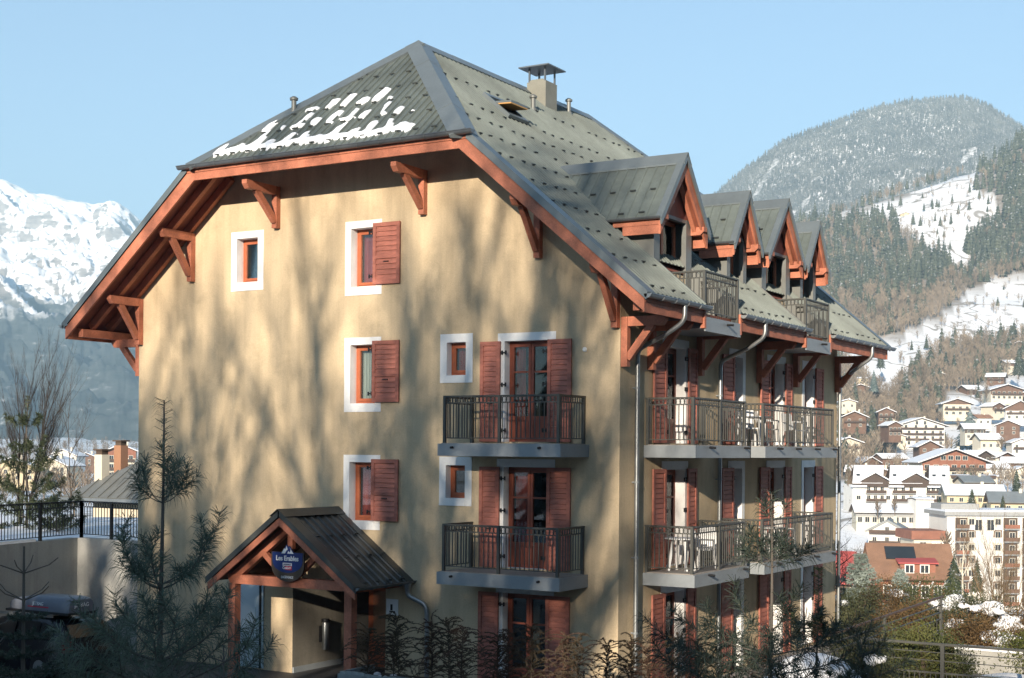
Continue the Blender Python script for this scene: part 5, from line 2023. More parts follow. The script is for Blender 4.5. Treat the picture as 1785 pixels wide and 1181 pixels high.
# ------------------------------------------------------------------ right foreground: fence, stair rail, walls, snow banks
gate = thing("metal_fence", (5.6, 4.5, -.5), "dark steel fence with horizontal bars and lower balusters at the right edge", "fence")
y0 = 4.5
steel = 'iron'
xs_ = (3.8, 5.55, 7.3, 9.0)
for z, th in ((.74, .05), (.56, .018), (.38, .018), (.12, .035), (-.42, .03)):
    for a, b in zip(xs_[:-1], xs_[1:]):
        mb = MB(); mb.beam((a, y0, z), (b, y0, z), th, th); mb.build("bar", M[steel], gate)
for x in xs_:
    mb = MB(); mb.box(x - .04, x + .04, y0 - .04, y0 + .04, -.55, .76); mb.build("post", M[steel], gate)
mb = MB()
for i in range(int((9.0 - 3.8) / .115)):
    mb.box(3.8 + i * .115 - .008, 3.8 + i * .115 + .008, y0 - .008, y0 + .008, -.42, .12)
mb.build("balusters", M[steel], gate, kind="stuff")
stair = thing("stair_rail", (3.5, 7, -.5), "brown stained stair handrail with three slanting bars among the shrubs", "handrail")
A0, B0 = V(2.95, 4.0, .72), V(4.2, 9.8, 1.26)
for k, dz in enumerate((0, -.2, -.38, -.55)):
    mb = MB(); mb.beam(A0 + V(0, 0, dz), B0 + V(0, 0, dz), .05, .045 if k == 0 else .022); mb.build("bar", M['iron'] if k else mat('brown_handrail', (.09, .06, .05), .5), stair)
mb = MB()
for k in range(38):
    p = A0 + (B0 - A0) * k / 37
    mb.beam(p + V(0, 0, -1.15), p + V(0, 0, -.55), .014, .014)
mb.build("balusters", M['iron'], stair, kind="stuff")
for f in (.02, .5, .98):
    p = A0 + (B0 - A0) * f; mb = MB(); mb.box(p[0] - .03, p[0] + .03, p[1] - .03, p[1] + .03, p[2] - 1.5, p[2]); mb.build("post", M['iron'], stair)
lw = MB(); lw.box(4.6, 12, 9.4, 9.7, -1.2, .02); lw.build("garden_wall", M['concrete'], label="low pale concrete wall behind the steel fence", cat="wall")
lw = MB(); lw.box(4.6, 12, 9.36, 9.74, .02, .09); lw.build("snow_cap", M['snow'], kind="stuff", label="snow lying on the low garden wall", cat="snow")


def mound(name, c, rx, ry, h, label, seed=0, rot=0.0):
    n, m = 36, 12; vs = []; fs = []
    for i in range(m + 1):
        f = i / m
        for k in range(n):
            a = 2 * math.pi * k / n
            w = 1 + .22 * float(fbm(np.array(math.cos(a) * 1.3 + seed * 5), np.array(math.sin(a) * 1.3 + seed), 3))
            r = f * w
            x, y = r * rx * math.cos(a), r * ry * math.sin(a)
            z = h * (math.cos(min(1, f) * math.pi) * .5 + .5) + .12 * h * float(fbm(np.array(x * 1.7 + seed), np.array(y * 1.7), 4)) * (1 - f)
            vs.append((c[0] + x * math.cos(rot) - y * math.sin(rot), c[1] + x * math.sin(rot) + y * math.cos(rot), c[2] + z))
    for i in range(m):
        for k in range(n):
            a = i * n + k; b = i * n + (k + 1) % n; fs.append((a, a + n, b + n, b))
    mb = MB(); mb.add(vs, fs)
    return mb.build(name, M['snow'], smooth=True, angle=180, label=label, cat="snow bank")


mound("snow_bank", (4.2, .3, -.56), 2.3, 1.6, 1.55, "smooth snow bank under the right pine", 1)
mound("snow_bank", (6.6, 6.6, -.56), 2.6, 1.5, .5, "low snow bank behind the steel fence", 2)
mound("snow_bank", (2.6, 6.4, -.56), 1.2, .9, .45, "small snow bank between the stair rail and the building", 3)

# ------------------------------------------------------------------ near trees and shrubs
needle_m = leaf_mat("pine_needles", (.06, .09, .068), (.145, .185, .135), vs=3.0, trans=.2)
needle_b = leaf_mat("pine_needles_lit", (.05, .065, .035), (.12, .14, .075), vs=2.0, trans=.25)  # needle copy with a warm sunlit tone put into its colour
pbark = mat("pine_bark", (.115, .10, .085), .85, var=.25, vs=6, stretch=(1, 1, .4), fine=.2, bump=.4, bs=40)


def pine(base, top, whorls, label, seed, rad=.05, needle=.17, mats=None, lean=(0, 0), name="pine_tree", wneedle=.0042, dens=1.0, group=None):
    """young five-needle pine: whorls = (height fraction, branches, length, rise)"""
    rr = random.Random(seed); rng = np.random.default_rng(seed)
    base = V(*base); h = top - base[2]
    t = thing(name, base, label, "tree", group)
    tip = base + V(lean[0], lean[1], h)
    ax = lambda f: base + (tip - base) * f + V(.02 * math.sin(f * 7 + seed), .02 * math.cos(f * 5), 0) * min(1, f * 4)
    m = MB(); fs_ = np.linspace(0, 1, 14)
    m.tube([ax(f) for f in fs_], [rad * (1 - .86 * f) for f in fs_], 8)
    m.build("trunk", pbark, t, smooth=True)
    segs = []; P = []; Dv = []; Ln = []

    def tuft(a, b, r, n, out=.85, fwd=.6, ln=needle):
        if n < 1: return
        d = nrm(b - a)
        s = np.cross(d, rng.normal(size=(n, 3))); s /= np.linalg.norm(s, axis=1, keepdims=True) + 1e-9
        P.append(a + (b - a) * rng.random((n, 1))); Dv.append(d * fwd * rng.uniform(.5, 1.2, (n, 1)) + s * out); Ln.append(ln * rng.uniform(.75, 1.15, n))

    def branch(p, d, L, r, lv, rise):
        n = 6; q = p
        for i in range(n):
            d = nrm(d + V(rr.uniform(-.07, .07), rr.uniform(-.07, .07), rise * (.12 + .08 * i)))
            e = q + d * L / n
            segs.append((q, e, r * (1 - .75 * i / n), r * (1 - .75 * (i + 1) / n)))
            if i >= (2 if lv == 0 else 0):
                tuft(q, e, r, int((L / n) * 330 * dens * (1.25 if i >= n - 2 else .8)))
            if lv == 0 and i in (2, 4) and L > .45:
                for sgn in ((-1,), None, (1,))[i - 2]:
                    sd = nrm(np.cross(d, V(0, 0, 1))) * sgn
                    branch(e, nrm(d * .75 + sd * .6 + V(0, 0, .1)), L * rr.uniform(.3, .45), r * .55, 1, rise)
            q = e
        tuft(q - d * .05, q, r, int(26 * dens), out=.7, fwd=1.1)
    for (f, nb, L, rise) in whorls:
        p = ax(f); a0 = rr.uniform(0, 6.28)
        for k in range(nb):
            th = a0 + 2 * math.pi * k / nb + rr.uniform(-.25, .25)
            branch(p, nrm(V(math.cos(th), math.sin(th), .22)), L * rr.uniform(.75, 1.15), rad * .42 * (1.05 - f), 0, rise * rr.uniform(.6, 1.2))
    segs.extend((ax(a_), ax(a_ + .05), .004, .004) for a_ in np.arange(whorls[0][0] - .01, whorls[-1][0], .05))
    # leader needles
    f = whorls[-1][0]
    while f < 1:
        tuft(ax(f), ax(min(1, f + .03)), .01, int(h * .03 * 260 * dens), out=1.0, fwd=.5, ln=needle * .8); f += .03
    v, fc_ = segs_to_mesh(segs, 5)
    put("branches", tri_mesh("branches", v, fc_, pbark), t)
    v, fc_ = slivers(np.concatenate(P), np.concatenate(Dv), np.concatenate(Ln), wneedle, droop=.42)
    put("needles", tri_mesh("needles", v, fc_, mats or needle_m), t)
    return t


# the two young pines in front of the facade
pb = place(285, 697, 18.0)
pine((pb[0], pb[1], -.55), pb[2], [(.34, 7, 1.5, .35), (.40, 7, 1.45, .4), (.455, 6, 1.3, .5), (.51, 4, .75, .5), (.605, 6, .95, 1.3), (.615, 4, .7, .2), (.785, 5, .62, 1.5), (.795, 3, .45, .3)],
     "tall young pine with drooping needle whorls left of the canopy", 21, rad=.062, name="pine_tree", dens=.42, needle=.27)
pb = place(1345, 858, 17.0)
pine((pb[0], pb[1], -.55), pb[2], [(.50, 6, 1.3, .12), (.56, 6, 1.3, .12), (.61, 5, 1.15, .2), (.67, 3, .6, .9), (.82, 5, .5, .5), (.835, 4, .42, 1.3), (.93, 3, .3, 1.4)],
     "young dark pine in front of the lower side balcony", 34, rad=.05, mats=leaf_mat("dark_pine_needles", (.03, .045, .036), (.08, .10, .075), vs=3.0, trans=.15), dens=.42, needle=.24)
pb = place(1425, 990, 19.0)
pine((pb[0], pb[1], -.4), pb[2], [(.3, 6, .7, .7), (.5, 5, .6, .8), (.72, 4, .45, 1.1)], "low pine sapling catching sun beside the right house corner", 8, rad=.03, mats=needle_b, dens=1.0)
pb = place(1390, 1130, 15.0)
pine((pb[0], pb[1], .2), pb[2] + .1, [(.4, 5, .4, .8), (.7, 4, .3, 1.0)], "tiny pine seedling standing before the snow bank", 9, rad=.02, dens=.8)


def spruce_near(base, top, label, seed, r=1.0, mats=None, name="spruce_tree", dens=1.0, n_wh=None, tips=.05, leader=.22, group=None, wd=.007):
    """young spruce: tiers of twigged boughs set with short needles"""
    rr = random.Random(seed); rng = np.random.default_rng(seed); base = V(*base); h = top - base[2]
    t = thing(name, base, label, "tree", group)
    m = MB(); m.tube([base + V(0, 0, h * f) for f in np.linspace(0, 1, 8)], [h * .012 * (1 - .9 * f) + .004 for f in np.linspace(0, 1, 8)], 7)
    m.build("trunk", pbark, t, smooth=True)
    segs = []; P = []; Dv = []
    nwh = n_wh or int(h / .2)
    for i in range(nwh):
        f = (i + .3) / nwh * (1 - leader); z = base[2] + h * f
        L0 = r * (1 - f / (1 - leader * .35)) ** .85
        nb = 7
        a0 = rr.uniform(0, 6.28)
        for k in range(nb):
            th = a0 + 6.283 * k / nb + rr.uniform(-.3, .3); L = L0 * rr.uniform(.7, 1.15)
            d = V(math.cos(th), math.sin(th), .25 if f > .5 else .0); q = V(base[0], base[1], z)
            nn_ = 5
            for j in range(nn_):
                d = nrm(d + V(rr.uniform(-.12, .12), rr.uniform(-.12, .12), -.16 + .1 * j)); e = q + d * L / nn_
                segs.append((q, e, .011 * (1 - j / nn_) + .003, .011 * (1 - (j + 1) / nn_) + .003))
                tw = [(q, e)]
                for sg in (-1, 1):
                    sd = nrm(np.cross(d, V(0, 0, 1))) * sg
                    e2 = e + nrm(d * .7 + sd * .75 + V(0, 0, -.1)) * L * .26 * rr.uniform(.6, 1.2) * (1.2 - j / nn_)
                    segs.append((e, e2, .004, .003)); tw.append((e, e2))
                for (a, b) in tw:
                    ln_ = np.linalg.norm(b - a)
                    nn2 = int(ln_ * 260 * dens)
                    if nn2 < 1: continue
                    dd = nrm(b - a); s = np.cross(dd, rng.normal(size=(nn2, 3))); s /= np.linalg.norm(s, axis=1, keepdims=True) + 1e-9
                    P.append(a + (b - a) * rng.random((nn2, 1))); Dv.append(dd * .7 + s)
                q = e
    for f in (.88, .94):                     # short bare side shoots on the leader
        for k in range(4):
            th = k * 1.57 + f * 9; q = base + V(0, 0, h * f); e = q + V(math.cos(th), math.sin(th), .35) * h * .055
            segs.append((q, e, .008, .006)); segs.append((e, e + V(math.cos(th), math.sin(th), .8) * h * .02, .007, .005))
    segs.extend((base + V(0, 0, h * a_), base + V(0, 0, h * (a_ + .1)), .004, .004) for a_ in np.arange(0, .9, .1))
    v, fc_ = segs_to_mesh(segs, 3)
    put("branches", tri_mesh("branches", v, fc_, pbark), t)
    P = np.concatenate(P); v, fc_ = slivers(P, np.concatenate(Dv), RNG.uniform(.6, 1.2, len(P)) * tips, wd)
    put("needles", tri_mesh("needles", v, fc_, mats or needle_m), t)
    return t


sp_m = leaf_mat("spruce_needles", (.022, .038, .03), (.06, .085, .06), vs=3, trans=.15)
pb = place(42, 952, 14.0)
spruce_near((pb[0], pb[1], -.5), pb[2], "dark young spruce with long bare leader in front of the parked car", 3, r=1.25, mats=sp_m, dens=.8, leader=.13, tips=.045)
pb = place(-25, 1060, 15.0)
spruce_near((pb[0], pb[1], -.5), pb[2], "bushy dark spruce cut by the left picture edge", 5, r=1.2, mats=sp_m, dens=1.1, leader=.1)
pb = place(390, 1125, 16.5)
spruce_near((pb[0], pb[1], -.5), pb[2], "low dark spruce at the foot of the left pine", 11, r=1.05, mats=sp_m, dens=1.1, leader=.12)


# --- hedge shrubs on the right: leafy clumps, green and winter brown
def shrub(pos, rx, ry, h, label, seed, mats, n=5200, leaf=.06, name="garden_shrub", group="shrubs on the slope right of the building", snow=0):
    rr = np.random.default_rng(seed)
    t = thing(name, pos, label, "shrub", group)
    p = V(*pos)
    # leaves sit in clumps around many twig ends spread through the volume
    nc = 95
    d = rr.normal(size=(nc, 3)); d /= np.linalg.norm(d, axis=1, keepdims=True)
    rad_ = rr.uniform(.45, 1.0, nc) ** .6
    cc = d * rad_[:, None] * np.array([rx, ry, h * .5]) + np.array([0, 0, h * .52])
    cc *= 1 + .18 * np.sin(cc[:, :1] * 5 + seed)
    cc = cc[cc[:, 2] > .05]
    segs = [(p, p + c, .016, .004) for c in cc]
    v, f = segs_to_mesh(segs, 3); put("stems", tri_mesh("stems", v, f, twig_m), t)
    k = n // len(cc)
    P = (cc[:, None, :] + rr.normal(size=(len(cc), k, 3)) * np.array([.16, .16, .15])).reshape(-1, 3) + p
    D_ = rr.normal(size=(len(P), 3)) * .8 + np.repeat(cc - np.array([0, 0, h * .3]), k, 0)
    v, f = slivers(P, D_, rr.uniform(.6, 1.3, len(P)) * leaf, leaf * .22)
    put("foliage", tri_mesh("foliage", v, f, mats), t)
    if snow:
        mb = MB()
        for q in range(snow * 2):
            c = cc[rr.integers(len(cc))]
            c = np.array([c[0] * .75, c[1] * .6 - .25 * ry, h * rr.uniform(.62, .95)]) + p
            s = rr.uniform(.1, .27)
            n1, n2 = 9, 14; vs_ = []; ph = rr.uniform(0, 6, 4)
            for i in range(n1):
                for j in range(n2):
                    a = 6.283 * j / n2; e = math.pi * (i / (n1 - 1) - .5)
                    w = s * (1 + .28 * math.sin(a * 2 + ph[0]) * math.cos(e) + .2 * math.sin(a * 3 + ph[1] + e * 2) + .12 * math.sin(a * 5 + e * 4 + ph[2]))
                    vs_.append((c[0] + w * 1.25 * math.cos(e) * math.cos(a), c[1] + w * math.cos(e) * math.sin(a), c[2] + w * .6 * math.sin(e) - .25 * s * math.cos(a + ph[3]) * math.cos(e)))
            fs_ = [(i * n2 + j, i * n2 + (j + 1) % n2, (i + 1) * n2 + (j + 1) % n2, (i + 1) * n2 + j) for i in range(n1 - 1) for j in range(n2)]
            mb.add(vs_, fs_)
        mb.build("snow_caps", M['snow'], t, smooth=True, kind="stuff")
    return t


gm1 = leaf_mat("shrub_green", (.06, .08, .03), (.14, .15, .06), vs=2, trans=.25)
gm2 = leaf_mat("shrub_brown", (.10, .062, .03), (.21, .135, .06), vs=2, trans=.25)
gm3 = leaf_mat("shrub_dark", (.04, .052, .03), (.10, .105, .05), vs=2, trans=.2)
gm4 = leaf_mat("shrub_yellowgreen", (.09, .11, .03), (.2, .2, .07), vs=2, trans=.25)
SH = [  # u, top v, t, half width, material, snow, label
    (1492, 1022, 43, .75, gm3, 1, "dark green shrub touching the right house corner"),
    (1535, 1024, 44, .7, gm2, 0, "brown winter shrub behind the stair rail, left one"),
    (1580, 1026, 45, .7, gm3, 2, "dark shrub topped with snow in front of the pale spruce"),
    (1622, 1022, 44, .75, gm1, 0, "green shrub above the upper end of the stair rail"),
    (1665, 1026, 42, .8, gm1, 2, "green shrub with a broad snow cap right of the stair rail"),
    (1715, 1042, 40, .8, gm3, 3, "dark shrub loaded with snow below the bare bush"),
    (1765, 1058, 38, .8, gm2, 3, "brown shrub with snow clumps at the right edge"),
    (1545, 1062, 40, .6, gm2, 0, "rusty brown shrub crossed by the stair rail"),
    (1600, 1065, 41, .6, gm2, 0, "rusty brown shrub behind the middle of the stair rail"),
    (1650, 1075, 38, .65, gm3, 1, "dark shrub below the upper stair rail end"),
    (1700, 1078, 37, .65, gm2, 0, "rusty shrub above the low garden wall"),
    (1750, 1090, 36, .65, gm2, 1, "brown shrub above the steel fence post"),
    (1795, 1100, 35, .6, gm4, 0, "yellow green shrub cut by the right edge above the fence"),
    (1480, 1068, 37, .55, gm3, 0, "dark shrub at the lower end of the stair rail"),
    (1560, 1112, 32.5, .5, gm1, 0, "green conifer shrub before the steel fence, left one"),
    (1612, 1108, 32.2, .55, gm4, 0, "yellow green conifer shrub before the steel fence, middle one"),
    (1662, 1118, 32, .5, gm1, 0, "green conifer shrub before the steel fence, right one"),
    (1520, 1130, 31, .45, gm3, 1, "small dark shrub with snow at the end of the steel fence"),
]
for i, (u, v, t_, hw_, m_, sn, lb) in enumerate(SH):
    p = place(u, v, t_)
    g = min(float(ground_z(p[0], p[1], False)), p[2] - .8)
    hgt = p[2] - g
    shrub((p[0], p[1], g), hw_, hw_ * .9, hgt, lb, 100 + i, m_, n=4200 if t_ > 36 else 5200, leaf=.07, snow=sn)


# --- leafless bushes and trees near the house
def leafless(pos, h, label, seed, levels=4, kids=3, spread=.5, r=None, m_=None, name="bare_tree", trunk=.35, up=.5, cat="tree", stems=1, lean=.0):
    rr = random.Random(seed)
    t = thing(name, pos, label, cat)
    parts = []
    for k in range(stems):
        sg = bare_tree(h * rr.uniform(.8, 1.0), rr, levels, spread, r, kids, up, trunk)
        v, f = segs_to_mesh(sg, 4)
        if stems > 1:
            a = 6.283 * k / stems + rr.uniform(-.3, .3); tl = lean * rr.uniform(.5, 1.2)
            v = v + np.stack([v[:, 2] * math.cos(a) * tl, v[:, 2] * math.sin(a) * tl, 0 * v[:, 2]], 1)
        parts.append((v + V(*pos), f))
    v, f = stack(parts)
    put("limbs", tri_mesh("limbs", v, f, m_ or bark_m), t)
    return t


dark_twig = mat("dark_twigs", (.045, .038, .034), .9, var=.2)
g = place(38, 885, 46); leafless((g[0], g[1], 1.6), 6.6, "tall leafless tree with many upright stems behind the fence at the left edge", 5, levels=4, kids=2, spread=.34, stems=4, lean=.16, r=.05, up=.8, trunk=.12, m_=dark_twig)
g = place(125, 885, 44); leafless((g[0], g[1], 1.9), 5.4, "slender leafless sapling behind the fence beside the hip roofed house", 15, levels=3, kids=2, spread=.5, r=.03, up=.8, trunk=.2)
g = place(48, 690, 44)
pine((g[0], g[1], 1.6), g[2] + .0, [(.08, 6, 1.2, .3), (.22, 6, 1.25, .35), (.36, 6, 1.1, .4), (.5, 6, 1.0, .5), (.63, 5, .7, .5), (.8, 5, .55, .5)],
     "sunlit pine behind the black iron fence", 44, rad=.05, mats=needle_b, needle=.2, wneedle=.008, dens=.55)
g = place(100, 858, 42)
pine((g[0], g[1], 1.9), g[2], [(.3, 6, .9, .4), (.6, 6, .8, .5)], "low pine with yellowish needles behind the fence", 45, rad=.04, mats=needle_b, needle=.2, wneedle=.008, dens=.6)
g = place(1745, 1040, 47); leafless((g[0], g[1], -2.2), 5.6, "leafless branching bush at the right edge before the white block", 25, levels=4, kids=3, spread=.5, stems=4, lean=.22, r=.03, up=.6, trunk=.05, cat="bush", m_=mat("pale_twigs", (.22, .16, .10), .9, var=.2))
# crooked branches reaching in beside the far house corner
g = place(1470, 1050, 52); leafless((g[0], g[1], -3.0), 7.4, "gnarled dark apple tree beside the far house corner", 31, levels=4, kids=3, spread=.72, stems=1, r=.09, up=.1, trunk=.3)
# pale blue spruces and a birch trunk below the slope
blue_m = leaf_mat("blue_spruce_needles", (.14, .18, .165), (.34, .40, .37), vs=1.0, trans=.15)
for i, (u, vt, vb, t_, rr_, lb) in enumerate(((1500, 955, 1050, 46, 1.1, "pale blue spruce in front of the red roofed chalet"), (1570, 985, 1050, 60, .95, "small pale blue spruce before the brown chalet"))):
    a, b_ = place(u, vt, t_), place(u, vb, t_)
    spruce_near((a[0], a[1], b_[2] - .6), a[2], lb, 60 + i, r=rr_, mats=blue_m, dens=.5, leader=.06, tips=.13, wd=.022, n_wh=13)
a, b_ = place(1678, 965, 75), place(1678, 1060, 75)
leafless((a[0], a[1], b_[2] - 1), 5.0, "pale birch trunk standing before the white apartment block", 71, levels=3, kids=2, spread=.4, r=.11, m_=mat("birch_bark", (.62, .56, .45), .8, var=.2, vs=3), trunk=.7)

# ------------------------------------------------------------------ village houses
HM = dict(
    cream=mat("house_cream", (.62, .56, .45), .9, var=.08, vs=.3), white=mat("house_white", (.74, .71, .66), .9, var=.06, vs=.3),
    yellow=mat("house_yellow", (.58, .48, .31), .9, var=.08, vs=.3), wood=mat("house_wood", (.15, .088, .06), .85, var=.2, vs=.5),
    redwood=mat("house_redwood", (.26, .11, .07), .85, var=.2, vs=.5), dark=mat("house_dark_wood", (.085, .06, .045), .85, var=.2, vs=.5),
    greyroof=mat("house_grey_roof", (.20, .22, .23), .6, var=.12, vs=.3), brownroof=mat("house_brown_roof", (.26, .145, .09), .7, var=.2, vs=.6, fine=.2),
    redroof=mat("house_red_roof", (.42, .085, .075), .6, var=.12, vs=.4), orangeroof=mat("house_orange_roof", (.33, .17, .10), .7, var=.15, vs=.4),
    snowroof=snow_mat("house_snow_roof", .08), pane=mat("house_pane", (.025, .03, .035), .15, var=.2, vs=.4, spec=.7),
    frame=mat("house_frame", (.6, .57, .5), .8, var=.05), balc=mat("house_balcony", (.085, .055, .04), .8, var=.2, vs=.5), grey=mat("house_grey", (.32, .32, .31), .8, var=.1))


def bx(x0, x1, y0, y1, z0, z1, m, nm):
    k = MB(); k.box(x0, x1, y0, y1, z0, z1); return k.mesh(nm, m)


_W = {}


def window_mesh(w, h, fr):
    key = (round(w, 2), round(h, 2), fr)
    if key not in _W:
        f = .12; k = MB()
        k.box(-w / 2 - f, -w / 2, -.08, 0, -f, h + f); k.box(w / 2, w / 2 + f, -.08, 0, -f, h + f)
        k.box(-w / 2, w / 2, -.08, 0, -f, 0); k.box(-w / 2, w / 2, -.08, 0, h, h + f); k.box(-.04, .04, -.07, 0, 0, h)
        p = MB(); p.box(-w / 2, w / 2, -.03, 0, 0, h)
        _W[key] = (k.mesh("window", HM[fr]), p.mesh("pane", HM['pane']))
    return _W[key]


def add_window(t, x, y, z, w, h, fr='frame', rz=0.0):
    a, b = window_mesh(w, h, fr)
    o = local("window", a, t, (x, y, z), (0, 0, rz)); local("pane", b, o)


def slab_roof(t, p, q, wid_vec, th, m, nm="roof"):
    """a pitched slab from ridge edge p to eave edge q, extended along wid_vec"""
    p, q, w = V(*p), V(*q), V(*wid_vec)
    n = nrm(np.cross(q - p, w)); n = n if n[2] > 0 else -n
    k = MB(); k.prism([p, q, q + w, p + w], n * th)
    return local(nm, k.mesh(nm, m), t)


def chalet(u, v, t_, w, d, h, label, gable='front', rise=.38, over=1.0, wall='white', upper=None, upper_from=.5, roof='snowroof', rows=(.35,), cols=4,
           win=(1.0, 1.3), balc=(), rot=0.0, cat="house", sink=3.0, chim=True, frame='frame', name="chalet", under='dark', group="houses of the village"):
    p = place(u, v, t_)
    t = thing(name, p, label, cat, group, YAW + rot)
    hw = w / 2
    rs = rise * (hw if gable == 'front' else d / 2)
    k = MB()
    if gable == 'front':
        k.prism([V(-hw, 0, -sink), V(hw, 0, -sink), V(hw, 0, h), V(0, 0, h + rs), V(-hw, 0, h)], V(0, d, 0))
    else:
        k.prism([V(-hw, 0, -sink), V(-hw, d, -sink), V(-hw, d, h), V(-hw, d / 2, h + rs), V(-hw, 0, h)], V(w, 0, 0))
    local("wall", k.mesh("wall", HM[wall]), t)
    if upper:
        z0 = h * upper_from; k = MB()
        if gable == 'front':
            k.prism([V(-hw - .04, -.06, z0), V(hw + .04, -.06, z0), V(hw + .04, -.06, h), V(0, -.06, h + rs), V(-hw - .04, -.06, h)], V(0, .05, 0))
        else:
            k.box(-hw - .04, hw + .04, -.06, -.01, z0, h)
        local("cladding", k.mesh("cladding", HM[upper]), t)
    o = over
    if gable == 'front':
        for s in (-1, 1):
            a = V(0, -o, h + rs + .05); b = V(s * (hw + o), -o, h + rs + .05 - rise * (hw + o))
            slab_roof(t, a, b, (0, d + 2 * o, 0), .22, HM[under])
            slab_roof(t, a + V(0, .12, .23), b + V(0, .12, .23), (0, d + 2 * o - .24, 0), .3, HM[roof], "roof_cover")
    else:
        for s in (-1, 1):
            a = V(-hw - o, d / 2, h + rs + .05); b = V(-hw - o, d / 2 + s * (d / 2 + o), h + rs + .05 - rise * (d / 2 + o))
            slab_roof(t, a, b, (w + 2 * o, 0, 0), .22, HM[under])
            slab_roof(t, a + V(.12, 0, .23), b + V(.12, 0, .23), (w + 2 * o - .24, 0, 0), .3, HM[roof], "roof_cover")
    for r, f in enumerate(rows):
        z = h * f
        n = cols[r] if not np.isscalar(cols) else cols
        span = w if (gable != 'front' or z + win[1] < h) else w * max(.25, 1 - (z + win[1] - h) / rs) * .9
        for i in range(n):
            add_window(t, -span / 2 + span * (i + .5) / n, -.07, z, win[0], win[1], frame)
    for f in balc:
        z = h * f - .1
        span = w * .94 if z < h else w * .5
        local("balcony", bx(-span / 2, span / 2, -1.3, -.07, z - .15, z, HM['balc'], "balcony"), t)
        local("parapet", bx(-span / 2, span / 2, -1.34, -1.26, z + .05, z + .85, HM['balc'], "parapet"), t)
    if chim:
        ch_ = local("chimney", bx(w * .14, w * .14 + .8, d * .4, d * .4 + .8, h, h + rs + 1.3, HM['cream'], "chimney"), t)
    return t


# nearer, below the slope
# white apartment block with brown balconies
p = place(1719, 1062, 330)
blk = thing("apartment_block", p, "white flat roofed apartment block with brown balcony bays", "building", None, YAW + .06)
local("wall", bx(-9.3, 14, 0, 12, -6, 21.6, HM['white'], "wall"), blk)
local("roof_slab", bx(-10.2, 15, -1.0, 13, 21.6, 22.5, HM['grey'], "roof_slab"), blk)
local("roof_snow", bx(-10.1, 14.9, -.9, 12.9, 22.5, 22.9, HM['snowroof'], "roof_snow"), blk)
local("roof_structure", bx(-10, -1, 2, 9, 22.5, 24.2, HM['grey'], "roof_structure"), blk)
for (x0, x1) in ((-7.4, -4.6), (3.9, 7.2), (8.4, 11.6)):
    for k in range(7):
        z = .9 + k * 2.95
        local("loggia", bx(x0, x1, -.12, .02, z + .1, z + 2.5, HM['dark'], "loggia"), blk)
        local("balcony", bx(x0 - .1, x1 + .1, -1.3, -.1, z - .15, z + .05, HM['grey'], "balcony"), blk)
        local("parapet", bx(x0 - .1, x1 + .1, -1.36, -1.24, z + .1, z + .95, HM['wood'] if (k + int(x0)) % 3 else HM['redwood'], "parapet"), blk)
        add_window(blk, (x0 + x1) / 2 + .4, -.13, z + .3, 1.2, 1.7)
for x in (-3.6, 2.6):
    for k in range(7):
        z = .9 + k * 2.95
        local("panel", bx(x - 1.0, x + 1.0, -.06, .02, z + .9, z + 2.6, HM['wood' if k % 2 else 'cream'], "panel"), blk)
        add_window(blk, x, -.07, z + .9, 1.2, 1.3)
for x in (-2.0, .9):
    add_window(blk, x, -.02, 18.2, 1.6, 2.4)
local("wing", bx(-16.5, -9.3, 1.5, 11, -6, 16.0, HM['cream'], "wing"), blk)
local("wing_roof", bx(-17.4, -9.35, .6, 12, 16.0, 18.0, HM['redwood'], "wing_roof"), blk)
local("wing_wall", bx(-12.6, -9.35, .9, 1.5, -6, 15.5, HM['white'], "wing_wall"), blk)
for k in range(5):
    z = 1 + k * 2.95
    local("balcony", bx(-16.4, -12.8, .2, 1.4, z, z + .9, HM['cream' if k % 2 else 'wood'], "balcony"), blk)
    add_window(blk, -14.4, 1.48, z + 1.0, 1.4, 1.5)

# red and brown chalet just below the shrubs
p = place(1570, 1046, 175)
rc = thing("chalet", p, "brown timber chalet with red metal side roof and white framed dormer windows", "house", "houses of the village", YAW - .1)
k = MB(); k.prism([V(-3, 0, -5), V(-3, 7, -5), V(-3, 7, 2.8), V(-3, 3.5, 4.6), V(-3, 0, 2.8)], V(8.2, 0, 0)); local("wall", k.mesh("wall", HM['redwood']), rc)
slab_roof(rc, (-3.8, 3.6, 6.6), (-3.8, -1.4, 2.6), (10.3, 0, 0), .2, HM['brownroof'], "roof"); slab_roof(rc, (-3.8, 3.6, 6.6), (-3.8, 8.4, 2.6), (10.3, 0, 0), .2, HM['brownroof'], "roof")
slab_roof(rc, (-1.6, 2.9, 6.22), (-1.6, 1.2, 4.86), (3.6, 0, 0), .24, HM['pane'], "solar_panel")
local("dormer", bx(-.2, 4.0, -.6, 2.4, 3.2, 4.7, HM['redwood'], "dormer"), rc)
slab_roof(rc, (-.5, 2.8, 5.2), (-.5, -1.1, 4.55), (4.8, 0, 0), .15, HM['redroof'], "dormer_roof")
for x in (.9, 2.7): add_window(rc, x, -.66, 3.45, .9, .9, 'white')
for i in range(5): add_window(rc, -1.6 + i * 1.5, -.06, .4, .8, 1.4, 'white')
for i in range(5):
    k = MB(); k.beam((-1.2 + i * 1.5, -.1, 1.2), (-.9 + i * 1.5, -1.3, 2.4), .16, .16); local("eave_brace", k.mesh("eave_brace", HM['white']), rc)
local("side_wing", bx(-9.6, -2.9, .6, 7, -5, 2.2, HM['wood'], "side_wing"), rc)
k = MB(); k.prism([V(-10.6, -.6, 1.8), V(-3.0, -.6, 1.9), V(-4.8, 4, 5.4), V(-10.4, 4, 5.6)], V(0, .1, .2)); local("red_roof", k.mesh("red_roof", HM['redroof']), rc)
for x in (-4.2, -5.6): add_window(rc, x, .54, .2, .9, 1.1, 'white')

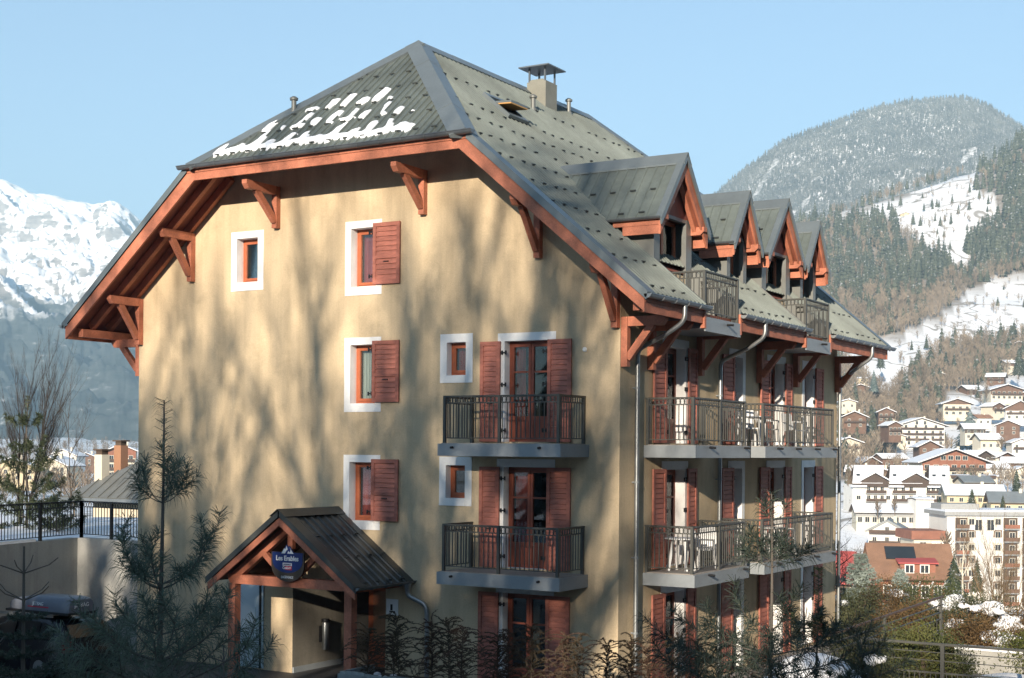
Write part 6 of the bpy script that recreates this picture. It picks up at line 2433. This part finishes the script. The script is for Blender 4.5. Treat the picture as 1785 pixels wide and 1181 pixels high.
# small white house with grey roof
chalet(1546, 968, 372, 9.5, 9, 6.2, "small white house with grey half hipped roof above the red roofs", rise=.55, over=.7, wall='white', roof='greyroof', rows=(.08, .55, .98), cols=(4, 3, 1), win=(.9, 1.3), balc=(.5, .95), rot=-.35, under='grey')
# long terrace row with two dark gables
p = place(1583, 893, 425)
row = thing("terrace_row", p, "long white terrace of flats with snowy roofs and two dark gables", "building", None, YAW + .02)
local("wall", bx(-16.5, 13, 0, 11, -4, 8.2, HM['white'], "wall"), row)
for (x0, x1) in ((-12.8, -6.8), (-5, 2), (5.2, 9.6)):
    for z in (.6, 3.2, 5.7):
        local("balcony", bx(x0, x1, -1.2, -.02, z - .2, z, HM['grey'], "balcony"), row); local("parapet", bx(x0, x1, -1.26, -1.16, z + .05, z + .85, HM['balc'], "parapet"), row)
        for i in range(3): add_window(row, x0 + (x1 - x0) * (i + .5) / 3, -.02, z + .2, .9, 1.6)
for x in (-14.8, -6, 3.5):
    for z in (1.2, 3.8): add_window(row, x, -.02, z, 1.1, 1.1)
for (x0, x1, z) in ((-17, -6.2, 8.0), (-6.1, 5.6, 8.0), (5.7, 13.6, 8.0)):
    slab_roof(row, (x0 + 2.2, 6, z + 5.4), (x0, -.9, z + .2), (x1 - x0 - 1.6, 0, 0), .25, HM['dark'], "roof")
    slab_roof(row, (x0 + 2.3, 6, z + 5.65), (x0 + .1, -.9, z + .45), (x1 - x0 - 1.8, 0, 0), .3, HM['snowroof'], "roof_cover")
    slab_roof(row, (x0 + 2.2, 6, z + 5.4), (x0 + 2.2, 12, z + 1.2), (x1 - x0 - 1.6, 0, 0), .25, HM['dark'], "roof")
    for i in range(2):
        xx = x0 + 2.0 + i * (x1 - x0 - 5) ; local("roof_window", bx(xx, xx + 1.0, 1.6, 2.5, z + 2.55, z + 3.35, HM['pane'], "roof_window"), row)
for xc in (-10.2, 1.9):
    k = MB(); k.prism([V(xc - 4, -1.0, 7.6), V(xc + 4, -1.0, 7.6), V(xc + 4, -1.0, 9.2), V(xc, -1.0, 11.4), V(xc - 4, -1.0, 9.2)], V(0, 4, 0)); local("gable", k.mesh("gable", HM['dark']), row)
    for s in (-1, 1):
        slab_roof(row, (xc, -1.6, 11.7), (xc + s * 4.8, -1.6, 9.1), (0, 5, 0), .3, HM['snowroof'], "gable_roof")
for xc in (-15, -4, 7.5):
    local("porch_snow", bx(xc - 2.2, xc + 2.2, -1.8, .2, 7.5, 8.0, HM['snowroof'], "porch_snow"), row)
k = MB(); k.prism([V(9.8, -.3, -4), V(9.8, 10, -4), V(9.8, 10, 8.2), V(9.8, 5, 13), V(9.8, -.3, 8.2)], V(3.6, 0, 0)); local("end_wall", k.mesh("end_wall", HM['cream']), row)
# low long shed-like building under the terrace
chalet(1550, 913, 398, 18, 8, 3.2, "low long building with dark roof band and snowy ridge below the terrace", gable='side', rise=.45, over=.8, wall='cream', roof='snowroof', rows=(.15,), cols=9, win=(1.1, 1.4), rot=-.08, chim=False, upper='grey', upper_from=.62)
chalet(1612, 916, 395, 5.0, 7, 7.0, "narrow white wall block between the low building and the apartment block", gable='side', rise=.1, over=.2, wall='white', rows=(), chim=False, rot=.05)
chalet(1700, 890, 405, 15.5, 9, 4.6, "yellow house with grey snow dusted roof above the apartment block", gable='side', rise=.5, over=.9, wall='yellow', roof='snowroof', rows=(.12, .55), cols=(5, 6), win=(1.0, 1.1), rot=-.12, under='greyroof')
chalet(1768, 905, 385, 12, 9, 4.6, "second yellow house cut by the right edge above the block", gable='side', rise=.5, over=.9, wall='yellow', roof='greyroof', rows=(.12, .55), cols=(4, 4), win=(1.0, 1.1), rot=-.2)
# big brown chalet with terraces
chalet(1663, 832, 490, 22, 14, 5.4, "broad brown chalet with low pitched snowy roof and window bands", rise=.36, over=2.0, wall='cream', upper='redwood', upper_from=.45, rows=(.1, .55, 1.12), cols=(7, 7, 4), win=(1.6, 1.3), balc=(.5,), rot=.05)
chalet(1672, 852, 470, 25, 8, 4.0, "cream terrace storey with red awning below the broad chalet", gable='side', rise=.05, over=.5, wall='cream', rows=(.2,), cols=9, win=(1.5, 1.6), balc=(.95,), chim=False)
p = place(1694, 838, 468); aw = MB(); aw.prism([V(-2, 0, 0), V(2, 0, 0), V(2, -1.3, -.7), V(-2, -1.3, -.7)], V(0, 0, .08))
ob = aw.build("awning", HM['redroof'], label="small red awning on the terrace below the broad chalet", cat="awning"); ob.location = p; ob.rotation_euler = (0, 0, YAW)
# hotel, chalets higher on the slope
chalet(1605, 776, 740, 25, 14, 10.2, "white four storey hotel with rows of dark balconies on the slope", rise=.30, over=1.8, wall='white', roof='snowroof', rows=(.04, .30, .57, .86, 1.06), cols=(6, 6, 6, 4, 2), win=(1.3, 1.7), balc=(.28, .55, .83), rot=.06, cat="hotel")
chalet(1565, 776, 735, 8, 8, 4.5, "low annex with snowy roof at the left side of the hotel", rise=.25, over=1, wall='cream', rows=(.2,), cols=2, chim=False)
chalet(1668, 724, 800, 15, 11, 6.6, "white chalet with brown gable standing behind the blue cedar", rise=.34, over=1.6, wall='cream', upper='wood', upper_from=.95, rows=(.1, .55), cols=(4, 4), win=(1.4, 1.5), balc=(.5,), rot=-.05)
chalet(1755, 696, 830, 19, 12, 5.6, "broad chalet with cream front and low snowy roof at upper right", rise=.3, over=2, wall='cream', upper='wood', upper_from=.5, rows=(.1, .58), cols=(6, 6), win=(1.4, 1.4), balc=(.5,), rot=.1)
chalet(1779, 732, 760, 15, 11, 6.2, "white chalet cut by the right edge beside the snowy meadow", rise=.5, over=1.4, wall='white', upper='wood', upper_from=.8, rows=(.15, .6), cols=(4, 3), win=(1.2, 1.4), balc=(.55,), rot=-.3)
chalet(1716, 741, 770, 8, 7, 4.0, "little brown roofed house right of the blue cedar", gable='side', rise=.4, over=.8, wall='white', roof='orangeroof', rows=(.3,), cols=2, rot=.2)
chalet(1727, 782, 640, 9.5, 8, 4.4, "small house with thick snowy roof and yellow band right of the cedar", gable='side', rise=.55, over=1.1, wall='cream', upper='yellow', upper_from=.72, rows=(.2,), cols=3, win=(1.1, 1.3), rot=.15)
chalet(1596, 652, 1010, 17, 13, 4.6, "white house with bright orange gable on the upper meadow edge", rise=.42, over=1.6, wall='white', upper='orangeroof', upper_from=.9, roof='snowroof', rows=(.3,), cols=4, win=(1.2, 1.2), rot=.12)
chalet(1500, 692, 890, 15, 11, 5.2, "grey brown chalet with snowy roof below the far eave", rise=.34, over=1.6, wall='wood', roof='snowroof', rows=(.15, .6), cols=(5, 3), win=(1.3, 1.3), balc=(.5,), rot=-.2)
chalet(1502, 672, 960, 8, 8, 4.8, "yellow cube house above the grey brown chalet", gable='side', rise=.2, over=.6, wall='yellow', roof='snowroof', rows=(.2, .6), cols=3, chim=False)
chalet(1478, 712, 800, 9, 8, 3.6, "cream house with snowy roof right beside the far house corner", rise=.3, over=1, wall='cream', rows=(.3,), cols=2)
chalet(1680, 609, 1120, 17, 7, 3.2, "long low red barn on the snowy meadow", gable='side', rise=.25, over=.6, wall='redroof', roof='snowroof', rows=(.2,), cols=4, chim=False)
chalet(1776, 615, 1090, 12, 9, 6.5, "dark chalet at the right edge of the snowy meadow", rise=.35, over=1.4, wall='dark', rows=(.2, .6), cols=3)
chalet(1518, 822, 560, 9, 9, 3.4, "small barn with snowy roof at the foot of the brown wood", rise=.45, over=.8, wall='wood', rows=(), chim=False, rot=.5)
chalet(1560, 815, 585, 11, 8, 3.8, "brown shed roofed barn left of the broad chalet", gable='side', rise=.4, over=.8, wall='wood', rows=(.2,), cols=3, chim=False, rot=.25)
chalet(1740, 852, 520, 9.5, 9, 7.4, "tall white house with snowy hip roof right of the broad chalet", gable='side', rise=.5, over=.6, wall='white', rows=(.15, .5), cols=3, rot=.2)
chalet(1783, 848, 520, 10, 9, 5.0, "white house with snow roof cut by the right edge", rise=.4, over=.9, wall='cream', rows=(.2, .6), cols=3, rot=-.1)
chalet(1706, 862, 450, 9, 8, 3.8, "grey roofed bungalow behind the yellow house", gable='side', rise=.4, over=.8, wall='cream', roof='greyroof', rows=(.2,), cols=3, rot=.1)
chalet(1780, 792, 640, 8, 8, 5.2, "white house with dark balcony at the right edge below the meadow", rise=.4, over=1, wall='white', rows=(.15, .6), cols=2, balc=(.5,))
# smaller houses filling the slope between the named ones
FILL = [(1490, 745, 690, 9, 'wood'), (1700, 765, 660, 9, 'cream'), (1757, 758, 700, 9, 'wood'), (1740, 722, 790, 9, 'cream'), (1700, 690, 900, 10, 'wood'), (1640, 668, 950, 10, 'cream'), (1545, 735, 760, 9, 'wood'),
        (1770, 825, 560, 9, 'wood'), (1752, 815, 580, 8, 'cream'), (1535, 850, 505, 9, 'cream'), (1500, 845, 515, 8, 'wood'), (1620, 800, 600, 8, 'wood'), (1735, 668, 930, 10, 'wood'), (1765, 645, 980, 10, 'cream'),
        (1560, 760, 690, 7, 'wood'), (1715, 815, 570, 8, 'cream'), (1640, 625, 1080, 9, 'wood'), (1720, 575, 1190, 10, 'wood'), (1775, 560, 1220, 10, 'cream'), (1655, 590, 1150, 8, 'cream'), (1790, 700, 850, 10, 'wood'), (1478, 790, 600, 9, 'cream')]
WHERE = ["in the brown wood below the far eave", "right below the blue cedar", "above the small house with the yellow band", "between cedar and right edge below the upper chalets", "just above the chalet behind the cedar",
         "below the orange gabled house", "in the wood left above the hotel", "between the tall white house and the right edge", "behind the tall white hip roofed house", "left of the cream terrace storey",
         "beside the barn at the foot of the wood", "between the hotel and the broad chalet", "above the broad upper right chalet", "at the right end below the snowy meadow", "just left below the hotel annex",
         "right above the broad chalet roof", "right of the orange gabled house", "on the open meadow above the red barn", "at the right edge high on the snowy meadow", "left of the red barn on the meadow",
         "cut by the right edge above the white chalet", "at the lowest left edge of the brown wood"]
for i, (u, v, t_, w_, m_) in enumerate(FILL):
    rr = random.Random(i + 900)
    chalet(u, v, t_, w_ * rr.uniform(.9, 1.2), rr.uniform(7, 10), rr.uniform(4.0, 5.6), "small %s chalet %s" % ("brown timber" if m_ == 'wood' else "cream walled", WHERE[i]),
           gable=rr.choice(('front', 'side')), rise=rr.uniform(.32, .5), over=rr.uniform(.9, 1.6), wall=m_, upper=None if m_ == 'wood' else rr.choice((None, 'wood', 'dark')), upper_from=.55,
           rows=(.12, .58), cols=rr.choice((2, 3)), win=(1.1, 1.2), balc=(.5,) if rr.random() < .6 else (), rot=rr.uniform(-.5, .5), chim=rr.random() < .7,
           group="small brown chalets of the slope" if m_ == 'wood' else "small cream chalets of the slope")
# chalets on the upper clearing
for u, v, t_, w_, lb, rf in ((1579, 379, 1640, 12, "tiny yellow chalet on the left of the high clearing", 'snowroof'), (1706, 385, 1650, 12, "tiny brown chalet in the upper middle of the high clearing", 'snowroof'),
                         (1712, 408, 1600, 11, "tiny dark chalet lowest on the high clearing", 'brownroof'), (1690, 377, 1660, 12, "tiny grey chalet on the left of the group on the high clearing", 'snowroof'),
                         (1750, 350, 1720, 16, "snow covered chalet at the top right of the high clearing", 'brownroof'), (1593, 398, 1600, 8, "tiny barn below the yellow chalet on the high clearing", 'snowroof')):
    chalet(u, v, t_, w_, 9, 3.6, lb, rise=.4, over=1.0, wall='yellow' if 'yellow' in lb else 'wood', roof=rf, rows=(.2,), cols=3, chim=False, sink=8)
# left: neighbour house with hip roof and two chimneys, chalet far behind
nb = thing("hip_roofed_house", (-25, 17, -.5), "neighbouring house with standing seam hip roof and two tall chimneys", "house")
m = MB(); m.box(-29.2, -19, 12.6, 22, -2, 2.85); m.build("wall", HM['cream'], nb)
e = 2.85; cx_, cy_ = -24.0, 17.2
q = [V(-30.0, 11.8, e), V(-18.2, 11.8, e), V(-18.2, 22.8, e), V(-30.0, 22.8, e)]; ap = [V(-24.6, 17.2, e + 3.6), V(-23.4, 17.2, e + 3.6)]
for f in ([q[0], q[1], ap[1], ap[0]], [q[3], q[0], ap[0]], [q[1], q[2], ap[1]], [q[2], q[3], ap[0], ap[1]]):
    m = MB(); n = nrm(np.cross(f[1] - f[0], f[2] - f[0])); m.prism(f, n * .1); pl = m.build("roof_plane", M['greywall'], nb)
    # standing seams
    ed = f[1] - f[0]; L = np.linalg.norm(ed); apex = (f[-1] + f[2]) / 2 if len(f) == 4 else f[2]
    sm = MB()
    for i in range(1, int(L / .5)):
        s_ = i * .5
        pb_ = f[0] + nrm(ed) * s_
        lo_ = min(s_, L - s_); hmax = 5.4
        run = min(lo_, 5.35)
        inw = nrm(np.cross(n, nrm(ed)))
        if inw[2] < 0: inw = -inw
        slope_len = run / max(.2, np.linalg.norm(inw[:2]))
        sm.beam(pb_ + n * .12, pb_ + inw * slope_len + n * .12, .03, .05, up=n)
    sm.build("seams", M['greywall'], pl, kind="stuff")
m = MB(); m.box(-30.1, -18.1, 11.68, 11.8, e - .1, e + .05); m.build("eave_gutter", M['zinc'], nb)
for u, vt, t_, mm in ((178, 792, 56, 'cream'), (211, 776, 60, 'orangeroof')):
    a = place(u, vt, t_); m = MB(); m.box(a[0] - .2, a[0] + .2, a[1] - .2, a[1] + .2, 2.6, a[2]); c_ = m.build("chimney", HM[mm], nb)
    m = MB(); m.box(a[0] - .25, a[0] + .25, a[1] - .25, a[1] + .25, a[2] + .16, a[2] + .22); m.box(a[0] - .16, a[0] + .16, a[1] - .16, a[1] + .16, a[2], a[2] + .16); m.build("chimney_cap", HM['dark'], c_)
chalet(211, 835, 560, 11, 10, 11.0, "tall balconied chalet with snowy gables behind the two chimneys", rise=.42, over=1.6, wall='cream', upper='redwood', upper_from=.75, rows=(.1, .4, .7), cols=3, win=(1.4, 1.5), balc=(.35, .65), rot=.2)
for i, (u, v, t_, w_, lb) in enumerate(((110, 812, 700, 14, "far pale house with snowy roof behind the low pine"), (150, 815, 760, 13, "far house with snowy roof left of the chimneys"), (85, 835, 520, 15, "cream house half hidden by the fence pine"), (20, 840, 500, 16, "yellowish house behind the upright bare tree"))):
    chalet(u, v, t_, w_, 9, 5, lb, rise=.4, over=1.2, wall=('white', 'wood', 'cream', 'yellow')[i], rows=(.2, .6), cols=4, rot=(-.2, .1, -.3, .2)[i])

# ------------------------------------------------------------------ trees among the houses, one by one
def village_tree(kind_, u, v, t_, h, label, m_, wide=.22):
    p = place(u, v, t_); rr = random.Random(int(u * 7 + v))
    t = thing({'spruce': "spruce_tree", 'bare': "bare_tree", 'cedar': "cedar_tree"}[kind_], p, label, "tree")
    if kind_ == 'bare':
        a, f = brush_arrays(h, rr, 60); local("limbs", tri_mesh("limbs", a, f, m_), t)
    else:
        a, f = spruce_arrays(h, h * wide, 13 if kind_ == 'spruce' else 11, 10, rr, droop=.3, trunk=False)
        local("crown", tri_mesh("crown", a, f, m_), t)
        k = MB(); k.tube([(0, 0, -2), (0, 0, h * .8)], [h * .016, h * .004], 6); local("trunk", k.mesh("trunk", pbark), t)
    return t


vsp = leaf_mat("village_spruce", (.035, .05, .03), (.085, .10, .055), vs=.4, trans=.15, snow=.12)
ved = leaf_mat("village_cedar", (.09, .125, .115), (.20, .25, .23), vs=.3, trans=.15, snow=.12)
brn = mat("village_twigs", (.19, .145, .105), .9, var=.3, vs=.1)
village_tree('cedar', 1690, 783, 690, 20, "large blue green cedar between hotel and small snowy house", ved, .46)
village_tree('spruce', 1636, 922, 360, 8, "dark spruce in front of the narrow white wall block", vsp, .3)
village_tree('spruce', 1694, 888, 380, 6, "small spruce before the yellow house", vsp, .3)
village_tree('spruce', 1748, 895, 365, 5, "small spruce at the corner of the second yellow house", vsp, .25)
village_tree('spruce', 1772, 868, 430, 9, "spruce by the white houses at the right edge", vsp, .25)
village_tree('spruce', 1776, 655, 900, 19, "dark spruce at the right edge below the dark chalet", vsp, .28)
village_tree('spruce', 1523, 684, 860, 14, "bluish spruce beside the grey brown chalet", ved, .26)
village_tree('spruce', 1535, 642, 960, 14, "spruce left of the orange gabled house", vsp, .26)
village_tree('spruce', 1663, 1040, 150, 4.6, "light green conifer before the white block", vsp, .3)
village_tree('spruce', 1703, 1035, 170, 4.5, "thin conifer right of the birch trunk", vsp, .22)
for i, (u, v, t_, h, lb) in enumerate(((1640, 745, 760, 9, "bare tree beside the hotel gable"), (1700, 845, 470, 7, "bare tree in front of the broad chalet right side"), (1590, 835, 520, 7, "bare tree left of the cream terrace storey"),
                                       (1720, 700, 820, 10, "bare tree between the two upper chalets"), (1745, 790, 600, 8, "bare tree right of the small snowy house"), (1530, 905, 390, 6, "bare tree before the low long building"),
                                       (1620, 690, 880, 11, "bare tree above the hotel roof"), (1560, 900, 395, 5, "small bare tree under the terrace row"), (1735, 620, 1050, 11, "bare tree on the snowy meadow right of the red barn"),
                                       (1480, 860, 430, 8, "bare tree at the left end of the terrace row"), (1650, 1000, 200, 6, "bare tree before the brown wing of the block"))):
    village_tree('bare', u, v, t_, h, lb, brn)
# valley wood on the left
items = []; rnd2 = random.Random(77)
for i in range(420):
    u = rnd2.uniform(-60, 300); t_ = rnd2.uniform(300, 2300); s = S_(u)
    x = CAM[0] + t_ * (FW[0] + R0[0] * s); y = CAM[1] + t_ * (FW[1] + R0[1] * s)
    items.append((rnd2.randrange(8), (x, y, float(ground_z(x, y)) - .5), rnd2.uniform(7, 14), rnd2.uniform(0, 6)))
joined("valley_woodland", bar_p, items, brn, kind="stuff", label="brown leafless trees scattered over the valley floor at left", cat="forest")
